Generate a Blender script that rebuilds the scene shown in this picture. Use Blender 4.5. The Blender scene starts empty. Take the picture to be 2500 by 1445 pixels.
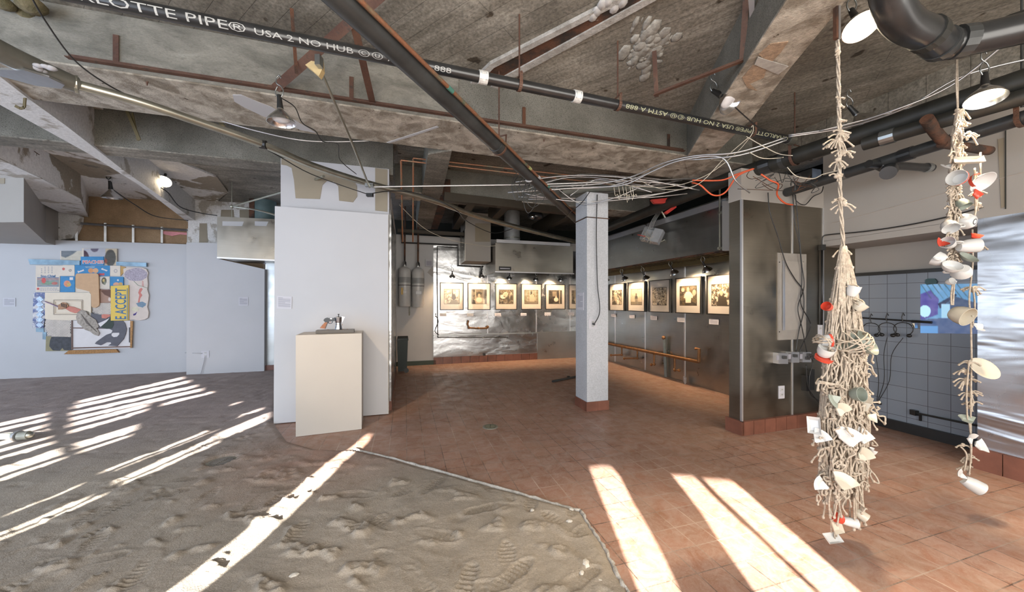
import bpy, math, random
import numpy as np
from mathutils import Vector, Matrix
SC = bpy.context.scene
COL = SC.collection
F, CX, HY, H = 861.0, 1250.0, 738.0, 1.35

# ---------------------------------------------------------------- camera, world, sun, daylight fill
cd = bpy.data.cameras.new('camera'); cam = bpy.data.objects.new('camera', cd); COL.objects.link(cam)
cam.location = (0, 0, H); cam.rotation_euler = (math.radians(90), 0, 0)
cd.sensor_fit = 'HORIZONTAL'; cd.sensor_width = 36; cd.lens = F / 2500 * 36
cd.shift_y = (HY - 722.5) / 2500; cd.clip_start = 0.05; cd.clip_end = 100
SC.camera = cam
SC.view_settings.view_transform = 'Standard'; SC.view_settings.look = 'None'
SC.view_settings.gamma = 1.0; SC.view_settings.use_curve_mapping = False
SC.view_settings.exposure = 0.22
W = bpy.data.worlds.new('world'); SC.world = W; W.use_nodes = True
W.node_tree.nodes['Background'].inputs[0].default_value = (0.62, 0.74, 1, 1)
W.node_tree.nodes['Background'].inputs[1].default_value = 1.5
SUN_EL = math.radians(17.0); SUN_TAN = 57 / 861.0; WALL_Y = -1.6
az = math.atan(SUN_TAN)
sd = bpy.data.lights.new('sun', 'SUN'); sd.energy = 56; sd.angle = math.radians(0.45); sd.color = (1, .95, .88)
so = bpy.data.objects.new('sun', sd); COL.objects.link(so)
so.rotation_euler = Vector((math.sin(az) * math.cos(SUN_EL), math.cos(az) * math.cos(SUN_EL), -math.sin(SUN_EL))).to_track_quat('-Z', 'Y').to_euler()
def area(name, loc, target, sx, sy, power, col):
    l = bpy.data.lights.new(name, 'AREA'); l.shape = 'RECTANGLE'; l.size = sx; l.size_y = sy; l.energy = power; l.color = col
    o = bpy.data.objects.new(name, l); COL.objects.link(o); o.location = loc
    o.rotation_euler = (Vector(target) - Vector(loc)).to_track_quat('-Z', 'Y').to_euler(); return o
# area lamps added as daylight fill; no windows are built for them
area('daylight_fill_west', (-6.2, -1.35, 1.55), (-6.2, 5, 1.9), 7.0, 2.5, 330, (.70, .82, 1))
area('daylight_fill_east', (1.6, -1.35, 1.55), (1.6, 5, 2.0), 6.5, 2.5, 300, (1, .95, .88))
area('daylight_fill_side', (-11.6, 2.6, 1.55), (0, 3.6, 1.9), 5.0, 2.4, 170, (.72, .84, 1))

# ---------------------------------------------------------------- helpers
CA, SA = math.cos(math.radians(16.8)), math.sin(math.radians(16.8))
def UV(u, v, z=0.0): return Vector((CA * u - SA * v, SA * u + CA * v, z))
def ray(x, y): return Vector(((x - CX) / F, 1.0, (HY - y) / F))
def pY(x, y, Y): return Vector((0, 0, H)) + ray(x, y) * Y
def pz(x, y, z):
    r = ray(x, y); return Vector((0, 0, H)) + r * ((z - H) / r.z)
def pu(x, y, u):
    r = ray(x, y); return Vector((0, 0, H)) + r * (u / (CA * r.x + SA * r.y))
def pv(x, y, v):
    r = ray(x, y); return Vector((0, 0, H)) + r * (v / (-SA * r.x + CA * r.y))
def uv_of(p): return (CA * p.x + SA * p.y, -SA * p.x + CA * p.y)

def link(o): COL.objects.link(o); return o
def tag(o, label=None, cat=None, group=None, kind=None):
    if label: o['label'] = label
    if cat: o['category'] = cat
    if group: o['group'] = group
    if kind: o['kind'] = kind
    return o
def thing(name, label, cat, loc, group=None, rz=0.0):
    o = bpy.data.objects.new(name, None); o.empty_display_size = .1; link(o)
    o.location = loc; o.rotation_euler = (0, 0, rz); return tag(o, label, cat, group)
def dup(root, loc, rot=None, label=None, group=None):
    r = root.copy(); link(r); r.location = loc
    if rot is not None: r.rotation_euler = rot
    if label: r['label'] = label
    if group: r['group'] = group
    for ch in list(root.children):
        c = ch.copy(); link(c); c.parent = r
        for g in list(ch.children):
            d = g.copy(); link(d); d.parent = c
    return r

class MB:
    def __init__(s): s.v = []; s.f = []
    def add(s, vs, fs):
        b = len(s.v); s.v += [tuple(p) for p in vs]; s.f += [tuple(i + b for i in f) for f in fs]; return s
    def hexa(s, b4, t4):
        return s.add(list(b4) + list(t4), [(3, 2, 1, 0), (4, 5, 6, 7), (0, 1, 5, 4), (1, 2, 6, 5), (2, 3, 7, 6), (3, 0, 4, 7)])
    def box(s, c, d, M=None):
        c = Vector(c); x, y, z = d[0] / 2, d[1] / 2, d[2] / 2
        P = [Vector(p) for p in ((-x, -y, -z), (x, -y, -z), (x, y, -z), (-x, y, -z), (-x, -y, z), (x, -y, z), (x, y, z), (-x, y, z))]
        if M is not None: P = [M @ p for p in P]
        P = [p + c for p in P]; return s.hexa(P[:4], P[4:])
    def ubox(s, u0, u1, v0, v1, z0, z1):
        q = [(u0, v0), (u1, v0), (u1, v1), (u0, v1)]
        return s.hexa([UV(a, b, z0) for a, b in q], [UV(a, b, z1) for a, b in q])
    def prism(s, poly, off):
        off = Vector(off); P = [Vector(p) for p in poly]; n = len(P)
        return s.add(P + [p + off for p in P], [tuple(range(n - 1, -1, -1)), tuple(range(n, 2 * n))] + [(i, (i + 1) % n, (i + 1) % n + n, i + n) for i in range(n)])
    def zprism(s, poly, z0, z1):
        return s.prism([Vector((p[0], p[1], z0)) for p in poly], (0, 0, z1 - z0))
    def tube(s, pts, r, n=8, cap=True, smooth=0):
        P = [Vector(p) for p in pts]
        if smooth and len(P) > 2: P = catmull(P, smooth)
        m = len(P); rr = r if hasattr(r, '__len__') else [r] * m
        if len(rr) != m: rr = list(np.interp(np.linspace(0, 1, m), np.linspace(0, 1, len(rr)), rr))
        b = len(s.v); up = Vector((0, 0, 1)); prev = None
        for i in range(m):
            t = (P[min(i + 1, m - 1)] - P[max(i - 1, 0)])
            if t.length < 1e-9: t = Vector((0, 0, 1))
            t.normalize()
            if prev is None:
                a = t.cross(up)
                if a.length < .1: a = t.cross(Vector((1, 0, 0)))
            else:
                a = prev - t * prev.dot(t)
                if a.length < 1e-6: a = t.cross(up)
            a.normalize(); prev = a; c = t.cross(a)
            for k in range(n):
                w = 2 * math.pi * k / n; s.v.append(tuple(P[i] + (a * math.cos(w) + c * math.sin(w)) * rr[i]))
        for i in range(m - 1):
            for k in range(n):
                k2 = (k + 1) % n; s.f.append((b + i * n + k, b + i * n + k2, b + (i + 1) * n + k2, b + (i + 1) * n + k))
        if cap: s.f.append(tuple(b + k for k in range(n - 1, -1, -1))); s.f.append(tuple(b + (m - 1) * n + k for k in range(n)))
        return s
    def lathe(s, prof, M=None, n=20, a0=0.0, a1=2 * math.pi, cap=False):
        full = abs(a1 - a0 - 2 * math.pi) < 1e-6; nn = n if full else n + 1; b = len(s.v)
        for (r, z) in prof:
            for k in range(nn):
                w = a0 + (a1 - a0) * k / n; p = Vector((max(r, 1e-5) * math.cos(w), max(r, 1e-5) * math.sin(w), z))
                s.v.append(tuple(M @ p if M is not None else p))
        for i in range(len(prof) - 1):
            for k in range(n):
                k2 = (k + 1) % nn
                s.f.append((b + i * nn + k, b + i * nn + k2, b + (i + 1) * nn + k2, b + (i + 1) * nn + k))
        return s
    def ball(s, c, r, n=8, m=5, sq=(1, 1, 1)):
        pr = [(math.sin(math.pi * i / m), -math.cos(math.pi * i / m)) for i in range(m + 1)]
        M = Matrix.Translation(Vector(c)) @ Matrix.Diagonal((r * sq[0], r * sq[1], r * sq[2], 1))
        return s.lathe(pr, M, n)
    def build(s, name, mat, parent=None, world=True, smooth=False, label=None, base=True):
        me = bpy.data.meshes.new(name); V = [Vector(p) for p in s.v]
        o = bpy.data.objects.new(name, me)
        if parent is not None:
            if world:
                inv = wmat(parent).inverted(); V = [inv @ p for p in V]
            o.parent = parent
        elif base and V:
            xs = [p.x for p in V]; ys = [p.y for p in V]; zs = [p.z for p in V]
            c = Vector(((min(xs) + max(xs)) / 2, (min(ys) + max(ys)) / 2, min(zs))); o.location = c; V = [p - c for p in V]
        me.from_pydata([tuple(p) for p in V], [], s.f)
        import bmesh
        bm = bmesh.new(); bm.from_mesh(me); bmesh.ops.recalc_face_normals(bm, faces=bm.faces); bm.to_mesh(me); bm.free()
        if smooth:
            me.polygons.foreach_set('use_smooth', [True] * len(me.polygons))
            if smooth != 'all':
                try: me.set_sharp_from_angle(angle=math.radians(40))
                except Exception: pass
        me.materials.append(mat); link(o)
        if label: o['label'] = label
        return o
def wmat(o):
    M = Matrix.LocRotScale(o.location, o.rotation_euler, o.scale)
    return wmat(o.parent) @ M if o.parent else M
def catmull(P, k):
    out = []; n = len(P)
    for i in range(n - 1):
        a, b, c, d = P[max(i - 1, 0)], P[i], P[i + 1], P[min(i + 2, n - 1)]
        for j in range(k):
            t = j / k
            out.append(.5 * ((2 * b) + (c - a) * t + (2 * a - 5 * b + 4 * c - d) * t * t + (3 * b - a - 3 * c + d) * t ** 3))
    out.append(P[-1]); return out
def fr(t, x=None):
    """matrix with z along t"""
    t = Vector(t).normalized(); return t.to_track_quat('Z', 'Y').to_matrix().to_4x4()
def TR(loc, M=None): return Matrix.Translation(Vector(loc)) @ (M if M is not None else Matrix.Identity(4))

# ---------------------------------------------------------------- materials
def nd(nt, t, **kw):
    n = nt.nodes.new(t)
    for k, v in kw.items():
        if k.startswith('i_'): n.inputs[k[2:].replace('_', ' ')].default_value = v
        else: setattr(n, k, v)
    return n
def rgba(c): return (c[0], c[1], c[2], 1)
def srgb(r, g, b):
    f = lambda x: (x / 255 / 12.92) if x / 255 <= .04045 else ((x / 255 + .055) / 1.055) ** 2.4
    return (f(r), f(g), f(b))
def base_mat(name, col=(.5, .5, .5), rough=.7, metal=0.0, spec=None):
    m = bpy.data.materials.new(name); m.use_nodes = True; b = m.node_tree.nodes['Principled BSDF']
    b.inputs['Base Color'].default_value = rgba(col); b.inputs['Roughness'].default_value = rough; b.inputs['Metallic'].default_value = metal
    if spec is not None: b.inputs['Specular IOR Level'].default_value = spec
    return m, m.node_tree, b
def coords(nt, scale=(1, 1, 1), rot=(0, 0, 0), loc=(0, 0, 0)):
    g = nd(nt, 'ShaderNodeNewGeometry'); mp = nd(nt, 'ShaderNodeMapping')
    mp.inputs['Scale'].default_value = scale; mp.inputs['Rotation'].default_value = rot; mp.inputs['Location'].default_value = loc
    nt.links.new(g.outputs['Position'], mp.inputs['Vector']); return mp.outputs[0]
def noise(nt, vec, scale, detail=4, rough=.55, dist=0.0):
    n = nd(nt, 'ShaderNodeTexNoise'); n.inputs['Scale'].default_value = scale; n.inputs['Detail'].default_value = detail
    n.inputs['Roughness'].default_value = rough; n.inputs['Distortion'].default_value = dist; nt.links.new(vec, n.inputs['Vector']); return n.outputs[0]
def ramp(nt, fac, stops):
    r = nd(nt, 'ShaderNodeValToRGB'); nt.links.new(fac, r.inputs[0]); e = r.color_ramp.elements
    while len(e) < len(stops): e.new(.5)
    for k, (p, c) in enumerate(stops): e[k].position = p; e[k].color = rgba(c) if hasattr(c, '__len__') else (c, c, c, 1)
    return r.outputs[0]
def mix(nt, fac, a, b, mode='MIX'):
    m = nd(nt, 'ShaderNodeMix', data_type='RGBA', blend_type=mode)
    for k, x in ((0, fac), (6, a), (7, b)):
        if isinstance(x, (int, float)): m.inputs[k].default_value = x
        elif isinstance(x, tuple): m.inputs[k].default_value = rgba(x)
        else: nt.links.new(x, m.inputs[k])
    return m.outputs[2]
def bump(nt, b, hgt, strength=.5, dist=.01):
    n = nd(nt, 'ShaderNodeBump'); n.inputs['Strength'].default_value = strength; n.inputs['Distance'].default_value = dist
    nt.links.new(hgt, n.inputs['Height']); nt.links.new(n.outputs[0], b.inputs['Normal'])
MATS = {}
def plain(name, col, rough=.6, metal=0.0, var=.12, scale=12, bmp=.15, spec=None):
    """colour broken up by a soft noise"""
    if name in MATS: return MATS[name]
    m, nt, b = base_mat(name, col, rough, metal, spec)
    v = coords(nt); n = noise(nt, v, scale, 5)
    c = ramp(nt, n, [(.3, tuple(x * (1 - var) for x in col)), (.7, tuple(min(1, x * (1 + var)) for x in col))])
    nt.links.new(c, b.inputs['Base Color'])
    if bmp: bump(nt, b, noise(nt, v, scale * 5, 3), bmp, .003)
    MATS[name] = m; return m
def two(name, c1, c2, scale, lo, hi, rough=.8, metal=0.0, bmp=.3, dist=.0, sc3=(1, 1, 1), rot=(0, 0, 0), c3=None, s3=30, fine=60, lo3=.55, hi3=.7):
    """two colours in patches, with an optional third in finer specks"""
    if name in MATS: return MATS[name]
    m, nt, b = base_mat(name, c1, rough, metal)
    v = coords(nt, sc3, rot); c = ramp(nt, noise(nt, v, scale, 8, .6, dist), [(lo, c1), (hi, c2)])
    if c3 is not None: c = mix(nt, ramp(nt, noise(nt, v, s3, 6, .65), [(lo3, 0.0), (hi3, 1.0)]), c, c3)
    f = noise(nt, v, fine, 5, .7)
    c = mix(nt, .35, c, mix(nt, 1.0, c, ramp(nt, f, [(.25, (.35, .35, .35)), (.75, (1.5, 1.5, 1.5))]), 'MULTIPLY'))
    nt.links.new(c, b.inputs['Base Color'])
    if bmp: bump(nt, b, f, bmp, .01)
    MATS[name] = m; return m
def concrete_planks(name, ang, c1, c2, row=.16):
    m, nt, b = base_mat(name, c1, .85)
    v = coords(nt, rot=(0, 0, -ang)); vs = coords(nt, (1.2, 9, 9), (0, 0, 0))
    mp = nd(nt, 'ShaderNodeMapping'); mp.inputs['Scale'].default_value = (.8, 7, 2); nt.links.new(v, mp.inputs[0])
    grain = noise(nt, mp.outputs[0], 2.2, 8, .65, .3); big = noise(nt, v, 1.1, 5, .6); fine = noise(nt, v, 45, 5, .7)
    c = ramp(nt, grain, [(.34, c1), (.62, c2)])
    c = mix(nt, ramp(nt, big, [(.38, 0.0), (.62, .8)]), c, tuple(x * .58 for x in c1))
    c = mix(nt, .6, c, mix(nt, 1.0, c, ramp(nt, fine, [(.3, (.25, .25, .25)), (.68, (1.6, 1.6, 1.6))]), 'MULTIPLY'))
    br = nd(nt, 'ShaderNodeTexBrick'); br.offset = .37; br.inputs['Scale'].default_value = 1
    br.inputs['Brick Width'].default_value = 2.4; br.inputs['Row Height'].default_value = row; br.inputs['Mortar Size'].default_value = .003
    br.inputs['Mortar Smooth'].default_value = .6
    br.inputs['Color1'].default_value = (1, 1, 1, 1); br.inputs['Color2'].default_value = (.86, .86, .86, 1); br.inputs['Mortar'].default_value = (.45, .45, .45, 1)
    nt.links.new(v, br.inputs['Vector']); c = mix(nt, .8, c, br.outputs[0], 'MULTIPLY')
    pits = ramp(nt, noise(nt, v, 6.5, 3, .4), [(.27, (.25, .2, .15)), (.31, (1, 1, 1))]); c = mix(nt, 1.0, c, pits, 'MULTIPLY')
    nt.links.new(c, b.inputs['Base Color'])
    bump(nt, b, mix(nt, .5, fine, br.outputs[0]), .5, .012); return m
def steel(name, col=(.56, .56, .55), rough=.3, wave=.25, wscale=1.6, stretch=(1, 1, .35), dents=0.0, brushed=(1, 1, 60)):
    m, nt, b = base_mat(name, col, rough, 1.0)
    v = coords(nt, stretch); w = noise(nt, v, wscale, 3, .45, .6)
    vb = coords(nt, brushed); br = noise(nt, vb, 2.0, 3, .6)
    big = noise(nt, coords(nt), 1.7, 4, .6)
    c = mix(nt, .5, ramp(nt, big, [(.3, tuple(x * .7 for x in col)), (.7, col)]), ramp(nt, br, [(.3, tuple(x * .85 for x in col)), (.7, col)]))
    nt.links.new(c, b.inputs['Base Color'])
    nt.links.new(ramp(nt, noise(nt, coords(nt), 3.5, 5), [(.3, rough * .75), (.7, rough * 1.35)]), b.inputs['Roughness'])
    h = w
    if dents:
        vo = noise(nt, coords(nt), 5.5, 2, .4, 1.5); h = mix(nt, dents, w, vo)
    bump(nt, b, h, wave, .12); return m
# palette
M_WHITE = plain('white_wall_paint', (.445, .45, .47), .6, var=.03, scale=1.3, bmp=.05)
M_WHITEK = plain('kitchen_wall_paint', (.42, .42, .42), .6, var=.05, scale=2, bmp=.05)
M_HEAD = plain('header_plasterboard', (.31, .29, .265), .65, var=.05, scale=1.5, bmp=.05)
M_TAUPE = plain('bare_plasterboard', (.25, .215, .16), .8, var=.06, scale=4, bmp=.08)
M_JOINT = plain('joint_compound', (.42, .42, .44), .7, var=.04, scale=3)
M_POST = two('post_paint', (.46, .48, .51), (.42, .44, .47), 3, .4, .6, .5, bmp=.1, c3=(.16, .15, .14), s3=16, lo3=.74, hi3=.77)
M_PED = plain('pedestal_paint', (.40, .375, .34), .5, var=.03, scale=2, bmp=.03)
A_PL = math.atan2(.568, -.823)
M_CEIL = concrete_planks('board_marked_concrete', A_PL, (.20, .18, .145), (.36, .335, .285))
M_CEILB = concrete_planks('rear_board_concrete', math.radians(16.8), (.17, .155, .125), (.33, .30, .25))
M_BEAM = two('beam_plaster_scratch', (.23, .195, .15), (.53, .48, .405), 7.0, .38, .62, .9, bmp=1.0, dist=.6, c3=(.07, .05, .03), s3=13, lo3=.645, hi3=.69, fine=60)
M_BEAMSIDE = two('pebbled_beam_side', (.15, .145, .12), (.26, .25, .215), 2.0, .35, .62, .9, bmp=.9, c3=(.07, .067, .055), s3=130, lo3=.5, hi3=.68, fine=170)
M_BEAMSM = two('smooth_beam_side', (.125, .12, .10), (.29, .275, .235), 2.6, .32, .66, .85, bmp=.5, dist=.6, sc3=(1, 1, 2.5), c3=(.14, .13, .11), s3=14, lo3=.55, hi3=.75, fine=60)
M_PEEL = two('peeling_white_paint', (.66, .64, .62), (.27, .225, .17), 1.1, .52, .55, .8, bmp=.3, dist=.5, sc3=(1, 1, 1), c3=(.16, .14, .11), s3=3.2, lo3=.63, hi3=.65, fine=30)
M_PEEL2 = two('chipped_beam_paint', (.62, .61, .60), (.36, .33, .29), 2.4, .56, .60, .8, bmp=.4, c3=(.15, .12, .09), s3=5, lo3=.68, hi3=.7, fine=40)
M_RUST = two('brown_red_oxide_steel', (.075, .034, .022), (.12, .06, .038), 5, .4, .65, .65, bmp=.2, c3=(.04, .03, .025), s3=20)
M_RUSTD = two('rusted_steel', (.11, .045, .022), (.028, .019, .014), 6, .42, .6, .8, bmp=.8, c3=(.33, .27, .22), s3=8, lo3=.7, hi3=.74)
M_LIP = two('rough_mortar_lip', (.50, .48, .45), (.34, .32, .29), 12, .4, .6, .95, bmp=1.0)
M_BLACKP = plain('black_pipe', (.018, .019, .020), .28, .0, var=.3, scale=10, bmp=.05, spec=.7)
M_BLACKD = plain('dull_black_pipe', (.02, .02, .017), .5, .0, var=.4, scale=8)
M_GREYP = plain('dark_iron_pipe', (.05, .052, .052), .38, .3, var=.3, scale=7)
M_GALV = plain('galvanised_conduit', (.42, .42, .36), .33, .9, var=.15, scale=8, bmp=.05)
M_ZINC = plain('zinc_cable_armour', (.50, .50, .50), .35, .85, var=.1, scale=30, bmp=.0)
M_COPPER = two('aged_copper', (.32, .15, .085), (.16, .20, .14), 7, .5, .68, .5, .5, bmp=.15)
M_BRASS = plain('old_gas_pipe', (.22, .105, .04), .45, .5, var=.3, scale=18)
M_BLACK = plain('black_plastic', (.014, .014, .014), .4, var=.2)
M_WIREW = plain('cream_wire', (.55, .50, .40), .5, var=.05)
M_ORANGE = plain('orange_cord', (.55, .09, .03), .5, var=.1)
M_RED = plain('red_paint', (.48, .035, .025), .5, var=.15)
M_CHROME = plain('lamp_reflector_aluminium', (.66, .67, .68), .2, 1.0, var=.06, scale=30, bmp=.0)
M_CLIP = plain('clamp_plated_wire', (.35, .37, .37), .3, .9)
M_ROPE = two('cotton_rope', (.50, .43, .35), (.36, .30, .235), 60, .4, .6, .9, bmp=.5, fine=200)
M_CHINA = plain('white_china', (.52, .52, .51), .16, var=.03, bmp=0)
M_CHINAC = plain('cream_china', (.48, .44, .36), .2, var=.05, bmp=0)
M_CHINAG = plain('green_grey_stoneware', (.22, .25, .215), .3, var=.2, bmp=0)
M_CHINAR = plain('red_glaze', (.50, .055, .03), .2, var=.1, bmp=0)
M_TERRA = plain('terracotta_base_tile', (.17, .068, .045), .4, var=.25, scale=6)
M_GROUT = plain('base_tile_grout', (.42, .36, .32), .9)
M_DARKGR = plain('dark_green_rubber_base', (.03, .045, .03), .6)
M_NEARBLACK = plain('near_black', (.012, .014, .011), .9)
M_PAPER = plain('white_paper', (.50, .50, .54), .8, var=.01)
M_INK = plain('grey_ink', (.30, .30, .34), .9, var=.02)
M_WOODW = plain('pale_wood', (.62, .47, .24), .6)
M_KRAFT = two('brown_board', (.34, .225, .13), (.27, .18, .10), 4, .4, .6, .85, c3=(.45, .36, .27), s3=11, lo3=.7, hi3=.73)
M_STUD = plain('metal_stud', (.42, .44, .46), .35, .9, var=.2, scale=9)
M_STEEL = steel('brushed_steel_warm', (.34, .32, .285), .32, .12, 1.2, (1, 1, .6))
M_STEELC = steel('brushed_steel_column', (.31, .275, .22), .36, .05, .8, (1, 1, .6))
M_STEELB = steel('crumpled_steel_sheet', (.46, .465, .47), .24, .26, .9, (1, 1, 2.4), dents=.06)
M_STEELR = steel('polished_steel_sheet', (.50, .49, .49), .24, .34, 1.0, (.6, .6, 2.6), dents=.0)
M_STEELK = steel('kitchen_steel_sheet', (.42, .43, .42), .34, .12, 1.0, (1, 1, 1.2), dents=.05)
M_ALU = plain('folded_aluminium', (.62, .63, .66), .35, .8, var=.05, scale=4, bmp=.03)
M_GREEN = plain('old_verdigris', (.07, .2, .16), .5)

def emis(name, col, st):
    m, nt, b = base_mat(name, col, .4); b.inputs['Emission Color'].default_value = rgba(col); b.inputs['Emission Strength'].default_value = st; return m
M_BULB = emis('lit_bulb', (1, .86, .62), 14)
M_BULBO = plain('unlit_bulb_glass', (.6, .6, .62), .15)
M_PINK = plain('pink_insulation', (.60, .25, .27), .9)

def ST(o, label, cat, kind='structure'): return tag(o, label, cat, None, kind)

# ---------------------------------------------------------------- floor: quarry tile
m, nt, b = base_mat('quarry_tile', (.3, .1, .06), .4)
v = coords(nt, rot=(0, 0, -math.radians(16.8)), loc=(-1.698 % .1535, -1.415 % .1635, 0)); v0 = coords(nt)
br = nd(nt, 'ShaderNodeTexBrick'); br.offset = 0; br.squash = 1
for k, x in (('Scale', 1), ('Brick Width', .1535), ('Row Height', .1635), ('Mortar Size', .0032), ('Mortar Smooth', .1)): br.inputs[k].default_value = x
br.inputs['Color1'].default_value = rgba(srgb(156, 114, 95)); br.inputs['Color2'].default_value = rgba(srgb(138, 98, 80)); nt.links.new(v, br.inputs['Vector'])
nt.links.new(ramp(nt, noise(nt, v0, 1.1, 3), [(.46, srgb(52, 32, 24)), (.60, srgb(185, 165, 150))]), br.inputs['Mortar'])
c = br.outputs[0]
c = mix(nt, ramp(nt, noise(nt, v0, 3.5, 6, .65, .8), [(.38, 0.0), (.7, .6)]), c, srgb(135, 100, 76))
c = mix(nt, ramp(nt, noise(nt, v0, 9, 8, .75, 1.2), [(.36, 0.0), (.68, .6)]), c, srgb(172, 154, 143))
c = mix(nt, ramp(nt, noise(nt, v0, 80, 3, .7), [(.55, 0.0), (.75, .4)]), c, srgb(185, 165, 150))
nt.links.new(c, b.inputs['Base Color'])
nt.links.new(ramp(nt, noise(nt, v0, 6, 5), [(.3, .34), (.7, .6)]), b.inputs['Roughness'])
bump(nt, b, mix(nt, .25, br.outputs['Fac'], noise(nt, v0, 40, 4)), -.25, .004)
M_TILE = m
o = MB().zprism([(-12.4, -1.8), (8.5, -1.8), (8.5, 12.5), (-12.4, 12.5)], -.15, 0).build('floor', M_TILE); ST(o, 'terracotta quarry tile floor of the old kitchen', 'floor')

# sand coloured dusty screed with footprints, left and centre
def fpt(x, y): p = pz(x, y, 0); return (p.x, p.y)
edge = [fpt(*q) for q in ((690, 900), (672, 1040), (700, 1078), (770, 1098), (868, 1101), (960, 1122), (1100, 1161), (1250, 1203), (1418, 1249), (1440, 1285), (1474, 1335), (1500, 1390), (1530, 1445), (1580, 1560))]
poly = np.array(edge + [(.78, -1.4), (-12, -1.4), (-12, 9), (-6, 9)])
rng = np.random.default_rng(7)
xs = np.arange(-9.8, 1.3, .0125); ys = [1.15]; 
while ys[-1] < 7.3: ys.append(ys[-1] + .0078 * max(1, ys[-1] / 1.9) ** 1.6)
ys = np.array(ys); GX, GY = np.meshgrid(xs, ys); nx, ny = len(xs), len(ys)
def sdist(PX, PY):
    ins = np.zeros(PX.shape, bool); d = np.full(PX.shape, 9.0); n = len(poly)
    for i in range(n):
        ax, ay = poly[i]; bx, by = poly[(i + 1) % n]
        cond = ((ay > PY) != (by > PY)) & (PX < (bx - ax) * (PY - ay) / (by - ay + 1e-12) + ax); ins ^= cond
        t = np.clip(((PX - ax) * (bx - ax) + (PY - ay) * (by - ay)) / ((bx - ax) ** 2 + (by - ay) ** 2), 0, 1)
        d = np.minimum(d, np.hypot(PX - ax - t * (bx - ax), PY - ay - t * (by - ay)))
    return np.where(ins, d, -d)
def vnoise(PX, PY, s, seed):
    r = np.random.default_rng(seed); T = r.random((64, 64)); x = PX * s + 100; y = PY * s + 100
    xi = np.floor(x).astype(int); yi = np.floor(y).astype(int); fx = x - xi; fy = y - yi; fx = fx * fx * (3 - 2 * fx); fy = fy * fy * (3 - 2 * fy)
    g = lambda a, b: T[a % 64, b % 64]
    return (g(xi, yi) * (1 - fx) + g(xi + 1, yi) * fx) * (1 - fy) + (g(xi, yi + 1) * (1 - fx) + g(xi + 1, yi + 1) * fx) * fy
SDT = sdist(GX, GY)
Z = .022 + .006 * (vnoise(GX, GY, 1.3, 1) - .5) + .005 * (vnoise(GX, GY, 7, 2) - .5) + .002 * (vnoise(GX, GY, 30, 3) - .5)
near = np.clip((3.6 - GY) / 1.2, 0, 1) * np.clip((GX + 3.4) / 1.0, 0, 1)
wx = GX + .05 * (vnoise(GX, GY, 9, 31) - .5); wy = GY + .05 * (vnoise(GX, GY, 9, 32) - .5)
lump = vnoise(wx * .9 + .4 * wy, wy * 1.6, 6, 11) * .55 + vnoise(wx, wy, 14, 12) * .45
crust = vnoise(wx, wy, 34, 41) * .6 + vnoise(GX, GY, 75, 42) * .4
lk = np.clip((lump - .605) / .10, 0, 1) * np.clip((SDT - .1) / .2, 0, 1)
Z += near * lk * (.003 + .026 * crust * np.clip((lump - .58) / .15, .3, 1))
Z += near * lk * .012 * (vnoise(GX, GY, 46, 61) - .5)
Z -= near * .008 * np.clip(.36 - vnoise(GX, GY * 1.3, 6, 15), 0, .3) / .3
far = 1 - near
Z -= far * .010 * np.clip(.27 - vnoise(GX * .8, GY * 1.6, 9, 21), 0, .25) / .25 + far * .004 * np.clip(.4 - vnoise(GX, GY * 1.5, 5, 22), 0, .25) / .25
Z += near * .003 * (vnoise(GX, GY, 60, 23) - .5)
for i in range(240):   # boot prints with tread ridges
    cx = rng.uniform(-3.2, 1.0); cy = rng.uniform(1.5, 3.2) if i < 85 else rng.uniform(3, 4.2); a = rng.uniform(0, 6.28)
    dx = GX - cx; dy = GY - cy; lx = dx * math.cos(a) + dy * math.sin(a); ly = -dx * math.sin(a) + dy * math.cos(a)
    wid = .048 * (1 - .25 * np.exp(-((lx + .02) / .05) ** 2)); e = (lx / .14) ** 2 + (ly / wid) ** 2
    k = np.clip((1.05 - e) / .25, 0, 1); part = rng.uniform(-.1, .1); k = k * np.clip((lx - part) * 8 * rng.choice([-1, 1]) + .6, 0, 1)
    Z = Z * (1 - .6 * k * near) + k * (.006 + .0062 * np.sin(lx * 2 * math.pi / .028 + (8 * ly if i % 2 else np.abs(ly) * 60)))
    Z += .004 * np.clip(1 - np.abs(e - 1.25) / .3, 0, 1)
dd = np.hypot(GX - pz(540, 1128, 0).x, GY - pz(540, 1128, 0).y); Z = np.maximum(Z, .005); Z = np.where(dd < .11, .004, Z)
Z = np.where(SDT < .05, Z * np.clip(SDT / .05, 0, 1) - .012 * np.clip(-SDT / .02, 0, 1), Z)
idx = np.arange(nx * ny).reshape(ny, nx); keep = (SDT[:-1, :-1] > -.06)
lw = (.233 * (GX + 8.88) - .973 * (GY - 6.1)); keep &= lw[:-1, :-1] > -.3
q = np.stack([idx[:-1, :-1][keep], idx[:-1, 1:][keep], idx[1:, 1:][keep], idx[1:, :-1][keep]], 1)
used = np.unique(q); rm = np.full(nx * ny, -1); rm[used] = np.arange(len(used)); q = rm[q]
P = np.stack([GX.ravel(), GY.ravel(), Z.ravel()], 1)[used]
me = bpy.data.meshes.new('floor_screed'); me.vertices.add(len(P)); me.vertices.foreach_set('co', P.astype('f').ravel())
me.loops.add(q.size); me.loops.foreach_set('vertex_index', q.astype('i').ravel())
me.polygons.add(len(q)); me.polygons.foreach_set('loop_start', np.arange(0, q.size, 4, dtype='i')); me.polygons.foreach_set('loop_total', np.full(len(q), 4, dtype='i'))
me.update(calc_edges=True); me.polygons.foreach_set('use_smooth', [True] * len(q))
m, nt, b = base_mat('dusty_sand_screed', (.3, .26, .2), .9)
v0 = coords(nt)
c = ramp(nt, noise(nt, v0, 1.3, 6, .6), [(.33, srgb(140, 131, 119)), (.68, srgb(168, 157, 143))])
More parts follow.
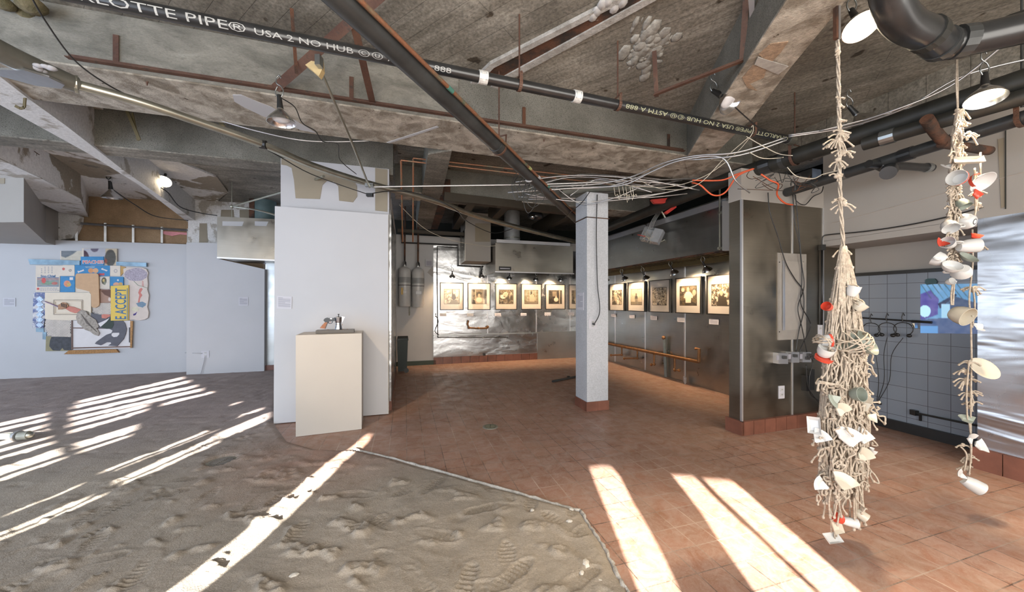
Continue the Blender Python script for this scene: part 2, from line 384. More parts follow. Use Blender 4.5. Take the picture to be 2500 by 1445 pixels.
g = nd(nt, 'ShaderNodeNewGeometry'); sx = nd(nt, 'ShaderNodeSeparateXYZ'); nt.links.new(g.outputs['Position'], sx.inputs[0])
mr = nd(nt, 'ShaderNodeMapRange'); nt.links.new(sx.outputs[1], mr.inputs[0]); mr.inputs[1].default_value = 2.6; mr.inputs[2].default_value = 4.2
c = mix(nt, mr.outputs[0], c, ramp(nt, noise(nt, v0, 2.5, 7, .7), [(.35, srgb(150, 137, 133)), (.65, srgb(170, 155, 150))]))
dv = nd(nt, 'ShaderNodeVectorMath', operation='DISTANCE'); nt.links.new(g.outputs['Position'], dv.inputs[0]); pp = pz(790, 1115, 0); dv.inputs[1].default_value = (pp.x, pp.y, 0)
mr2 = nd(nt, 'ShaderNodeMapRange'); nt.links.new(dv.outputs['Value'], mr2.inputs[0]); mr2.inputs[1].default_value = .1; mr2.inputs[2].default_value = 1.0; mr2.inputs[3].default_value = .75; mr2.inputs[4].default_value = 0.0
mm = nd(nt, 'ShaderNodeMath', operation='MULTIPLY'); nt.links.new(mr2.outputs[0], mm.inputs[0]); nt.links.new(noise(nt, v0, 5, 5), mm.inputs[1])
c = mix(nt, mm.outputs[0], c, srgb(165, 108, 80))
c = mix(nt, ramp(nt, noise(nt, v0, 5.5, 7, .7, .4), [(.60, 0.0), (.72, .55)]), c, srgb(112, 92, 66))
c = mix(nt, .5, c, mix(nt, 1.0, c, ramp(nt, noise(nt, v0, 110, 4, .7), [(.25, (.55, .55, .55)), (.75, (1.3, 1.3, 1.3))]), 'MULTIPLY'))
nt.links.new(c, b.inputs['Base Color']); bump(nt, b, mix(nt, .5, noise(nt, v0, 120, 4, .7), noise(nt, v0, 26, 7, .75)), .9, .012)
me.materials.append(m); M_SAND = m
o = bpy.data.objects.new('floor', me); link(o); ST(o, 'sand coloured dusty screed floor with boot prints', 'floor')
# curb line between screed and tile
cp = [pz(x, y, 0) for x, y in ((864, 1098), (960, 1121), (1100, 1160), (1250, 1202), (1350, 1231), (1416, 1249))]
mb = MB(); rr = random.Random(3)
pts = catmull(cp, 8)
mb.tube([p + Vector((rr.uniform(-.004, .004), rr.uniform(-.004, .004), .006)) for p in pts], [rr.uniform(.008, .014) for _ in pts], 7)
o = mb.build('trim_1', M_LIP, smooth='all'); ST(o, 'pale mortar lip along the edge of the screed', 'trim')
cp = [pz(x, y, 0) for x, y in ((1418, 1250), (1440, 1285), (1474, 1335), (1500, 1390), (1530, 1445), (1570, 1540))]
pts = catmull(cp, 8); mb = MB()
mb.tube([p + Vector((rr.uniform(-.007, .007), rr.uniform(-.007, .007), .003)) for p in pts], [rr.uniform(.006, .015) for _ in pts], 6)
o = mb.build('trim_2', M_LIP, smooth='all'); ST(o, 'broken edge of the screed beside the tiles', 'trim')

# ---------------------------------------------------------------- ceiling and beams
ZC, ZB = 3.35, 2.95
o = MB().zprism([(-12.4, -1.8), (8.5, -1.8), (8.5, 12.5), (-12.4, 12.5)], ZC, ZC + .15).build('ceiling', M_CEIL); ST(o, 'board-marked bare concrete ceiling slab', 'ceiling')
def beam(name, u0, u1, v0, v1, label, soff=M_BEAM, side=M_BEAMSIDE, zb=ZB, t=.012):
    o = MB().ubox(u0, u1, v0, v1, zb + t, ZC + .02).build(name, side); ST(o, label, 'beam')
    MB().ubox(u0, u1, v0 - .004, v1 + .004, zb, zb + t + .001).build('soffit', soff, o); return o
bw = beam('ceiling_beam', -9.6, 3.9, 3.15, 3.75, 'wide concrete beam crossing the room with scratched plaster underside')
MB().ubox(-9.6, .45, 3.143, 3.16, ZB + .013, ZC).build('smooth_face', M_BEAMSM, bw)
beam('ceiling_beam', -7.2, -.15, 4.68, 4.95, 'narrow concrete beam behind the wide one, above the partition', M_CEILB)
beam('ceiling_beam', -.15, 4.2, 5.35, 5.75, 'concrete beam over the kitchen entrance', M_BEAM)
def pbeam(pxs, z, label, sm, side, name='ceiling_beam'):
    P = [pz(x, y, z) for x, y in pxs]; c = sum(P, Vector()) / len(P)
    o = MB().zprism([(p.x, p.y) for p in P], z + .012, ZC + .02).build(name, side); ST(o, label, 'beam')
    MB().zprism([tuple((p + (p - c).normalized() * .004)[:2]) for p in P], z, z + .013).build('soffit', sm, o); return o
pbeam([(-170, 165), (-60, 140), (72, 243), (160, 306), (300, 415), (480, 541), (462, 545), (340, 452), (218, 376), (0, 256)], ZB - .022, 'white chipped plaster beam running to the back wall', M_PEEL2, M_PEEL2)
pbeam([(-330, 262), (0, 389), (100, 436), (196, 487), (216, 530), (145, 518), (0, 447), (-330, 330)], ZB - .018, 'white chipped beam at far left above the boxed soffit', M_PEEL2, M_PEEL)
pbeam([(1900, 33), (1770, 235), (1672, 392), (1690, 455), (1749, 372), (1797, 325), (1836, 289), (1929, 166), (2066, 0), (2190, -190), (2045, -190)], ZB - .01, 'raking concrete beam with patches of burlap texture at right', M_BEAM, M_BEAMSIDE)
pbeam([(1045, 378), (1103, 368), (1082, 460), (1062, 560), (1016, 560), (1032, 460)], ZB - .012, 'short concrete beam running back over the kitchen', M_CEILB, M_BEAMSIDE)
# rear left bay: peeling painted ceiling
P = [pz(x, y, 3.33) for x, y in ((-500, 140), (60, 190), (240, 245), (300, 352), (430, 392), (530, 432), (558, 470), (520, 492), (460, 500), (130, 520), (-700, 500))]
o = MB().zprism([(p.x, p.y) for p in P], 3.325, ZC + .005).build('ceiling', M_PEEL); ST(o, 'peeling white painted ceiling at the rear left', 'ceiling')
P = [pz(x, y, 3.33) for x, y in ((430, 393), (560, 432), (556, 472), (530, 494), (640, 500), (700, 500), (960, 440), (690, 396), (300, 350))]
o = MB().zprism([(p.x, p.y) for p in P], 3.328, ZC + .004).build('ceiling', M_CEILB); ST(o, 'board-marked grey ceiling bay behind the narrow beam', 'ceiling')
P = [UV(-.1, 3.8), UV(4.4, 3.8), UV(4.4, 5.33), UV(-.1, 5.33)]
o = MB().zprism([(p.x, p.y) for p in P], 3.33, ZC + .004).build('ceiling', M_CEILB); ST(o, 'grey ceiling bay in front of the kitchen', 'ceiling')
# rusty groove in front bay with rough lips
def strip(pxs, z, t, name, mat, label, cat='trim'):
    P = [pz(x, y, z) for x, y in pxs]; o = MB().zprism([(p.x, p.y) for p in P], z, z + t).build(name, mat); return ST(o, label, cat)
strip([(1130, 240), (1205, 163), (1500, 14), (1660, -80), (1720, -80), (1560, 8), (1232, 190), (1140, 262)], ZC - .018, .03, 'trim_3', M_RUSTD, 'rusted steel strip bared in the concrete ceiling')
strip([(1120, 232), (1196, 158), (1490, 8), (1640, -80), (1660, -80), (1502, 16), (1206, 166), (1130, 242)], ZC - .03, .04, 'trim_4', M_LIP, 'rough mortar lip on the far side of the rust strip')
strip([(1138, 260), (1230, 188), (1560, 8), (1720, -80), (1745, -80), (1600, 2), (1400, 112), (1244, 196), (1148, 268)], ZC - .03, .04, 'trim_5', M_LIP, 'rough mortar lip on the near side of the rust strip')
# white mortar splash on ceiling
mb = MB(); rr = random.Random(5); c0 = pz(1580, 118, ZC)
for i in range(120):
    a = rr.uniform(0, 6.28); d = abs(rr.gauss(0, .12)); p = c0 + Vector((math.cos(a) * d * .8, math.sin(a) * d * 1.2, 0))
    mb.ball(p, rr.uniform(.012, .05), 6, 4, (rr.uniform(.5, 1.4), rr.uniform(.8, 2.4), rr.uniform(.15, .5)))
o = mb.build('trim_6', plain('mortar_splash', (.31, .30, .27), .9, var=.3, scale=30, bmp=.8), smooth='all'); ST(o, 'grey mortar splash stuck on the ceiling', 'trim')
mb = MB()
for (x, y) in ((1470, 12), (1485, 4), (1500, 20), (1458, 28), (1520, 6), (1448, 40)): mb.ball(pz(x, y, ZC - .02), .035, 8, 4, (1, 1.5, .4))
o = mb.build('trim_7', plain('white_mortar', (.42, .41, .4), .9, var=.2, scale=20), smooth='all'); ST(o, 'white mortar blobs beside the rust strip', 'trim')
# white smears of plaster on the beam underside
def smear(pxs, name, label, mat=M_WHITE, z=ZB - .004):
    P = [pz(x, y, z) for x, y in pxs]; o = MB().zprism([(p.x, p.y) for p in P], z, z + .006).build(name, mat); return ST(o, label, 'trim')
smear([(568, 232), (590, 232), (622, 246), (664, 262), (704, 285), (752, 312), (772, 325), (735, 318), (690, 300), (640, 283), (596, 262), (572, 248)], 'trim_8', 'smooth white plaster smear on the beam underside')
smear([(944, 348), (1000, 330), (1068, 308), (1072, 311), (1010, 332), (950, 350)], 'trim_9', 'thin white plaster line on the beam underside')
smear([(1850, 140), (1925, 163), (1900, 182), (1842, 158)], 'trim_10', 'pale mortar band across the raking beam', plain('pale_mortar', (.36, .34, .31), .9, var=.2, scale=25), ZB - .019)
M_BURLAP = two('burlap_texture_mortar', (.42, .29, .19), (.30, .21, .14), 40, .4, .6, .95, bmp=1.0, fine=55)
smear([(1852, 133), (1880, 108), (1925, 102), (1905, 130), (1880, 156)], 'trim_11', 'tan burlap imprint in the mortar of the raking beam', M_BURLAP, ZB - .0155)
smear([(1812, 190), (1838, 160), (1872, 165), (1865, 190), (1830, 205), (1848, 222), (1825, 215)], 'trim_12', 'tan burlap imprint lower down the raking beam', M_BURLAP, ZB - .014)

# ---------------------------------------------------------------- walls
LA, LB = Vector((-8.88, 6.1, 0)), Vector((-6.25, 6.73, 0)); LD = (LB - LA).normalized(); LN = Vector((LD.y, -LD.x, 0))
def pl(x, y, off=0.0):
    r = ray(x, y); A = LA + LN * off; o0 = Vector((0, 0, H)); return o0 + r * ((A - o0).dot(LN) / r.dot(LN))
wl0 = LA - LD * 3.3
def wslab(p, q, z0, z1, thick, nrm):
    """vertical slab from p to q, body away from nrm"""
    n = nrm.normalized() * -thick
    return MB().hexa([Vector((p.x, p.y, z0)), Vector((q.x, q.y, z0)), Vector((q.x, q.y, z0)) + n, Vector((p.x, p.y, z0)) + n],
                     [Vector((p.x, p.y, z1)), Vector((q.x, q.y, z1)), Vector((q.x, q.y, z1)) + n, Vector((p.x, p.y, z1)) + n])
ltop = 2.46
o = wslab(wl0, pl(470, 738), .02, ltop, .10, LN).build('wall_back', M_WHITE); ST(o, 'long white exhibition wall at the back left', 'wall')
o = wslab(wl0 - LN * .22, pl(545, 738) - LN * .22 + LD * .6, 0, ZC, .1, LN).build('wall_back', M_KRAFT); ST(o, 'brown board bared above the white wall', 'wall')
# plaster remnants each side of the opening
def wquad(pxs, off, th, name, mat, label, cat='wall'):
    P = [pl(x, y, off) for x, y in pxs]; o = MB().prism(P, LN * -th).build(name, mat); return ST(o, label, cat)
wquad([(58, 480), (140, 505), (195, 528), (193, 548), (176, 582), (150, 584), (140, 600), (58, 600)], -.10, .08, 'wall_back', M_PEEL2, 'ragged plaster strip left of the open studs')
wquad([(459, 505), (470, 488), (690, 488), (690, 655), (459, 600)], -.05, .12, 'wall_back', M_PEEL2, 'patched plaster strip right of the open studs')
wquad([(487, 545), (505, 545), (507, 592), (486, 592)], -.045, .008, 'trim_13', M_TAUPE, 'bare strip in the patched plaster', 'trim')
wquad([(540, 512), (570, 512), (572, 532), (538, 532)], -.045, .008, 'trim_14', M_TAUPE, 'bare patch above the steel hood', 'trim')
wquad([(585, 512), (609, 512), (609, 532), (585, 532)], -.045, .008, 'trim_15', M_TAUPE, 'second bare patch above the steel hood', 'trim')
# second white wall panel
V2 = 7.92
P = [pv(x, y, V2) for x, y in ((455, 592), (530, 593.5), (530, 631), (646, 657), (645, 908), (455, 917))]
for p in (P[4], P[5]): p.z = .02
o = MB().prism(P, UV(0, .1)).build('wall_back', M_WHITE); ST(o, 'white wall panel with a slanted top beside the steel hood', 'wall')
# steel strip between panel and partition
o = MB().ubox(-2.62, -1.5, 8.02, 8.06, .12, 2.2).build('wall_back', M_STEELK); ST(o, 'bright steel sheet strip behind the partition', 'wall')
o = MB().ubox(-2.62, -1.5, 7.98, 8.02, 0, .12).build('baseboard_back', M_TERRA); ST(o, 'terracotta base tiles behind the partition', 'baseboard')
# left and front walls of the shop (outside the frame)
o = MB().box((-12.3, 3.9, 1.7), (.2, 11.6, 3.4)).build('wall_left', M_WHITE); ST(o, 'white side wall left', 'wall')
# boxed soffit upper left
P = [pz(x, y, 2.37) for x, y in ((-420, 548), (58, 542), (112, 592), (146, 601), (-420, 640))]
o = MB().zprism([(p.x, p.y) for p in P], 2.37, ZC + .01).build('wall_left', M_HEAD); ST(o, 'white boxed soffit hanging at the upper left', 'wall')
a, bb = P[0], P[1]; d1 = (bb - a).normalized(); nrm = Vector((d1.y, -d1.x, 0)) * .006
Q = [pY(0, 440, 1), pY(14, 440, 1)]
def onseg(x, z):  # on soffit front face at column x
    r = ray(x, HY); t = (a.x * d1.y - a.y * d1.x) / (r.x * d1.y - r.y * d1.x); return Vector((r.x * t, r.y * t, z))
MB().prism([onseg(-60, 2.86) + nrm, onseg(12, 2.86) + nrm, onseg(14, 3.3) + nrm, onseg(-60, 3.3) + nrm], -nrm * 1.2).build('bare_patch', M_TAUPE, o)
# column behind the partition and kitchen side wall
o = MB().ubox(-1.374, -.196, 4.65, 5.2, 0, ZB + .06).build('wall_side', M_JOINT); ST(o, 'wide patched pier behind the free-standing partition', 'wall'); pier = o
def patch(pts, mat=M_TAUPE, nm='bare_patch', v=4.65):
    P = [pv(x, y, v) - UV(0, .006) for x, y in pts]; MB().prism(P, UV(0, .007)).build(nm, mat, pier)
patch([(687, 386), (770, 402), (862, 430), (871, 455), (872, 480), (862, 494), (828, 490), (826, 455), (815, 444), (798, 442), (787, 452), (781, 486), (722, 484), (718, 440), (712, 410), (700, 404), (687, 402)])
patch([(916, 410), (946, 414), (946, 517), (916, 514)])
o = MB().ubox(-.56, -.19, 5.2, 7.85, 0, 2.8).build('wall_side', M_WHITEK); ST(o, 'kitchen side wall seen edge on', 'wall')
MB().ubox(-.196, -.17, 4.64, 7.0, .12, 2.5).build('steel_cladding', M_STEELB, o)
MB().ubox(-.25, -.165, 4.66, 7.05, .0, .12).build('base_tiles', M_TERRA, o)
# kitchen back wall
VB = 7.85
kb = MB().ubox(-.3, 5.2, VB, VB + .15, 0, 2.79).build('wall_back', M_WHITEK); ST(kb, 'kitchen back wall, bare paint at left', 'wall')
o = MB().ubox(5.15, 5.25, 2.91, 9.0, 0, ZC + .01).build('wall_right', M_NEARBLACK); ST(o, 'near-black wall painted as the shade above the right kitchen wall', 'wall')  # closing wall, its near-black colour stands in for unlit depth
o = MB().ubox(-.3, 7.2, 9.0, 9.1, 0, ZC).build('wall_back', M_NEARBLACK); ST(o, 'near-black wall painted as the shade beyond the kitchen wall', 'wall')  # unlit depth behind the kitchen painted as a near-black wall
su = uv_of(pv(1058, 700, VB))[0]
def spanel(u0, u1, z0, z1, mat, nm='steel_cladding', v0=VB - .012): MB().ubox(u0, u1, v0, VB, z0, z1).build(nm, mat, kb)
u1310 = uv_of(pv(1311, 700, VB))[0]
spanel(su, u1310, .16, .62, M_STEELB); spanel(su, 4.5, .64, 2.6, M_STEELB); spanel(u1310, 4.5, .0, .62, M_STEELK, v0=VB - .03)
MB().ubox(su, 4.5, VB - .035, VB - .01, .615, .645).build('trim_strip', M_STEELK, kb)
for x in (1190, 1309, 1391):
    uu = uv_of(pv(x, 700, VB))[0]; MB().ubox(uu - .012, uu + .012, VB - .018, VB, .64, 1.95).build('seam_strip', M_ALU, kb)
o = MB(); n = 12
for i in range(n):
    a = su + (u1310 - su) * i / n; bq = su + (u1310 - su) * (i + 1) / n; o.ubox(a + .003, bq - .003, VB - .03, VB, 0, .15)
o = o.build('baseboard_back', M_TERRA); ST(o, 'terracotta base tiles along the kitchen back wall', 'baseboard')
o = MB().ubox(-.19, su + .05, VB - .03, VB, 0, .09).build('baseboard_back', M_DARKGR); ST(o, 'dark rubber base under the bare kitchen wall', 'baseboard')
# kitchen right wall
UR = 4.5
kr = MB().ubox(UR, UR + .15, 2.9, VB + .1, 0, 2.9).build('wall_right', M_STEELK); ST(kr, 'steel clad kitchen wall under the row of framed photographs', 'wall')
for x in (1502, 1575, 1672):
    vv = uv_of(pu(x, 800, UR))[1]; MB().ubox(UR - .008, UR, vv - .012, vv + .012, .02, 1.95).build('seam_strip', M_ALU, kr)
# stub wall clad in steel, right of the kitchen
sw = MB().ubox(3.28, 5.05, 2.77, 2.91, .14, 2.40).build('wall_right', M_STEELC); ST(sw, 'steel clad stub wall with the electrical panel', 'wall')
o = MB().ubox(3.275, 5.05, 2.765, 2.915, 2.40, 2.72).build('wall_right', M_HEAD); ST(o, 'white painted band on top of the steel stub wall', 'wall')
MB().ubox(3.27, 3.29, 2.755, 2.775, .14, 2.40).build('corner_strip', M_ALU, sw)
for x in (1934, 2009):
    uu = uv_of(pv(x, 700, 2.77))[0]; MB().ubox(uu - .006, uu + .006, 2.762, 2.77, .14, 2.40).build('seam_strip', M_ALU, sw)
o = MB(); uu = 3.255; k = 0
while uu < 4.95: o.ubox(uu, uu + .148, 2.735, 2.77, 0, .14); uu += .153
for k in range(1): o.ubox(3.25, 3.28, 2.735, 2.93, 0, .14)
o = o.build('baseboard_right', M_TERRA); ST(o, 'terracotta base tiles of the steel stub wall', 'baseboard')
# header and alcove
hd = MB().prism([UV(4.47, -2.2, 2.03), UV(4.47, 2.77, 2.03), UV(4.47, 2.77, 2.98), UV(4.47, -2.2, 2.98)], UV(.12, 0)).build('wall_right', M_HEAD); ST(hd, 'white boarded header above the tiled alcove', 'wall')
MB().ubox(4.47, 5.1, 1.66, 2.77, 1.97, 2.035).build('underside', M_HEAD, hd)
o = MB().ubox(4.40, 4.7, -2.2, 3.6, 2.98, ZC + .01).build('ceiling_beam', M_CEIL); ST(o, 'dark concrete edge beam above the white header', 'beam')
ju = 4.463
def hline(x0, y0, x1, y1, w=.004, nm='board_joint', mat=M_GROUT):
    a, b2 = pu(x0, y0, ju), pu(x1, y1, ju); MB().tube([a, b2], w / 2, 4).build(nm, mat, hd)
hline(2030, 545, 2500, 420); hline(2455, 300, 2455, 510, .008, 'board_joint', M_NEARBLACK)
P = [pu(x, y, 4.466) for x, y in ((2436, 340), (2450, 336), (2453, 505), (2444, 508))]; MB().prism(P, UV(.005, 0)).build('bare_patch', M_TAUPE, hd)
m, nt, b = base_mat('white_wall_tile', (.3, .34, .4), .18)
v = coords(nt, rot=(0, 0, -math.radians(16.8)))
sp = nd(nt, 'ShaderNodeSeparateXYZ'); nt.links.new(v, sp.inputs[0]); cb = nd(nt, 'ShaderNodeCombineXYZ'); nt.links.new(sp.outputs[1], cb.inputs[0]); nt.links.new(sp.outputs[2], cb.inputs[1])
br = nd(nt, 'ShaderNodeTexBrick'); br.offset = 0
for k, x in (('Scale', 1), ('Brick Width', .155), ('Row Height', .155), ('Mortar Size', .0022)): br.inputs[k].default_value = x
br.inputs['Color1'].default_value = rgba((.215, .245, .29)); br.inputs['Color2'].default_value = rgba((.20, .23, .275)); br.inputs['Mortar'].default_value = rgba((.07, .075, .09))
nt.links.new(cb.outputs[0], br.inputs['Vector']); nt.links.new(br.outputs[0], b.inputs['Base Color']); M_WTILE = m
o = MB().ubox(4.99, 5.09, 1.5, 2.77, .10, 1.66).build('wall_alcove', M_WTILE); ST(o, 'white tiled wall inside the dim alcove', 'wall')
o = MB().ubox(5.0, 5.09, 1.5, 2.77, 1.66, 2.0).build('wall_alcove', M_HEAD); ST(o, 'plaster strip above the alcove tiles', 'wall')
o = MB().ubox(4.96, 5.0, 1.6, 2.77, 1.65, 1.685).build('trim_16', M_BLACK); ST(o, 'black band along the top of the alcove tiles', 'trim')  # plain black band at the top edge of the tiles
o = MB().ubox(4.95, 5.09, 1.5, 2.77, 0, .10).build('base_band_alcove', M_BLACK); ST(o, 'black band under the alcove tiles', 'baseboard')  # plain black band at the foot of the tiles
wr = MB().ubox(4.47, 4.6, -2.2, 1.658, .17, 2.03).build('wall_right', M_STEELR); ST(wr, 'polished wavy steel wall at the right edge', 'wall')
o = MB().ubox(4.6, 5.1, 1.5, 1.655, 0, 2.03).build('wall_alcove', M_WHITEK); ST(o, 'return of the alcove behind the steel wall', 'wall')
o = MB(); vv = -2.2
while vv < 1.6: o.ubox(4.43, 4.47, vv, vv + .15, 0, .17); vv += .155
o = o.build('baseboard_right', M_TERRA); ST(o, 'terracotta base tiles under the polished steel wall', 'baseboard')

# unseen front wall added to shape the sun: each gap cut to one streak
def back(x, y):
    p = pz(x, y, 0); dY = p.y - WALL_Y; return (p.x - dY * SUN_TAN, dY / math.cos(az) * math.tan(SUN_EL))
def zA(pts): return [(x / 2.651, 900 + y / 2.651) for x, y in pts]
def zE(pts): return [(1400 + x / 2.919, 950 + y / 2.919) for x, y in pts]
def bar(x0, y0, x1, y1, t): return [(x0, y0 - t / 2), (x1, y1 - t / 2), (x1 - t * .2, y1 + t / 2), (x0 + t * .2, y0 + t / 2)]
holes = []
for s in ((550, 216, 1205, 64, 17), (528, 248, 1245, 86, 19), (520, 288, 1290, 116, 18), (515, 324, 1330, 138, 20), (510, 362, 985, 240, 22), (1090, 231, 1395, 156, 17),
          (525, 404, 985, 268, 17), (0, 374, 345, 297, 20), (0, 410, 345, 328, 18), (200, 412, 345, 368, 22), (0, 502, 340, 404, 24), (0, 547, 370, 446, 18), (0, 592, 400, 478, 17),
          (0, 682, 450, 535, 50), (560, 492, 930, 380, 40), (590, 531, 890, 432, 14), (0, 737, 480, 574, 16), (740, 655, 1380, 404, 12), (820, 648, 1440, 396, 3),
          (842, 712, 1465, 436, 26), (875, 730, 1465, 468, 14), (1470, 428, 1768, 306, 46), (1590, 304, 1725, 262, 15), (160, 920, 610, 735, 7), (0, 1103, 640, 822, 22), (0, 1135, 755, 798, 13), (1535, 232, 1578, 220, 10)):
    holes.append([back(*p) for p in zA(bar(*s))])
holes.append([back(*p) for p in ((300, 1560), (419, 1445), (490, 1392), (581, 1320), (690, 1228), (800, 1136), (872, 1080), (893, 1060), (908, 1062), (896, 1082), (848, 1128), (745, 1232), (640, 1330), (497, 1445), (400, 1560))])
holes.append([back(*p) for p in zE([(115, 560), (190, 548), (270, 553), (330, 620), (420, 800), (500, 930), (620, 1150), (765, 1450), (830, 1600), (560, 1600), (470, 1450), (370, 1200), (270, 940), (180, 730)])])
holes.append([back(*p) for p in zE([(705, 612), (860, 622), (1000, 765), (1180, 940), (1330, 1070), (1440, 1180), (1600, 1330), (1720, 1450), (1850, 1600), (1420, 1600), (1300, 1450), (1180, 1280), (1040, 1080), (940, 920), (830, 770)])])
holes.append([back(*p) for p in zE([(930, 640), (1130, 650), (1240, 740), (1355, 845), (1490, 960), (1650, 1095), (1835, 1260), (2050, 1450), (2230, 1600), (1900, 1600), (1770, 1450), (1630, 1320), (1480, 1180), (1340, 1040), (1210, 915), (1030, 750)])])
cu = bpy.data.curves.new('front', 'CURVE'); cu.dimensions = '2D'; cu.fill_mode = 'BOTH'; cu.extrude = .004
for lp in [[(-12.2, -.05), (8.3, -.05), (8.3, 3.4), (-12.2, 3.4)]] + holes:
    s = cu.splines.new('POLY'); s.points.add(len(lp) - 1); s.use_cyclic_u = True
    for k, (x, z) in enumerate(lp): s.points[k].co = (x, z, 0, 1)
co = bpy.data.objects.new('tmp_front', cu); link(co); dg = bpy.context.evaluated_depsgraph_get()
me = bpy.data.meshes.new_from_object(co.evaluated_get(dg)); bpy.data.objects.remove(co)
me.transform(Matrix.Rotation(math.radians(90), 4, 'X')); me.materials.clear(); me.materials.append(M_WHITEK)
o = bpy.data.objects.new('wall_front', me); link(o); o.location = (0, WALL_Y, 0); ST(o, 'unseen front wall behind the viewer, gaps cut to shape the sun streaks', 'wall')
# ================================================================ pipes, hangers, conduits
def lerp(a, b, t): return a + (b - a) * t
def text_mesh(txt, size, bold=0.0, ext=0.0):
    c = bpy.data.curves.new('t', 'FONT'); c.body = txt; c.size = size; c.offset = bold; c.extrude = ext; c.resolution_u = 2
    o = bpy.data.objects.new('tmp_text', c); link(o); me = bpy.data.meshes.new_from_object(o.evaluated_get(bpy.context.evaluated_depsgraph_get()))
    bpy.data.objects.remove(o); return me
def text_obj(name, txt, size, mat, parent, fn, bold=0.0, subdiv=False):
    """fn maps (x, y) of the flat text to a world point"""
    me = text_mesh(txt, size, bold)
    if subdiv:
        import bmesh
        bm = bmesh.new(); bm.from_mesh(me); bmesh.ops.triangulate(bm, faces=bm.faces); bmesh.ops.subdivide_edges(bm, edges=[e for e in bm.edges if e.calc_length() > .012], cuts=2); bm.to_mesh(me); bm.free()
    inv = wmat(parent).inverted() if parent else Matrix.Identity(4)
    for v in me.vertices: v.co = inv @ fn(v.co.x, v.co.y)
    me.materials.clear(); me.materials.append(mat); o = bpy.data.objects.new(name, me); link(o); o.parent = parent; return o

PZ = 2.86; PR = .036
pA, pB = pz(-60, -62, PZ), pz(1926, 341, PZ)
pipe = thing('drain_pipe', 'long black plastic drain pipe with pale stencilled lettering running under the beams', 'pipe', (pA + pB) / 2)
MB().tube([pA, pB], PR, 20).build('pipe', M_BLACKP, pipe, smooth=True)
pd = (pB - pA).normalized(); side = Vector((pd.y, -pd.x, 0))   # toward viewer
def on_pipe(A, d, s, R, x0, flip=False, tilt=0.0, sx=1.0):
    def f(x, y):
        x = x * sx
        if flip: a = tilt - (y) / R; q = A + d * (x0 - x)
        else: a = tilt + y / R; q = A + d * (x0 + x)
        return q + (s * math.cos(a) + Vector((0, 0, 1)) * math.sin(a)) * (R + .0012)
    return f
M_STENCIL = plain('pale_stencil_ink', (.40, .40, .38), .7, var=.1)
def at_px(x):   # distance along pipe at image column x
    r = ray(x, 0); t = (pA.x - r.x * pA.y) / (r.x * pd.y - pd.x); return t
def pipe_text(txt, size, mat, xa, xb, tilt, flip=False, bold=.0004):
    wid = lambda q: max(v.co.x for v in text_mesh(q, size).vertices)
    k = abs(at_px(xb) - at_px(xa)) / wid(txt); done = ''
    for word in txt.split(' '):
        x0 = (wid(done + 'I') - wid('I')) * k if done else 0.0
        text_obj('stencil_lettering', word, size, mat, pipe, on_pipe(pA, pd, side, PR, at_px(xa) + (-x0 if flip else x0), flip, tilt, k), 0.0, True); done += word + ' '
M_STENCILG = plain('olive_stencil_ink', (.36, .37, .24), .7, var=.1)
pipe_text('CHARLOTTE PIPE\u00ae', .058, M_STENCIL, 40, 606, -1.05)
pipe_text('USA 2 NO HUB \u24b8\u24ca ASTM A 888', .042, M_STENCIL, 624, 1100, -.95)
pipe_text('CHARLOTTE PIPE\u00ae USA 2 NO HUB \u24b8\u24ca ASTM A 888', .042, M_STENCILG, 1915, 1522, -.05, True)
for k, x in enumerate((1179, 1408)):
    t = at_px(x); c = pA + pd * t
    MB().tube([c - pd * .03, c + pd * .03], PR + .006, 18).build('coupling_band', plain('paint_splashed_clamp', (.68, .68, .66), .5, .2, var=.25, scale=40), pipe, label='white paint splashed coupling band')
    for q in (-.018, .018): MB().tube([c + pd * q + side * .03 + Vector((0, 0, -.03)), c + pd * q + side * .043 + Vector((0, 0, .012))], .005, 6).build('clamp_screw', M_CLIP, pipe)
c = pA + pd * at_px(1926); MB().tube([c - pd * .02, c + pd * .05], PR + .008, 18).build('end_coupling', M_GALV, pipe)
def hanger(x, label, R=PR, A=None, D=None, T=None, top=ZC, mat=M_RUST, rodm=M_RUST):
    c = (A or pA) + (D or pd) * (at_px(x) if T is None else T); d = D or pd
    h = thing('pipe_hanger', label, 'pipe hanger', c + Vector((0, 0, -R - .006)), 'clevis hangers of the drain pipes')
    s = Vector((d.y, -d.x, 0)).normalized(); up = Vector((0, 0, 1)); ring = [c + (s * math.cos(a) + up * math.sin(a)) * (R + .004) for a in np.linspace(-.3 + math.pi, 2 * math.pi + .3, 14)]
    for q in ring: pass
    mb = MB(); pr = ring; w = d * .012
    pts = [c + s * -(R + .004) + up * (R + .03)] + ring + [c + s * (R + .004) + up * (R + .03)]
    for i in range(len(pts) - 1):
        a, b2 = pts[i], pts[i + 1]; nn = ((a + b2) / 2 - c); nn.z = min(nn.z, 0) if abs(nn.z) > R else nn.z; nn = (nn - d * nn.dot(d)).normalized() * .003
        mb.hexa([a - w, a + w, a + w + nn, a - w + nn], [b2 - w, b2 + w, b2 + w + nn, b2 - w + nn])
    mb.build('strap', mat, h)
    MB().tube([c - s * (R + .012) + up * (R + .03), c + s * (R + .012) + up * (R + .03)], .006, 8).build('bolt', rodm, h)
    MB().tube([c + up * (R + .02), Vector((c.x, c.y, top + .01))], .006, 8).build('rod', rodm, h); return h
hanger(1268, 'rusty clevis hanger on the lettered pipe next to the white clamp')
hanger(1508, 'rusty clevis hanger on the lettered pipe in the middle of the bay')
hanger(1835, 'rusty clevis hanger holding the lettered pipe under the raking beam', top=ZB)

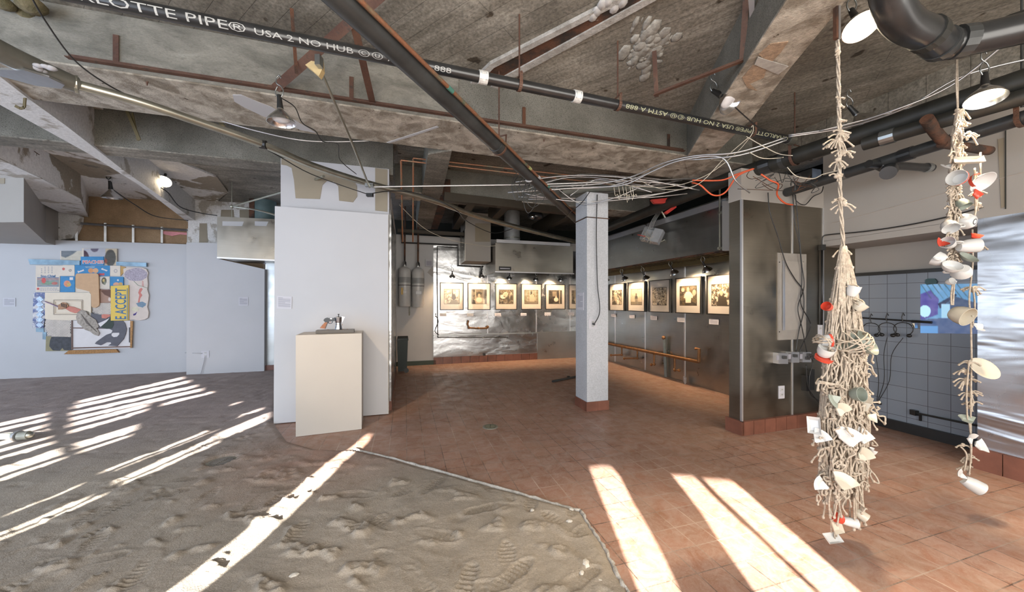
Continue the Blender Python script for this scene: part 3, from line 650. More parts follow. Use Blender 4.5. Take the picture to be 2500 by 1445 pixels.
# big diagonal black pipe with copper tube
dA, dB = pz(790, -40, 2.68), pz(1412, 540, 2.68)
t = thing('diagonal_pipe', 'fat black iron pipe crossing the picture diagonally from the top', 'pipe', (dA + dB) / 2)
MB().tube([dA, dB], .058, 20).build('pipe', M_GREYP, t, smooth=True)
dd_ = (dB - dA).normalized(); ds = Vector((dd_.y, -dd_.x, 0)); dL = (dB - dA).length
MB().tube([dA + dd_ * dL * .345, dA + dd_ * dL * .365], .064, 20).build('coupling_band', M_GREYP, t)
c = dA + dd_ * dL * .52; MB().ball(c + Vector((-.01, 0, -.045)), .03, 10, 6, (1.3, 1, .7)).build('paint_blob', M_WHITE, t, label='white paint blob')
t = thing('copper_tube', 'weathered copper tube strapped along the fat diagonal pipe', 'pipe', (dA + dB) / 2 + ds * .075)
MB().tube([dA + ds * .075, lerp(dA, dB, .3) + ds * .078, lerp(dA, dB, .6) + ds * .072, dB + ds * .07], .012, 10, smooth=6).build('tube', M_COPPER, t, smooth=True)
for q, mt in ((.17, M_GREEN), (.47, plain('yellow_primer', (.35, .36, .14), .7)), (.53, M_WHITE), (.6, M_GREEN)):
    MB().tube([lerp(dA, dB, q) + ds * .0765, lerp(dA, dB, q + .012) + ds * .0765], .0142, 10).build('solder_sleeve', mt, t)
hanger(0, 'red-oxide clevis hanger gripping the fat diagonal pipe', .062, dA, dd_, dL * .36, ZC)

# galvanised conduit sagging across the room
pts = [pz(-120, 60, 2.72), pz(30, 140, 2.72), pz(185, 206, 2.72), pz(330, 246, 2.72), pz(480, 296, 2.72), pz(640, 352, 2.72), pz(760, 403, 2.72), pz(900, 448, 2.72), pz(1060, 490, 2.72), pz(1200, 538, 2.72), pz(1405, 590, 2.72)]
t = thing('steel_conduit', 'pale galvanised pipe sagging from the upper left to the white post', 'pipe', pts[4])
MB().tube(pts[2:], [.030, .030, .033, .037, .045], 14, smooth=6).build('pipe', M_GALV, t, smooth=True)
MB().tube(pts[:3], [.062, .058, .048], 16, smooth=5).build('wide_pipe', plain('dull_galvanised_duct', (.20, .20, .175), .45, .6, var=.2, scale=6), t, smooth=True, label='wider dull grey length')
for q in (0.0, .018, .036): MB().tube([lerp(pts[2], pts[3], q - .01), lerp(pts[2], pts[3], q + .006)], .054, 16).build('clamp_ring', M_GALV, t)
MB().tube([pts[5] - Vector((.02, 0, 0)), pts[5] + Vector((.03, .01, -.003))], .036, 12).build('tape_band', M_BLACK, t)
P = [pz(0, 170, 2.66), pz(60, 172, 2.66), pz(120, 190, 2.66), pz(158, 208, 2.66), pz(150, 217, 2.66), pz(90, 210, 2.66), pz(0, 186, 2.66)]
mb = MB(); mb.prism(P, (0, 0, .012)); mb.build('pipe_highlight', M_CHROME, t, label='shiny strip standing in for the highlight under the wide length')  # highlight on the pipe's underside built as a bright strip
mb = MB(); rr = random.Random(8)
for k in range(9): mb.ball(pz(rr.uniform(84, 124), rr.uniform(160, 190), 2.70) + Vector((0, 0, 0)), rr.uniform(.018, .03), 7, 4, (1.2, 1, .5))
mb.build('plaster_splat', M_JOINT, t, smooth='all', label='white plaster splat')
def cable(name, label, pts, r, mat, cat='cable', group=None, smooth=6, n=6):
    o = MB().tube(pts, r, n, smooth=smooth).build(name, mat, smooth='all'); return tag(o, label, cat, group)
# thin bare conduit straight above the post
a, b2 = pz(920, 455, 2.62), pz(1790, 434, 2.62)
a = pY(905, 456, 3.9); b2 = pY(1795, 432, 4.6)
t = thing('bright_conduit', 'bright thin steel tube stretched level above the white post', 'pipe', (a + b2) / 2)
MB().tube([a, pY(1320, 450, 4.2), b2], .009, 8).build('tube', M_ZINC, t, smooth=True)
# suspension rods
t = thing('suspension_rod', 'thin grey rod slanting down from the pale timber wedge to the bright level tube', 'rod', pY(898, 455, 3.9))
MB().tube([pY(783, 172, 2.6), pY(860, 350, 3.1), pY(902, 457, 3.9)], .011, 8).build('rod', M_GALV, t, smooth=True)
MB().box(pY(902, 452, 3.88), (.09, .03, .035)).build('end_clamp', M_CLIP, t)
t = thing('timber_wedge', 'pale broken timber wedge with a steel clamp on the lettered pipe', 'wedge', pY(768, 165, 2.45))
MB().prism([pY(745, 158, 2.5), pY(782, 133, 2.5), pY(786, 170, 2.5), pY(778, 186, 2.5), pY(758, 168, 2.5)], (0, .04, 0)).build('wood', M_WOODW, t)
MB().box(pY(779, 150, 2.47), (.035, .05, .07)).build('clamp', M_CLIP, t)
t = thing('strut_tube', 'grey electrical tube running from the steel hood up to the pier', 'pipe', pY(565, 503, 5.2))
MB().tube([pY(566, 504, 5.8), pY(700, 465, 4.9), pY(790, 430, 3.95)], .014, 8, smooth=4).build('tube', M_GALV, t, smooth=True)
MB().tube([pY(566, 504, 5.8), pY(625, 512, 5.6), pY(690, 530, 4.6)], .012, 8, smooth=4).build('branch_tube', M_GALV, t, smooth=True)
MB().tube([pY(566, 440, 5.8), pY(566, 530, 5.8)], .006, 6).build('drop_rod', M_GALV, t)
MB().ball(pY(566, 504, 5.8), .03, 10, 6).build('junction', M_GALV, t, smooth=True)

# red-oxide angle irons
def angle(pts, w, t_, name, label, cat='bracket', grp=None, mat=M_RUST):
    a, b2 = Vector(pts[0]), Vector(pts[1]); d = (b2 - a).normalized(); s = Vector((d.y, -d.x, 0)).normalized() if abs(d.z) < .95 else Vector((1, 0, 0)); up = s.cross(d).normalized()
    if up.z < 0: up = -up
    th = thing(name, label, cat, (a + b2) / 2, grp); mb = MB()
    mb.hexa([a, a + s * w, b2 + s * w, b2], [a + up * t_, a + s * w + up * t_, b2 + s * w + up * t_, b2 + up * t_]); mb.build('flange', mat, th)
    MB().hexa([a + up * t_, a + s * t_ + up * t_, b2 + s * t_ + up * t_, b2 + up * t_], [a + up * w, a + s * t_ + up * w, b2 + s * t_ + up * w, b2 + up * w]).build('web', mat, th); return th
A1 = pv(168, 156, 3.135); A1.z = 2.985; A2 = pv(1668, 384, 3.135); A2.z = 2.985
ai = angle((A1, A2), .035, .005, 'angle_iron', 'long rusty angle iron bolted along the foot of the wide beam', 'angle iron')
for k, (x, y0, y1) in enumerate(((284, 86, 165), (858, 188, 250), (1279, 262, 322), (1632, 328, 382))):
    p1 = pv(x, y0, 3.14); p0 = Vector((p1.x, p1.y, 2.99)); lbs = ('leftmost rusty strap nailed to the wide beam face', 'rusty strap on the wide beam face right of the red-oxide struts', 'rusty strap on the pebbly beam face below the white clamp', 'bent rusty strap at the right end of the wide beam')
    d = UV(1, 0) * .016; n = UV(0, -.006); o = MB().hexa([p0 - d, p0 + d, p0 + d + n, p0 - d + n], [p1 - d, p1 + d, p1 + d + n, p1 - d + n]).build('iron_strap', M_RUSTD if k > 1 else M_RUST)
    tag(o, lbs[k], 'strap', 'straps on the wide beam face')
for k, (x, y) in enumerate(((358, 205), (1328, 345))):
    p = pz(x, y, 2.93); o = MB().prism([p + Vector((-.02, 0, .06)), p + Vector((.02, 0, .06)), p + Vector((0, 0, -.01))], (0, .006, 0)).build('hanging_tab', M_RUST)
    tag(o, ('pointed rusty tab hanging below the angle iron at left', 'pointed rusty tab hanging below the angle iron at centre right')[k], 'bracket')
def flat(a, b2, w, label, name='steel_strut', mat=M_RUST, t_=.008):
    a, b2 = Vector(a), Vector(b2); d = (b2 - a).normalized(); v_ = ((a + b2) / 2 - Vector((0, 0, H))).normalized(); s = d.cross(v_).normalized() * w / 2; n = s.normalized().cross(d).normalized() * t_
    o = MB().hexa([a - s, a + s, a + s + n, a - s + n], [b2 - s, b2 + s, b2 + s + n, b2 - s + n]).build(name, mat); return tag(o, label, 'strut')
flat(pz(672, 216, 2.99), pz(950, -30, 3.22), .062, 'wide brown steel flat rising from the angle iron towards the top edge')
flat(pz(862, 50, 3.16), pz(912, 262, 2.985), .05, 'brown steel flat forming the right leg of the inverted V')
flat(pz(712, 20, 3.33), pz(724, 180, 3.0), .022, 'thin rusty flat hanging behind the lettered pipe at left', mat=M_RUSTD)
th = angle((pz(1598, 236, 2.98), pz(1815, 152, 2.98)), .03, .006, 'angle_iron', 'short rusty angle iron carrying the silver clamp lamp', 'angle iron')
flat(pz(1603, 236, 2.99), pz(1597, 120, ZC), .032, 'rusty flat rising from the short angle iron to the mortar splash')
flat(pz(1812, 150, 2.99), pz(1822, -10, ZC - .02), .035, 'rusty flat beside the raking beam rising to the top edge')
o = MB().hexa([pz(1826, -10, 3.2), pz(1842, -10, 3.2), pz(1842, 60, 3.2), pz(1832, 72, 3.2)], [p + Vector((0, 0, .02)) for p in (pz(1826, -10, 3.2), pz(1842, -10, 3.2), pz(1842, 60, 3.2), pz(1832, 72, 3.2))]).build('plaster_shard', M_JOINT); tag(o, 'long white plaster shard hanging beside the raking beam', 'plaster shard')
# bent straps at rear left
def bent(pts, w, label, name='bent_strap'):
    mb = MB()
    for i in range(len(pts) - 1):
        a, b2 = pts[i], pts[i + 1]; d = (b2 - a).normalized(); s = d.cross(Vector((0, 1, 0)))
        s = s.normalized() * w / 2 if s.length > .1 else Vector((w / 2, 0, 0)); n = Vector((0, .006, 0)); mb.hexa([a - s, a + s, a + s + n, a - s + n], [b2 - s, b2 + s, b2 + s + n, b2 - s + n])
    o = mb.build(name, plain('dark_rusted_strap', (.10, .075, .03), .7)); return tag(o, label, 'strap')
bent([pY(60, 232, 2.72), pY(58, 262, 2.72), pY(48, 264, 2.72), pY(36, 258, 2.72)], .02, 'J-shaped iron strap hanging at the upper left edge')
bent([pY(306, 250, 3.4) + Vector((0, 0, .08)), pY(308, 268, 3.4), pY(322, 300, 3.4), pY(340, 342, 3.4)], .03, 'dark forked strap dropping into the painted pocket', 'forked_strap')
bent([pY(322, 275, 3.41), pY(336, 342, 3.41)], .02, 'thin dark strap crossing the forked one in the painted pocket', 'forked_strap')
bent([pY(466, 320, 3.9), pY(470, 345, 3.9), pY(460, 366, 3.9)], .03, 'short dark strap crossed like an X on the dim beam, left arm', 'forked_strap')
bent([pY(468, 322, 3.88), pY(470, 370, 3.88)], .03, 'short dark strap crossed like an X on the dim beam, right arm', 'forked_strap')
bent([pY(536, 295, 3.2), pY(546, 310, 3.2)], .03, 'tiny rusty strap end beside the pale conduit')
cable('rusty_wire', 'bent rusty wire sticking out of the peeling ceiling at left', [pY(58, 350, 4.4), pY(78, 348, 4.4), pY(80, 365, 4.4), pY(96, 378, 4.4)], .004, M_RUSTD, 'wire')
# mouldy insulation lump top left
mb = MB(); rr = random.Random(12)
for k in range(16): mb.ball(pz(rr.uniform(0, 85), rr.uniform(10, 80), 3.25) , rr.uniform(.03, .075), 8, 5, (1.2, 1, .7))
o = mb.build('insulation_lump', two('mouldy_insulation', (.10, .085, .04), (.20, .16, .09), 12, .4, .6, .95, bmp=1.0), smooth='all'); tag(o, 'brown mouldy lump of insulation at the top left corner', 'insulation', None, 'stuff')

# black pipes over the right side
def bigpipe(pts, r, label, mat=M_BLACKD, name='black_pipe', couplings=(), smooth=0, n=16):
    t = thing(name, label, 'pipe', sum(pts, Vector()) / len(pts)); MB().tube(pts, r, n, smooth=smooth).build('pipe', mat, t, smooth=True)
    P = pts
    for (q, w, cm) in couplings:
        i = min(int(q * (len(P) - 1)), len(P) - 2); f = q * (len(P) - 1) - i; a = lerp(P[i], P[i + 1], f); d = (P[i + 1] - P[i]).normalized()
        MB().tube([a - d * w, a + d * w], r + .006, n).build('coupling_band', cm, t)
    return t
bigpipe([pz(1470, 562, 2.74), pz(1800, 428, 2.74), pz(2560, 178, 2.74)], .075, 'widest black pipe running along the right ceiling past the hanging strings', couplings=((.58, .05, M_BLACKP), (.62, .02, M_GREYP)))
bigpipe([pz(2108, 352, 2.62), pz(2560, 218, 2.62)], .05, 'second black pipe below the widest one at upper right', couplings=((.17, .04, M_CLIP),))
bigpipe([pz(1920, 470, 2.52), pz(2060, 425, 2.52), pz(2560, 268, 2.52)], .045, 'lowest black pipe hanging in front of the white header', M_GREYP, couplings=((.5, .03, M_CLIP), (.7, .04, M_BLACKP)))
bigpipe([pz(2120, 400, 2.5), pz(2275, 410, 2.5)], .032, 'short branch stub pointing at the white header', M_BLACKP, couplings=((.93, .02, M_CLIP),))
bigpipe([pz(2300, 350, 2.5), pz(2415, 368, 2.5)], .032, 'short rusty branch stub near the header joint', M_RUSTD)
bigpipe([pz(2145, 398, 2.52), pz(2172, 412, 2.45), pz(2168, 422, 2.36)], .05, 'black elbow fitting in the middle of the lowest pipe', M_BLACKP, smooth=4)
bigpipe([pz(2262, 290, 2.62), pz(2290, 330, 2.55), pz(2315, 352, 2.5)], .035, 'rust red elbow between the black pipes', M_RUSTD, smooth=4)
bigpipe([pz(2165, -60, 2.9), pz(2182, 20, 2.8), pz(2215, 62, 2.76), pz(2262, 82, 2.76), pz(2300, 108, 2.76), pz(2360, 100, 2.76), pz(2560, 55, 2.76)], .075, 'fat glossy black elbow pipe coupled at the top right corner', M_BLACKP, smooth=5,
        couplings=((.51, .03, M_BLACKD), (.66, .022, M_GREYP), (.8, .028, M_GREYP)))
bigpipe([pz(2400, 110, 2.84), pz(2440, 60, 2.86), pz(2560, 20, 2.86)], .028, 'thinner black pipe climbing over the glossy elbow', M_BLACKD, smooth=4)
hanger(0, 'black band hanger around the glossy pipe at the upper right', .08, pz(2300, 108, 2.76), (pz(2560, 55, 2.76) - pz(2360, 100, 2.76)).normalized(), .45, ZC, M_BLACKD, M_BLACKD)
q0, q1 = pz(1800, 428, 2.74), pz(2560, 178, 2.74); qd = (q1 - q0).normalized()
hanger(0, 'brown clevis hanger on the widest pipe beside the end of the lettered pipe', .08, q0, qd, .55, ZC)
hanger(0, 'red clevis hanger on the lowest pipe right of the rope', .05, pz(2060, 425, 2.52), (pz(2560, 268, 2.52) - pz(2060, 425, 2.52)).normalized(), 1.0, ZC, M_RUSTD, M_GREYP)
bigpipe([pv(1370, 468, 4.05), pv(1500, 458, 4.05), pv(1620, 462, 4.05)], .04, 'dull grey pipe lying across the top of the white post', plain('grey_green_pipe', (.12, .125, .11), .6))
# copper water lines over kitchen entrance
for k, (x0, y0, x1, y1) in enumerate(((985, 391, 1560, 458), (1012, 386, 1560, 446))):
    lb = ('lower of two copper lines above the kitchen entrance', 'upper of two copper lines above the kitchen entrance')[k]
    t = thing('copper_line', lb, 'pipe', pv((x0 + x1) / 2, (y0 + y1) / 2, 4.3))
    MB().tube([pv(x0 - 2 - k * 2, 590, 5.2), pv(x0 - 6 + k * 3, y0, 4.3)], .011, 8).build('riser', M_COPPER, t, smooth=True)
    MB().tube([pv(x0 - 6 + k * 3, y0, 4.3), pv(x1, y1, 4.3)], .009, 8).build('tube', M_COPPER, t, smooth=True)
t = thing('pipe_clip', 'copper bracket clipping the two copper lines to the short beam', 'bracket', pv(1057, 385, 4.25)); MB().box(pv(1057, 390, 4.27), (.028, .02, .13)).build('plate', plain('copper_clip', (.5, .25, .15), .45, .6), t)
for y in (391, 404): MB().box(pv(1057, y, 4.26), (.05, .03, .03)).build('saddle', M_COPPER, t)

# ---------------------------------------------------------------- armoured cables, wires
def pc(L): return [pY(*q) for q in L]
ZL = 'grey armoured cable '
grp = 'grey armoured cables over the kitchen entrance'
cable('armored_cable', ZL + 'looping over the post and up to the end of the lettered pipe', pc([(1330, 455, 4.2), (1450, 450, 4.1), (1540, 432, 3.9), (1620, 398, 3.6), (1700, 380, 3.4), (1800, 372, 3.2), (1920, 335, 3.1)]), .008, M_ZINC, group=grp)
cable('armored_cable', ZL + 'just under its twin, curving up to the lettered pipe end', pc([(1350, 462, 4.2), (1480, 456, 4.1), (1560, 432, 3.9), (1640, 396, 3.6), (1720, 388, 3.4), (1810, 378, 3.2), (1920, 342, 3.1)]), .008, M_ZINC, group=grp)
cable('armored_cable', ZL + 'third strand of the bundle, dipping to the kitchen', pc([(1240, 470, 4.2), (1420, 458, 4.1), (1520, 452, 3.9), (1590, 420, 3.7), (1660, 392, 3.5), (1760, 384, 3.3), (1795, 440, 3.3), (1830, 470, 3.4)]), .008, M_ZINC, group=grp)
cable('armored_cable', ZL + 'from the pipe end to the upper right, top strand', pc([(1925, 330, 3.1), (2040, 312, 2.9), (2180, 270, 2.6), (2320, 210, 2.4), (2450, 110, 2.2)]), .007, M_ZINC, group=grp)
cable('armored_cable', ZL + 'running from the pipe end to the right edge, lower strand', pc([(1925, 334, 3.1), (2060, 312, 2.9), (2200, 268, 2.6), (2330, 195, 2.4), (2420, 165, 2.3), (2520, 142, 2.2)]), .007, M_ZINC, group=grp)
cable('armored_cable', ZL + 'hugging the widest pipe', pc([(2000, 320, 2.9), (2150, 282, 2.7), (2300, 240, 2.6), (2420, 200, 2.5)]), .005, M_ZINC, group=grp)
cable('armored_cable', ZL + 'sagging under the wide beam at left', pc([(405, 265, 3.0), (520, 290, 3.1), (620, 318, 3.2), (720, 340, 3.3), (800, 346, 3.4), (900, 344, 3.5)]), .006, M_ZINC, group=grp)
rr = random.Random(21)
for k in range(13):
    x0 = rr.uniform(1255, 1420); x1 = rr.uniform(1560, 1760); y0 = rr.uniform(440, 492); y1 = rr.uniform(440, 470); Y0 = rr.uniform(4.3, 4.9); sg = rr.uniform(-40, 46)
    P_ = [(x0, y0, Y0), (lerp(x0, x1, .3), (y0 + y1) / 2 + sg, Y0), (lerp(x0, x1, .65), (y0 + y1) / 2 + sg * .7, Y0 - .2), (x1, y1, Y0 - .3)]
    cable('armored_cable', 'grey cable in the tangle between the white post and the steel stub wall', pc(P_), rr.choice((.004, .006, .007)), M_ZINC, group='tangled grey cables behind the post', smooth=5)
for k in range(9):
    x = 1262 + k * 5 + rr.uniform(-4, 4); y = 415 + k * 5; w = rr.uniform(10, 26); L = rr.uniform(30, 75)
    cable('loose_wire', 'dark loose wire loop hanging from the fat diagonal pipe', pc([(x, y, 3.95), (x - w, y + L * .5, 3.95), (x - w * .3, y + L, 3.95), (x + w, y + L * .6, 3.95), (x + w * .7, y + 8, 3.95)]), .003, M_GREYP, 'wire', 'dark wire loops on the diagonal pipe', 5, 5)
CW = 'cream coloured wire '
for lb, L in (('hooked over the lettered pipe under the raking beam, long strand', [(1830, 318, 3.1), (1838, 306, 3.1), (1834, 330, 3.1), (1790, 380, 3.3), (1720, 430, 3.5), (1640, 455, 3.8), (1560, 455, 4.0), (1480, 448, 4.1)]),
              ('running beside the long strand and dipping lower', [(1828, 335, 3.1), (1770, 385, 3.3), (1700, 452, 3.5), (1620, 462, 3.8), (1560, 440, 4.0)]),
              ('trailing right from the lettered pipe to the brown hanger', [(1822, 333, 3.05), (1860, 355, 3.0), (1900, 375, 3.0), (1935, 380, 2.9)]),
              ('trailing right just below, ending at the black pipe', [(1830, 372, 3.05), (1860, 386, 3.0), (1900, 386, 3.0), (1912, 384, 2.9)]),
              ('drooping under the widest black pipe', [(1922, 408, 3.0), (1945, 430, 3.0), (1985, 436, 3.0), (2010, 425, 3.0), (2050, 416, 2.9)])):
    cable('cream_wire', CW + lb, pc(L), .0035, M_WIREW, 'wire', smooth=6, n=5)
for k in range(6):
    x = 1500 + k * 9 + rr.uniform(-3, 3)
    cable('cream_wire', 'cream zigzag wire end dangling above the right side of the post', pc([(x, 455, 4.0), (x + 4, 478, 4.0), (x + 9, 474, 4.0), (x + rr.uniform(2, 14), 488 + rr.uniform(-8, 8), 4.0)]), .003, M_WIREW, 'wire', 'cream wire ends above the post', 3, 5)
cable('orange_cord', 'orange extension cord looping down beside the steel stub wall', pc([(1690, 440, 3.6), (1760, 440, 3.5), (1800, 425, 3.4), (1840, 412, 3.3), (1800, 430, 3.4), (1770, 470, 3.5), (1740, 476, 3.5), (1710, 452, 3.5), (1690, 446, 3.6)]), .008, M_ORANGE, 'cord')
cable('orange_cord', 'orange extension cord hanging over the panel at the stub wall top', pc([(1858, 425, 3.3), (1880, 440, 3.3), (1900, 450, 3.3), (1897, 475, 3.4), (1915, 495, 3.45), (1935, 500, 3.5)]), .008, M_ORANGE, 'cord')
cable('black_cable', 'black cable across the top left corner down to the pale conduit', pc([(70, -20, 2.0), (110, 50, 2.1), (180, 145, 2.25), (260, 205, 2.4), (340, 245, 2.6), (480, 305, 2.9), (640, 360, 3.1), (760, 425, 3.6), (900, 475, 4.0)]), .005, M_BLACK)
cable('black_cable', 'black cable from the clip above the pier looping to the duct', pc([(898, 474, 4.0), (960, 466, 4.2), (1030, 475, 4.4), (1110, 510, 4.6), (1140, 540, 5.5), (1200, 568, 6.2), (1240, 562, 6.4), (1270, 548, 6.4)]), .006, M_BLACK)
t = thing('cable_clip', 'black plastic cable clip above the right corner of the partition', 'clip', pY(903, 476, 4.0)); MB().box(pY(903, 476, 3.99), (.07, .04, .035)).build('body', M_BLACK, t)
cable('pale_wire', 'pale yellow wire slanting across the kitchen doorway', pc([(975, 500, 5.0), (1040, 560, 5.5), (1110, 588, 6.0), (1180, 600, 6.8), (1210, 600, 6.9)]), .004, M_WIREW, 'wire')
cable('black_cable', 'black cord hanging down the white post to its socket', [pY(1458, 400 + 75, 4.38), pY(1456, 560, 4.36), pY(1457, 640, 4.37), pY(1459, 700, 4.37), pY(1464, 745, 4.37), pY(1462, 770, 4.36), pY(1450, 792, 4.34)], .006, M_BLACK)
cable('black_cable', 'black cord slanting over the left corner of the post', pc([(1440, 468, 4.2), (1420, 495, 4.3), (1400, 512, 4.5), (1380, 530, 4.8)]), .005, M_BLACK)

# ================================================================ clamp lamps
def lamp_proto(name, label, loc, down, on=True, size=.105, strength=60, grp='clamp lamps under the bare ceiling', col=(1, .80, .55), spot=False):
    """bell reflector clamp lamp built with its lamp axis on local -Z"""
    t = thing(name, label, 'lamp', loc, grp)
    s = size; R = Vector(down).normalized().to_track_quat('-Z', 'Y').to_matrix().to_4x4()
    T = lambda p: R @ Vector(p)
    prof = [(.022, .13), (.026, .10), (.034, .09), (.05, .07), (.075, .045), (.095, .02), (.103, 0), (.106, 0), (.099, .02), (.079, .047), (.054, .073), (.036, .094), (.024, .105), (.02, .13)]
    prof = [(r * s / .105, z * s / .105) for r, z in prof]
    MB().lathe(prof, R, 24).build('reflector', M_CHROME, t, world=False, smooth=True)
    MB().lathe([(s * x, s * y) for x, y in ((.001, 2.15), (.16, 2.15), (.17, 2.0), (.2, 1.5), (.24, 1.1), (.001, 1.1))], R, 12).build('socket', M_BLACK, t, world=False, smooth=True)
    MB().lathe([(s * x, s * y) for x, y in ((.001, .05), (.38, .08), (.60, .2), (.64, .35), (.45, .7), (.2, 1.0))], R, 16).build('bulb', M_BULB if on else M_BULBO, t, world=False, smooth='all', label='glowing bulb' if on else None)
    h = MB(); up = Vector((0, 0, 1)); top = T((0, 0, s * 2.0))
    h.tube([top + Vector((.0, 0, -.02)), top + Vector((.028, 0, .03)), top + Vector((.015, 0, .07)), top + Vector((-.018, 0, .095)), top + Vector((-.02, 0, .13)), top + Vector((.0, 0, .15)), top + Vector((.012, 0, .13))], .004, 6, smooth=5)
    h.tube([top + Vector((.0, 0, -.02)), top + Vector((-.028, 0, .03)), top + Vector((-.012, 0, .075))], .004, 6, smooth=5)
    h.build('wire_clamp', M_CLIP, t, world=False, smooth='all')
    if on:
        l = bpy.data.lights.new('bulb_light', 'SPOT' if spot else 'POINT'); l.energy = strength; l.color = col; l.shadow_soft_size = .04
        if spot: l.spot_size = math.radians(100 if strength > 60 else 130); l.spot_blend = .7
        lo = bpy.data.objects.new('bulb_light', l); link(lo); lo.parent = t; lo.location = T((0, 0, -.02)); lo.rotation_euler = Vector(down).to_track_quat('-Z', 'Y').to_euler()
    return t
lamp_proto('clamp_lamp', 'silver clamp lamp hanging from the angle iron in front of the white smear', pz(687, 300, 2.60), (.05, .05, -1), False, .088)
lamp_proto('clamp_lamp', 'lit clamp lamp at left aimed towards the floor', pY(398, 443, 5.3), (.35, -.55, -.75), True, .10, 10, spot=True)
lamp_proto('clamp_lamp', 'unlit silver clamp lamp above the collage', pY(273, 484, 5.6), (0, .1, -1), False, .125)
lamp_proto('clamp_lamp', 'silver clamp lamp with its bowl turned out, under the raking beam', pY(1786, 247, 2.75), (.35, -.55, -.70), False, .10)
lamp_proto('clamp_lamp', 'big glowing clamp lamp at the top right beside the rope', pY(2103, 66, 1.98), (-.10, -.42, -.85), True, .085, 170, spot=True)
lamp_proto('clamp_lamp', 'glowing clamp lamp tilted on the black pipe at the upper right', pY(2405, 243, 2.15), (-.20, -.16, -.92), True, .088, 200, spot=True)
lamp_proto('clamp_lamp', 'small clamp lamp tucked behind the widest pipe near the rope', pY(2110, 300, 3.0), (.5, -.1, -.7), False, .09)
# warm lamp over the pedestal, clipped above the frame
cable('black_cable', 'black cord dropping from the hanging silver lamp', pc([(688, 240, 2.6), (720, 262, 2.7), (738, 300, 2.8), (770, 320, 2.9), (788, 345, 3.0), (825, 352, 3.2), (830, 390, 3.5), (870, 425, 3.8)]), .004, M_BLACK)
cable('black_cable', 'black cord from the unlit lamp above the collage running right', pc([(275, 462, 5.6), (300, 480, 5.7), (330, 500, 5.9), (380, 528, 6.2), (460, 538, 6.5)]), .008, M_BLACK)
cable('black_cable', 'black cord from the lit left lamp to the steel hood', pc([(372, 425, 5.2), (382, 450, 5.2), (410, 470, 5.4), (440, 505, 5.8), (490, 520, 6.1), (530, 526, 6.2)]), .008, M_BLACK)
cable('black_cable', 'black cord from the turned-out lamp to the brown hanger', pc([(1795, 262, 2.7), (1820, 285, 2.8), (1850, 310, 2.9), (1870, 318, 3.0)]), .005, M_BLACK)
for k, (x, y, Y) in enumerate(((265, 432, 5.55), (391, 391, 5.2))):
    a = pY(x, y, Y); o = MB().tube([a + Vector((.035 * math.cos(w), 0, .035 * math.sin(w))) for w in np.linspace(0, 6.28, 13)], .007, 6).build('clamp_grip', M_BLACK, smooth='all')
    tag(o, ('black ring grip fixed to the ceiling above the unlit collage lamp', 'black ring grip fixed to the ceiling above the lit left lamp')[k], 'clip')

# row lamps above the photographs
ul = [(1104, 676, 'first'), (1176, 676, 'second'), (1243, 680, 'third'), (1308, 683, 'fourth'), (1369, 684, 'fifth')]
for k, (x, y, w) in enumerate(ul):
    lamp_proto('picture_lamp', f'small clamp lamp over the {w} photograph from the left on the back wall', pv(x, y, 7.45), (-.1, .5, -.8), True, .062, 40, 'picture lamps over the photographs', (1, .70, .42), True)
for k, (x, y, w) in enumerate(((1481, 687, 'hidden behind the post edge'), (1526, 682, 'over the photo of a standing pair'), (1578, 681, 'over the photo of a lone dark figure'), (1647, 668, 'over the crowded bright photograph'), (1727, 661, 'over the photo of a man in white'))):
    on = k != 2
    lamp_proto('picture_lamp', f'small wide clamp lamp, right kitchen wall, {w}', pu(x, y, 4.2), (.5, .1, -.85), on, .075, 46, 'picture lamps over the photographs', (1, .70, .42), True)
# ================================================================ painted pictures (flat art on real panels)
class Canvas:
    def __init__(s, w, h, col=(.5, .5, .5)): w = int(w * 1.7); h = int(h * 1.7); s.w, s.h = w, h; s.a = np.ones((h, w, 3)) * np.array(col); s.Y, s.X = np.mgrid[0:h, 0:w]; s.X = (s.X + .5) / w; s.Y = (s.Y + .5) / h
    def noise(s, f, amt, seed, col=None, th=None):
        n = vnoise(s.X * f, s.Y * f, 1, seed) * .6 + vnoise(s.X * f * 2.3, s.Y * f * 2.3, 1, seed + 1) * .4
        if th is not None: s.a[n > th] = col
        else: s.a += ((n - .5) * amt)[..., None]
        return s
    def ell(s, cx, cy, rx, ry, col, a=0.0):
        dx, dy = s.X - cx, s.Y - cy; x = dx * math.cos(a) + dy * math.sin(a); y = -dx * math.sin(a) + dy * math.cos(a)
        s.a[(x / rx) ** 2 + (y / ry) ** 2 < 1] = col; return s
    def rect(s, x0, y0, x1, y1, col): s.a[(s.X >= x0) & (s.X <= x1) & (s.Y >= y0) & (s.Y <= y1)] = col; return s
    def poly(s, P, col):
        ins = np.zeros(s.X.shape, bool); n = len(P)
        for i in range(n):
            ax, ay = P[i]; bx, by = P[(i + 1) % n]
            ins ^= ((ay > s.Y) != (by > s.Y)) & (s.X < (bx - ax) * (s.Y - ay) / (by - ay + 1e-12) + ax)
        s.a[ins] = col; return s
M_ART, nt, b = base_mat('picture_ink', (.5, .5, .5), .55)
at_ = nd(nt, 'ShaderNodeAttribute'); at_.attribute_name = 'ink'; nt.links.new(at_.outputs['Color'], b.inputs['Base Color'])
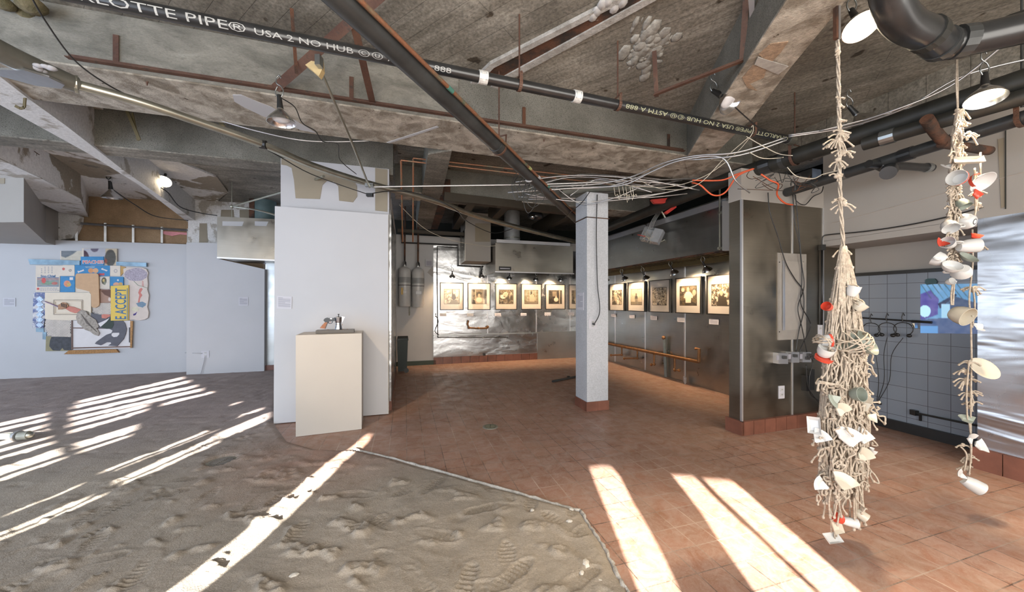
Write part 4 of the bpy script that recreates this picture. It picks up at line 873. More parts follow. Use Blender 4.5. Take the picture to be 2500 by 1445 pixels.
def picture(name, cv, p00, p10, p11, p01, parent, mat=None, thick=0.0015, label=None):
    """cv painted on the quad: p00 top-left, p10 top-right, p11 bottom-right, p01 bottom-left"""
    inv = wmat(parent).inverted() if parent else Matrix.Identity(4); w, h = cv.w, cv.h; p00, p10, p11, p01 = map(Vector, (p00, p10, p11, p01)); V = []; Fc = []
    for j in range(h + 1):
        for i in range(w + 1):
            u, v = i / w, j / h; V.append(tuple(inv @ (p00 * (1 - u) * (1 - v) + p10 * u * (1 - v) + p11 * u * v + p01 * (1 - u) * v)))
    nrm = (p10 - p00).cross(p01 - p00).normalized() * thick
    for j in range(h):
        for i in range(w): a = j * (w + 1) + i; Fc.append((a, a + w + 1, a + w + 2, a + 1))
    me = bpy.data.meshes.new(name); me.from_pydata(V, [], Fc); ca = me.color_attributes.new('ink', 'FLOAT_COLOR', 'POINT')
    e_ = np.pad(np.clip(cv.a, 0, 1), ((1, 1), (1, 1), (0, 0)), 'edge'); e_ = (e_[1:, 1:] + e_[:-1, 1:] + e_[1:, :-1] + e_[:-1, :-1]) / 4
    c = np.ones(((h + 1) * (w + 1), 4), 'f'); c[:, :3] = e_.reshape(-1, 3); ca.data.foreach_set('color', c.ravel())
    me.materials.append(mat or M_ART); o = bpy.data.objects.new(name, me); link(o); o.parent = parent
    if label: o['label'] = label
    return o

M_FRAME = plain('black_picture_frame', (.012, .011, .010), .35)
M_MAT = plain('cream_mat_board', (.42, .385, .34), .8, var=.02)
M_GLASS = bpy.data.materials.new('frame_glass'); M_GLASS.use_nodes = True; nt = M_GLASS.node_tree; nt.nodes.clear()
o_ = nd(nt, 'ShaderNodeOutputMaterial'); tr = nd(nt, 'ShaderNodeBsdfTransparent'); gl = nd(nt, 'ShaderNodeBsdfGlossy'); gl.inputs['Roughness'].default_value = .05
lw_ = nd(nt, 'ShaderNodeLayerWeight'); lw_.inputs[0].default_value = .5; pw_ = nd(nt, 'ShaderNodeMath', operation='POWER'); nt.links.new(lw_.outputs['Facing'], pw_.inputs[0]); pw_.inputs[1].default_value = 4; fn = nd(nt, 'ShaderNodeMath', operation='MULTIPLY_ADD'); nt.links.new(pw_.outputs[0], fn.inputs[0]); fn.inputs[1].default_value = .5; fn.inputs[2].default_value = .04; mx = nd(nt, 'ShaderNodeMixShader'); nt.links.new(fn.outputs[0], mx.inputs[0]); nt.links.new(tr.outputs[0], mx.inputs[1]); nt.links.new(gl.outputs[0], mx.inputs[2]); nt.links.new(mx.outputs[0], o_.inputs[0])
S1, S2, S3, S4 = (.030, .024, .016), (.13, .105, .07), (.28, .235, .165), (.48, .41, .31)   # sepia tones
def pic(kind, seed):
    c = Canvas(40, 40, S2); c.noise(9, .22, seed)
    if kind == 'crowd': c = Canvas(40, 40, S1).noise(12, 0, seed, S3, .47).noise(16, 0, seed + 5, S4, .62)
    if kind == 'woman': c.rect(0, 0, 1, 1, S1).noise(8, 0, seed, S2, .5).rect(.24, 0, .3, .8, S3).ell(.5, .33, .14, .18, S1).ell(.5, .42, .09, .12, S3).ell(.5, .82, .38, .30, S3).ell(.5, .72, .2, .17, S4).ell(.14, .95, .12, .25, S1)
    if kind == 'street': c = Canvas(40, 40, S3).noise(9, 0, seed, S4, .55).noise(14, 0, seed + 3, S2, .6).rect(.5, 0, .58, .5, S1).poly([(.5, .4), (.68, .3), (.78, .6), (.62, .75), (.5, .65)], S1).poly([(.48, .7), (.78, .7), (.9, 1), (.3, 1)], S2).rect(.75, 0, .9, .5, S4)
    if kind == 'hats': c.noise(8, 0, seed, S1, .55).ell(.26, .5, .17, .13, S4, .5).ell(.44, .34, .15, .2, S4, .7).ell(.44, .34, .12, .17, S3, .7).ell(.85, .3, .08, .12, S3).noise(14, 0, seed + 9, S1, .68)
    if kind == 'curtain':
        for k in range(9): c.rect(.08 + k * .1, 0, .11 + k * .1, .8, S4 if k % 2 else S3)
        c.rect(.42, .1, .58, .4, S1).ell(.55, .65, .2, .35, S3).rect(0, .82, 1, 1, S2)
    if kind == 'sitter': c.rect(0, 0, 1, 1, S1).noise(6, .1, seed).rect(.3, .1, .6, .45, S2).ell(.56, .5, .07, .1, S3).ell(.56, .68, .17, .15, S4).rect(.78, 0, .86, 1, S3)
    if kind == 'pair': c = Canvas(40, 40, S3).noise(10, 0, seed, S1, .52).ell(.42, .25, .06, .08, S4).ell(.42, .55, .13, .26, S3).ell(.62, .75, .12, .25, S4).noise(14, 0, seed + 9, S1, .7)
    if kind == 'lone': c = Canvas(40, 40, S3).noise(5, .15, seed).rect(0, .8, 1, 1, S2).ell(.5, .33, .06, .07, S1).ell(.5, .58, .13, .2, S1).rect(.4, .6, .62, .98, S2).noise(12, 0, seed, S2, .74)
    if kind == 'shop':
        c = Canvas(40, 40, S3).noise(14, 0, seed, S4, .5).noise(16, 0, seed + 4, S1, .6)
        for k in range(5): c.rect(.1, .12 + .17 * k, .9, .15 + .17 * k, S2)
    if kind == 'man': c.noise(9, 0, seed, S1, .5).ell(.85, .35, .1, .15, S3).ell(.2, .2, .1, .1, S3).ell(.5, .18, .08, .11, S3).poly([(.4, .3), (.62, .3), (.8, .5), (.75, .62), (.68, .6), (.66, .85), (.36, .85), (.34, .6), (.25, .62), (.3, .42)], S4).rect(.3, .85, .8, .95, S1)
    if kind == 'crowdw': c = Canvas(40, 40, S2).noise(11, 0, seed, S4, .52).noise(13, 0, seed + 4, S1, .58).poly([(.3, 1), (.42, .5), (.62, .45), (.8, .7), (.9, 1)], S1).ell(.55, .42, .08, .12, S3)
    c.rect(0, 0, 1, .03, S1).rect(0, .97, 1, 1, S1).rect(0, 0, .03, 1, S1).rect(.97, 0, 1, 1, S1); return c
def frame(P, depth, inward, label, kind, seed, grp):
    """P: four wall points TL,TR,BR,BL; inward: unit vector out of the wall"""
    TL, TRp, BR, BL = P; c = sum(P, Vector()) / 4; ax = (TRp - TL).normalized(); az_ = Vector((0, 0, 1)); w = (TRp - TL).length; h = (TL - BL).length
    t = thing('framed_photograph', label, 'picture', (BL + BR) / 2 + inward * .001, grp); f = .016
    mb = MB()
    def bx(a0, a1, b0, b1, d0, d1):
        pts = [BL + ax * a + az_ * b2 for a, b2 in ((a0, b0), (a1, b0), (a1, b1), (a0, b1))]; mb.hexa([p + inward * d0 for p in pts], [p + inward * d1 for p in pts])
    bx(0, w, 0, f, .002, depth); bx(0, w, h - f, h, .002, depth); bx(0, f, f, h - f, .002, depth); bx(w - f, w, f, h - f, .002, depth); mb.build('frame', M_FRAME, t)
    mb = MB(); bx(f, w - f, f, h - f, .003, depth * .5); mb.build('mat_board', M_MAT, t)
    d = depth * .5 + .001; q = lambda a, b2: BL + ax * (w * a) + az_ * (h * b2) + inward * d
    picture('print', pic(kind, seed), q(.165, .765), q(.835, .765), q(.835, .215), q(.165, .215), t)
    q = lambda a, b2: BL + ax * a + az_ * b2 + inward * (depth * .8)
    MB().add([q(f, f), q(w - f, f), q(w - f, h - f), q(f, h - f)], [(0, 1, 2, 3)]).build('glass', M_GLASS, t); return t
grpF = 'framed square photographs along the kitchen walls'
nb = UV(0, -1); nrw = UV(-1, 0)
back_ = [(1073.8, 1131.4, 688.8, 690.3, 757.4, 757, 'street', 'of a busy street, nearest the gas tanks'), (1141.4, 1196.9, 690.3, 691.5, 757.2, 756.8, 'woman', 'of a person in a pale top, arms crossed'), (1208.7, 1261.7, 691.5, 692.3, 756.6, 756.2, 'hats', 'of round pale discs and tools'),
         (1271.3, 1321.7, 692.6, 693.2, 755.8, 755.6, 'curtain', 'of pale vertical drapes'), (1330.8, 1379, 694.5, 695, 755.5, 755.3, 'sitter', 'of a small pale figure in a dark room'), (1387.4, 1433, 695.2, 695.8, 755.2, 755, 'woman', 'half hidden by the white post')]
for k, (x0, x1, ya, yb, yc, yd, kind, lb) in enumerate(back_):
    a, b2 = pv(x0, 700, VB - .014), pv(x1, 700, VB - .014); zt, zb_ = 1.785, 1.18
    P = [Vector((a.x, a.y, zt)), Vector((b2.x, b2.y, zt)), Vector((b2.x, b2.y, zb_)), Vector((a.x, a.y, zb_))]
    frame(P, .03, nb, 'black framed photograph on the back wall ' + lb, kind, 40 + 3 * k, grpF)
for k, (x0, x1, kind, lb) in enumerate(((1456, 1483.4, 'pair', 'mostly behind the white post'), (1490.5, 1526.3, 'pair', 'of people beside a bright blouse'), (1535, 1576.9, 'lone', 'of a lone figure before a pale wall'), (1586.7, 1639, 'shop', 'of shelves crowded with goods'), (1651.8, 1715, 'man', 'of a man in a white shirt'), (1728.6, 1797, 'crowdw', 'of a dark haired person, cut off'))):
    a, b2 = pu(x0, 700, UR - .010), pu(x1, 700, UR - .010); zt, zb_ = 1.765, 1.165
    P = [Vector((a.x, a.y, zt)), Vector((b2.x, b2.y, zt)), Vector((b2.x, b2.y, zb_)), Vector((a.x, a.y, zb_))]
    frame(P, .035, nrw, 'black framed photo on the right wall ' + lb, kind, 80 + 3 * k, grpF)
# caption cards
def card(name, P, nrm, label, lines=4, grp=None, tint=M_PAPER, title=True):
    TL, TRp, BR, BL = P; o = MB().prism([p for p in P], nrm * .004).build(name, tint); tag(o, label, 'label', grp)
    mb = MB(); ax = (TRp - TL); dn = (BL - TL)
    for i in range(lines):
        for (a, b2) in (((.1, .9 if (i * 37) % 5 else .55),) if i else ((.1, .4),)):
            y0 = .12 + .76 * i / max(lines, 1); y1 = y0 + .38 / max(lines, 1)
            q = [TL + ax * a + dn * y0, TL + ax * b2 + dn * y0, TL + ax * b2 + dn * y1, TL + ax * a + dn * y1]; mb.prism([p + nrm * .0042 for p in q], nrm * .0006)
    mb.build('printed_lines', M_INK, o); return o
grpC = 'caption cards under the framed photographs'
for k, (x0, x1, y0, y1) in enumerate(((1073.5, 1090, 764.5, 772), (1140.5, 1155.5, 765, 772), (1208, 1223, 764.5, 771.5), (1271, 1285.5, 764, 770.5), (1329.5, 1344.5, 762.5, 770), (1387, 1401.5, 762, 769.5))):
    P = [pv(x, y, VB - .014) for x, y in ((x0, y0), (x1, y0 + .2), (x1, y1 + .1), (x0, y1))]
    card('caption_card', P, nb, 'small caption card under the ' + ('busy street', 'pale top', 'round discs', 'vertical drapes', 'small pale figure', 'post-hidden')[k] + ' photograph, back wall', 3, grpC, M_PAPER)
for k, (x0, x1, y0, y1) in enumerate(((1492.8, 1504, 765, 773), (1537.4, 1549.6, 767.5, 776), (1588.8, 1604, 770.5, 780), (1654, 1672, 774, 785.5), (1731.6, 1754.8, 778.5, 791))):
    P = [pu(x, y, UR - .01) for x, y in ((x0, y0), (x1, y0 + (x1 - x0) * .05), (x1, y1 + (x1 - x0) * .07), (x0, y1))]
    card('caption_card', P, nrw, 'small caption card under the ' + ('bright blouse', 'lone figure', 'crowded shelves', 'white shirt', 'dark haired person')[k] + ' photograph, right wall', 4, grpC)
for x0, x1, y0, y1, wl, lb in ((8, 38, 727, 748, 'L', 'white wall text at the far left of the collage'), (583, 606, 725, 746, 'P', 'small white wall text on the second wall panel')):
    P = [(pl(x, y, .002) if wl == 'L' else pv(x, y, V2 - .002)) for x, y in ((x0, y0), (x1, y0), (x1, y1), (x0, y1))]
    card('wall_text', P, LN if wl == 'L' else nb, lb, 9)

# ================================================================ free-standing partition, pedestal, post
pt = thing('partition_panel', 'tall white free-standing partition panel behind the pedestal', 'partition', UV(-.8, 4.52, 0))
TLp, TRr = pv(671, 503, 4.49), pv(948, 524, 4.49); BLp, BRp = pv(668, 1036, 4.49), pv(948, 1012, 4.49); BLp.z = BRp.z = .01
MB().prism([BLp, BRp, TRr, TLp], UV(0, .05)).build('panel', M_WHITE, pt)
MB().prism([BRp + UV(.001, 0), BRp + UV(.004, 0), TRr + UV(.004, 0), TRr + UV(.001, 0)], UV(0, .05)).build('raw_edge', plain('raw_panel_edge', (.42, .38, .30), .9), pt)
P = [pv(x, y, 4.487) for x, y in ((676, 722), (713, 724), (712, 754), (676, 753))]
card('wall_text', P, nb, 'white wall text beside the pedestal on the partition', 10)
f0, f1 = pz(722, 1067, 0), pz(883, 1048, 0)   # pedestal front foot
fd = (f1 - f0).normalized(); fn_ = Vector((-fd.y, fd.x, 0)); fw = (f1 - f0).length; dep = .42; ph = 1.02
pe = thing('pedestal', 'tall cream white display pedestal lit by a warm spot', 'pedestal', (f0 + f1) / 2 + fn_ * dep / 2)
q = [f0, f1, f1 + fn_ * dep, f0 + fn_ * dep]; MB().hexa([p + Vector((0, 0, .003)) for p in q], [p + Vector((0, 0, ph)) for p in q]).build('pedestal_box', M_PED, pe)
# sculpture: pistol fused with a coffee pot on a dark plinth
bc = (f0 + f1) / 2 + fn_ * .17 + Vector((0, 0, ph)); bc += fd * .04
k_ = .535 * 97 / 161 / .30  # plinth width in scale
sc = thing('gun_coffee_pot', 'sculpture joining a black pistol to a faceted silver moka pot on a dark plinth', 'sculpture', bc)
PW = fw * .60
def lp(x, z, y=0.0): return bc + fd * x + fn_ * y + Vector((0, 0, z))
mb = MB(); mb.hexa([lp(-PW / 2, .001, -.07), lp(PW / 2, .001, -.07), lp(PW / 2, .001, .07), lp(-PW / 2, .001, .07)], [lp(-PW / 2, .036, -.07), lp(PW / 2, .036, -.07), lp(PW / 2, .036, .07), lp(-PW / 2, .036, .07)])
mb.build('plinth', plain('dark_walnut', (.045, .038, .032), .35), sc)
z0 = .036; e = PW / 1430.0   # plinth pixels of the close-up span 1430
def gx(X, Y, y=0.0): return lp((X - 1045) * e, z0 + (985 - Y) * e, y)
pot = MB(); cxp = (1150 - 1045) * e; Mp = TR(lp(cxp, z0)) @ Matrix.Rotation(math.atan2(fd.y, fd.x) + .3, 4, 'Z')
pot.lathe([(.001, 0), (150 * e, 0), (152 * e, 20 * e), (118 * e, 215 * e), (112 * e, 235 * e), (112 * e, 285 * e), (118 * e, 290 * e), (150 * e, 500 * e), (152 * e, 510 * e), (.001, 510 * e)], Mp, 8)
pot.build('pot_body', plain('moka_aluminium', (.42, .42, .44), .22, 1.0, var=.04), sc)
MB().lathe([(.001, 500 * e), (154 * e, 505 * e), (150 * e, 522 * e), (60 * e, 560 * e), (.001, 566 * e)], Mp, 8).build('lid', plain('moka_lid', (.5, .48, .45), .25, 1.0), sc)
MB().lathe([(.001, 555 * e), (16 * e, 560 * e), (14 * e, 590 * e), (34 * e, 640 * e), (34 * e, 660 * e), (.001, 660 * e)], Mp, 10).build('lid_knob', M_BLACK, sc, smooth=True)
MB().prism([gx(1270, 430, -.01), gx(1395, 460, -.01), gx(1350, 540, -.01), gx(1290, 700, -.01)], fn_ * .02).build('spout', MATS['moka_aluminium'], sc)
MB().tube([gx(1290, 790), gx(1310, 790)], .006, 8).build('valve', M_BRASS, sc)
gun = MB(); P = [gx(X, Y, -.014) for X, Y in ((640, 500), (700, 480), (725, 470), (735, 470), (742, 488), (960, 492), (1010, 470), (1015, 622), (940, 625), (770, 640), (755, 668), (640, 655), (600, 610), (585, 590), (610, 545))]
gun.prism(P, fn_ * .028); gun.build('pistol_slide', plain('gun_blue', (.018, .022, .028), .3, .4), sc)
MB().tube([gx(770, 640), gx(765, 700), gx(830, 718), (gx(895, 705)), gx(918, 650), gx(925, 620)], .0035, 6, smooth=4).build('trigger_guard', MATS['gun_blue'], sc)
MB().tube([gx(825, 640), gx(838, 665), gx(825, 700)], .003, 6, smooth=3).build('trigger', plain('pink_trigger', (.6, .3, .28), .4), sc)
MB().prism([gx(655, 655, -.016), gx(760, 665, -.016), gx(720, 760, -.016), gx(655, 940, -.016), gx(450, 905, -.016), gx(540, 780, -.016)], fn_ * .032).build('pistol_frame', MATS['gun_blue'], sc)
MB().prism([gx(635, 668, -.019), gx(735, 672, -.019), (gx(690, 780, -.019)), gx(640, 932, -.019), gx(455, 900, -.019), gx(545, 785, -.019)], fn_ * .038).build('wooden_grip', two('walnut_grip', (.35, .13, .05), (.20, .07, .03), 30, .4, .6, .4, sc3=(1, 1, 3)), sc)
MB().prism([gx(835, 505, -.0155), gx(905, 505, -.0155), gx(895, 540, -.0155), gx(840, 535, -.0155)], fn_ * .01).build('ejection_port', M_CHROME, sc)
MB().prism([gx(600, 540, -.006), gx(625, 530, -.006), gx(640, 570, -.006), gx(585, 585, -.006)], fn_ * .012).build('hammer', MATS['gun_blue'], sc)
for X, Y in ((765, 975), (1350, 968), (1500, 960)): MB().ball(gx(X, 978, -.03), .006, 8, 5, (1.4, 1, .6)).build('brass_crumb', M_BRASS, sc, smooth='all')
l = bpy.data.lights.new('spot_over_pedestal', 'SPOT'); l.energy = 190; l.color = (1, .74, .46); l.spot_size = math.radians(27); l.spot_blend = 1.0; l.shadow_soft_size = .06
lo = bpy.data.objects.new('spot_over_pedestal', l); link(lo); lo.location = (-2.1, 1.5, 2.75); lo.rotation_euler = (lp(0, -.30) - lo.location).to_track_quat('-Z', 'Y').to_euler()

# post
a, b2, c_ = pz(1432, 1005, 0), pz(1402, 990, 0), pz(1480, 995, 0)
pu0, pv0 = uv_of(a); po = thing('square_post', 'square white post with chipped paint standing on a tiled base', 'post', UV(pu0 + .16, pv0 + .16, 0))
W1 = .31; 
MB().ubox(pu0 + .012, pu0 + W1, pv0 + .012, pv0 + W1, .11, 2.72).build('shaft', M_POST, po)
mb = MB()
for i in range(2): mb.ubox(pu0 + .16 * i, pu0 + .157 + .16 * i, pv0, pv0 + .012, 0, .115); mb.ubox(pu0, pu0 + .012, pv0 + .16 * i + .003, pv0 + .157 + .16 * i, 0, .115)
mb.ubox(pu0 + .012, pu0 + W1 + .008, pv0 + .012, pv0 + W1, 0.001, .113); mb.build('tile_base', M_TERRA, po)
mb = MB(); mb.ubox(pu0 - .004, pu0 + W1 + .012, pv0 - .004, pv0 + W1 + .012, 2.40, 2.408); mb.build('wire_band', M_RUSTD, po)
o_z = lambda x, y: pv(x, y, pv0 + .0115)
def outlet(P, nrm, label, n=2, name='wall_socket', cat='socket', parent=None):
    TL, TRp, BR, BL = P; w = (TRp - TL); h = (BL - TL); t = thing(name, label, cat, (BL + BR) / 2)
    MB().prism([p + nrm * .0005 for p in P], nrm * .006).build('cover_plate', M_PAPER, t)
    for i in range(n):
        cx_ = TL + w * .5 + h * (.3 + .4 * i) + nrm * .007; mb = MB(); wd = w.normalized(); hd_ = h.normalized(); r = min(w.length, h.length / n) * .3
        mb.prism([cx_ - wd * r - hd_ * r * .8, cx_ + wd * r - hd_ * r * .8, cx_ + wd * r + hd_ * r * .8, cx_ - wd * r + hd_ * r * .8], nrm * .003); mb.build('receptacle', plain('socket_face', (.5, .5, .5), .5), t)
        for s_ in (-.35, .35): MB().prism([cx_ + nrm * .003 + wd * (r * (s_ + a_)) + hd_ * (r * b_) for a_, b_ in ((-.08, -.4), (.08, -.4), (.08, .3), (-.08, .3))], nrm * .0006).build('slot', M_BLACK, t)
    return t
outlet([o_z(x, y) for x, y in ((1437, 779), (1456, 780), (1456, 803), (1437, 802))], nb, 'white wall socket with a plugged black cord on the post')
MB().tube([o_z(1450, 792) + nb * .01, o_z(1444, 790) + nb * .04], .012, 8).build('plug', M_BLACK, None); tag(bpy.data.objects['plug'], 'black plug in the socket on the white post', 'plug')
P = [pu(x, y, pu0 + .0118) for x, y in ((1409, 716), (1425, 714), (1425, 757), (1409, 756))]; card('wall_text', P, nrw, 'narrow white wall text on the shaded side of the post', 10)
outlet([pv(x, y, V2) for x, y in ((492, 856), (511, 856), (511, 873), (492, 873))], nb, 'white double socket on the second wall panel')
cable('white_flex', 'white flex hanging from the double socket to the floor', [pv(500, 870, V2 - .03), pv(497, 885, V2 - .03), pv(490, 912, V2 - .03)], .006, M_JOINT)
cable('white_flex', 'thin flex running left along the wall to the double socket', [pl(452, 861, .02), pv(472, 862, V2 - .02), pv(494, 863, V2 - .02)], .005, M_JOINT)

# ================================================================ steel hood at the back left
t = thing('steel_cabinet', 'stainless steel extractor box hanging over the slanted wall panel', 'extractor hood', pY(600, 632, 6.2))
a, b2 = pY(530, 528, 6.05), pY(672, 535, 6.45); zb_ = 2.12
a0, b0 = Vector((a.x, a.y, zb_)), Vector((b2.x, b2.y, zb_)); MB().prism([a0, b0, b2, a], Vector((-.22, .75, 0))).build('body', M_STEEL, t)
MB().prism([a0 + Vector((0, -.004, -.015)), b0 + Vector((0, -.004, -.015)), b0 + Vector((0, -.004, .01)), a0 + Vector((0, -.004, .01))], Vector((0, .02, 0))).build('bottom_edge', M_ALU, t)
for x0, x1 in ((543, 600), (622, 655)):
    P = [pY(x, y, 6.05 + (x - 530) / 142 * .4 - .006) for x, y in ((x0, 540), (x1, 541), (x1 - 5, 552), (x0, 551))]; MB().prism(P, (0, .003, 0)).build('white_strip', M_WHITE, t)
t = thing('flue_duct', 'grey green metal duct behind the steel hood', 'duct', pY(645, 535, 6.9)); MB().tube([pY(645, 470, 6.9), pY(645, 560, 6.9)], .20, 18).build('duct', plain('duct_green_grey', (.10, .15, .15), .5), t, smooth=True)
MB().box(pY(619, 512, 6.75), (.10, .1, .4)).build('timber', M_RUSTD, t)
# metal studs
st = thing('stud_frame', 'open metal stud frame with brown insulation above the white wall', 'stud frame', pl(325, 590, -.14))
zt = H + (738 - 547) / F * pl(325, 547).y
def stud(p, q, nm='stud'): MB().tube([p, q], .022, 4).build(nm, M_STUD, st)
for x in (187, 257, 325, 395, 459): stud(pl(x, 593, -.14), Vector((*pl(x, 560, -.14)[:2], 2.84 + (x - 187) * -.00022)))
stud(pl(187, 560, -.12) * 1, pl(187, 560, -.12) * 1 + Vector((0, 0, .01))) if False else None
a, b2 = pl(190, 545, -.13), pl(461, 562, -.13); stud(a, b2, 'top_track')
for i, (x0, x1) in enumerate(((190, 255), (259, 323), (327, 393), (397, 458))):
    P = [pl(x0, 552 + 4 * i, -.19), pl(x1, 554 + 4 * i, -.19), pl(x1, 595, -.19), pl(x0, 595, -.19)]; MB().prism(P, LN * -.02).build('insulation_batt', M_KRAFT if i < 3 else two('torn_kraft', (.34, .22, .13), (.28, .18, .10), 5, .4, .6), st)
P = [pl(398, 564, -.16), pl(458, 568, -.16), pl(458, 574, -.16), pl(440, 572, -.16), (pl(420, 576, -.16)), pl(398, 571, -.16)]; MB().prism(P, LN * -.01).build('pink_wool', M_PINK, st)

# ================================================================ kitchen: ducts, hoods, tanks, bin
t = thing('boxed_duct', 'white boxed duct with raw plasterboard patch left of the kitchen hood', 'duct', pv(1167, 640, 7.5))
ua, ub = uv_of(pv(1136, 700, 7.2))[0], uv_of(pv(1198, 700, 7.2))[0]
MB().ubox(ua, ub, 7.2, VB, 2.2, 3.2).build('casing', M_HEAD, t); MB().ubox(ua - .012, ua, 7.2, VB, 2.2, 2.85).build('steel_side', M_STEEL, t)
P = [pv(x, y, 7.195) for x, y in ((1160, 545), (1197, 545), (1197, 590), (1160, 590))]; MB().prism(P, UV(0, .004)).build('raw_patch', M_TAUPE, t)
t = thing('round_duct', 'round grey flue rising from the kitchen hood', 'duct', pv(1250, 590, 7.4)); c = pv(1250, 590, 7.4)
MB().tube([c, Vector((c.x, c.y, 3.33))], .175, 24).build('flue', plain('painted_duct', (.34, .35, .35), .5, .3), t, smooth=True)
for dz in (.06, .3): MB().tube([c + Vector((0, 0, dz)), c + Vector((0, 0, dz + .02))], .183, 24).build('joint_ring', M_GALV, t)
t = thing('kitchen_hood', 'stainless steel kitchen hood over the back wall photographs', 'extractor hood', pv(1300, 660, 7.3))
ua, ub = uv_of(pv(1209.5, 700, 6.9))[0], uv_of(pv(1399, 700, 6.9))[0]
mb = MB(); mb.ubox(ua, ub, 6.9, 6.93, 1.97, 2.55); mb.ubox(ua, ua + .03, 6.93, VB - .02, 1.97, 2.55); mb.ubox(ub - .03, ub, 6.93, VB - .02, 1.97, 2.55); mb.ubox(ua, ub, 6.93, VB - .02, 2.52, 2.55); mb.build('shell', M_STEEL, t)
MB().ubox(ua + .02, ub - .08, 6.88, 6.92, 2.555, 2.62).build('top_flange', M_ALU, t); MB().ubox(ua - .01, ub + .01, 6.87, 6.9, 1.955, 1.975).build('bottom_lip', M_ALU, t)
P = [pv(x, y, 6.897) for x, y in ((1218, 650), (1248, 651), (1248, 660), (1218, 660))]; o = MB().prism(P, UV(0, .002)).build('warning_plate', M_BLACK, t)
P = [pv(x, y, 6.893) for x, y in ((1221, 654), (1245, 655), (1245, 656.5), (1221, 656))]; MB().prism(P, UV(0, .001)).build('plate_lines', M_PAPER, t)
t = thing('long_kitchen_hood', 'long stainless steel hood with baffle slats along the right kitchen wall', 'extractor hood', UV(4.2, 5.2, 1.99))
vs, ve = uv_of(pu(1775, 700, 3.9))[1], 6.86
mb = MB(); mb.ubox(3.9, 3.93, vs, ve, 2.02, 2.58); mb.ubox(3.93, UR - .02, vs, ve, 2.55, 2.58); mb.ubox(3.93, UR - .02, vs, vs + .03, 2.02, 2.55); mb.build('shell', M_STEELK, t)
for a_, bq in ((vs, 5.02), (5.10, 6.3)): MB().ubox(3.88, 3.93, a_, bq, 2.585, 2.67).build('top_flange', M_ALU, t)
MB().ubox(3.89, 3.94, vs, ve, 2.0, 2.02).build('bottom_lip', M_RUSTD, t)
mb = MB(); v_ = vs + .05
while v_ < ve: mb.hexa([UV(3.95, v_, 2.02), UV(3.95, v_ + .03, 2.02), UV(4.3, v_ + .03, 2.0), UV(4.3, v_, 2.0)], [UV(3.95, v_, 2.06), UV(3.95, v_ + .03, 2.06), UV(4.3, v_ + .03, 2.3), UV(4.3, v_, 2.3)]); v_ += .085
mb.build('baffle_slats', plain('greasy_baffle', (.10, .085, .05), .5, .6), t); MB().ubox(4.28, 4.31, vs, ve, 1.93, 2.02).build('grease_rail', plain('grease_gutter', (.12, .09, .04), .5, .5), t)
t = thing('wall_pipe', 'thin upright steel pipe in front of the long hood', 'pipe', pu(1757, 610, 3.85)); MB().tube([pu(1757, 610, 3.85), pu(1757, 440, 3.85)], .012, 8).build('pipe', M_GALV, t, smooth=True)
for y in (520, 606): MB().box(pu(1757, y, 3.85), (.04, .04, .03)).build('strap', M_GALV, t)
t = thing('upright_panel', 'white upright trim beside the steel stub wall', 'panel', pu(1772, 612, 3.95)); P = [pu(x, y, 3.86) for x, y in ((1763, 612), (1790, 612), (1790, 488), (1763, 492))]; MB().prism(P, UV(.03, 0)).build('board', M_HEAD, t)
# hanging open junction box
t = thing('junction_box', 'open tilted junction box with dangling wires over the long hood', 'junction box', pu(1595, 595, 3.75))
c = pu(1592, 575, 3.72); R_ = Matrix.Rotation(.45, 4, 'Y') @ Matrix.Rotation(math.radians(-40), 4, 'Z'); 
mb = MB()
for ctr, dm in (((0, .05, 0), (.3, .006, .22)), ((0, 0, .107), (.3, .1, .006)), ((0, 0, -.107), (.3, .1, .006)), ((.147, 0, 0), (.006, .1, .22)), ((-.147, 0, 0), (.006, .1, .22))):
    mb.box(c + (R_ @ Vector(ctr)), dm, R_.to_3x3())
mb.box(c + (R_ @ Vector((.08, -.053, 0))), (.13, .006, .22), R_.to_3x3()); mb.build('box', plain('grey_enamel', (.42, .44, .46), .45, .2), t)
mb = MB(); rr = random.Random(4)
for i in range(12): p = c + (R_ @ Vector((rr.uniform(-.12, 0), -.04, rr.uniform(-.08, .08)))); mb.tube([p, p + Vector((rr.uniform(-.05, .05), -.03, rr.uniform(-.08, .02))), p + Vector((rr.uniform(-.08, .08), -.05, rr.uniform(-.12, .0)))], .004, 5, smooth=3)
mb.build('loose_wires', M_WIREW, t, smooth='all')
MB().tube([c + Vector((-.12, -.03, -.02)), c + Vector((-.2, -.03, 0)), c + Vector((-.24, -.02, .01))], .006, 5).build('red_wire_nut', M_RED, t)
cable('flex_conduit', 'ribbed grey flexible conduit arching from the open box', [c + Vector((.12, 0, -.1)), c + Vector((.22, 0, -.04)), c + Vector((.26, 0, .12)), c + Vector((.2, 0, .3)), c + Vector((.12, 0, .42))], .018, M_GALV, n=8)
for k in range(4): cable('armored_cable', 'grey cable feeding the open junction box from above', [c + Vector((-.06 + .02 * k, 0, .1)), c + Vector((0 + .02 * k, 0, .25)), c + Vector((.14 + .02 * k, 0, .44))], .006, M_ZINC, group='cables feeding the open junction box', n=5)
o = MB().prism([pY(1590, 487, 4.9), pY(1650, 481, 4.9), pY(1655, 486, 4.9), pY(1620, 496, 4.9), pY(1598, 496, 4.9)], (0, .05, .0)).build('red_bracket', M_RED); tag(o, 'red painted bracket wedged above the long hood', 'bracket')
o = MB().prism([pY(1622, 518, 4.9), pY(1650, 500, 4.9), pY(1652, 506, 4.9), pY(1630, 522, 4.9)], (0, .05, .0)).build('red_bracket', M_RED); tag(o, 'smaller red bracket where the box cables start', 'bracket')
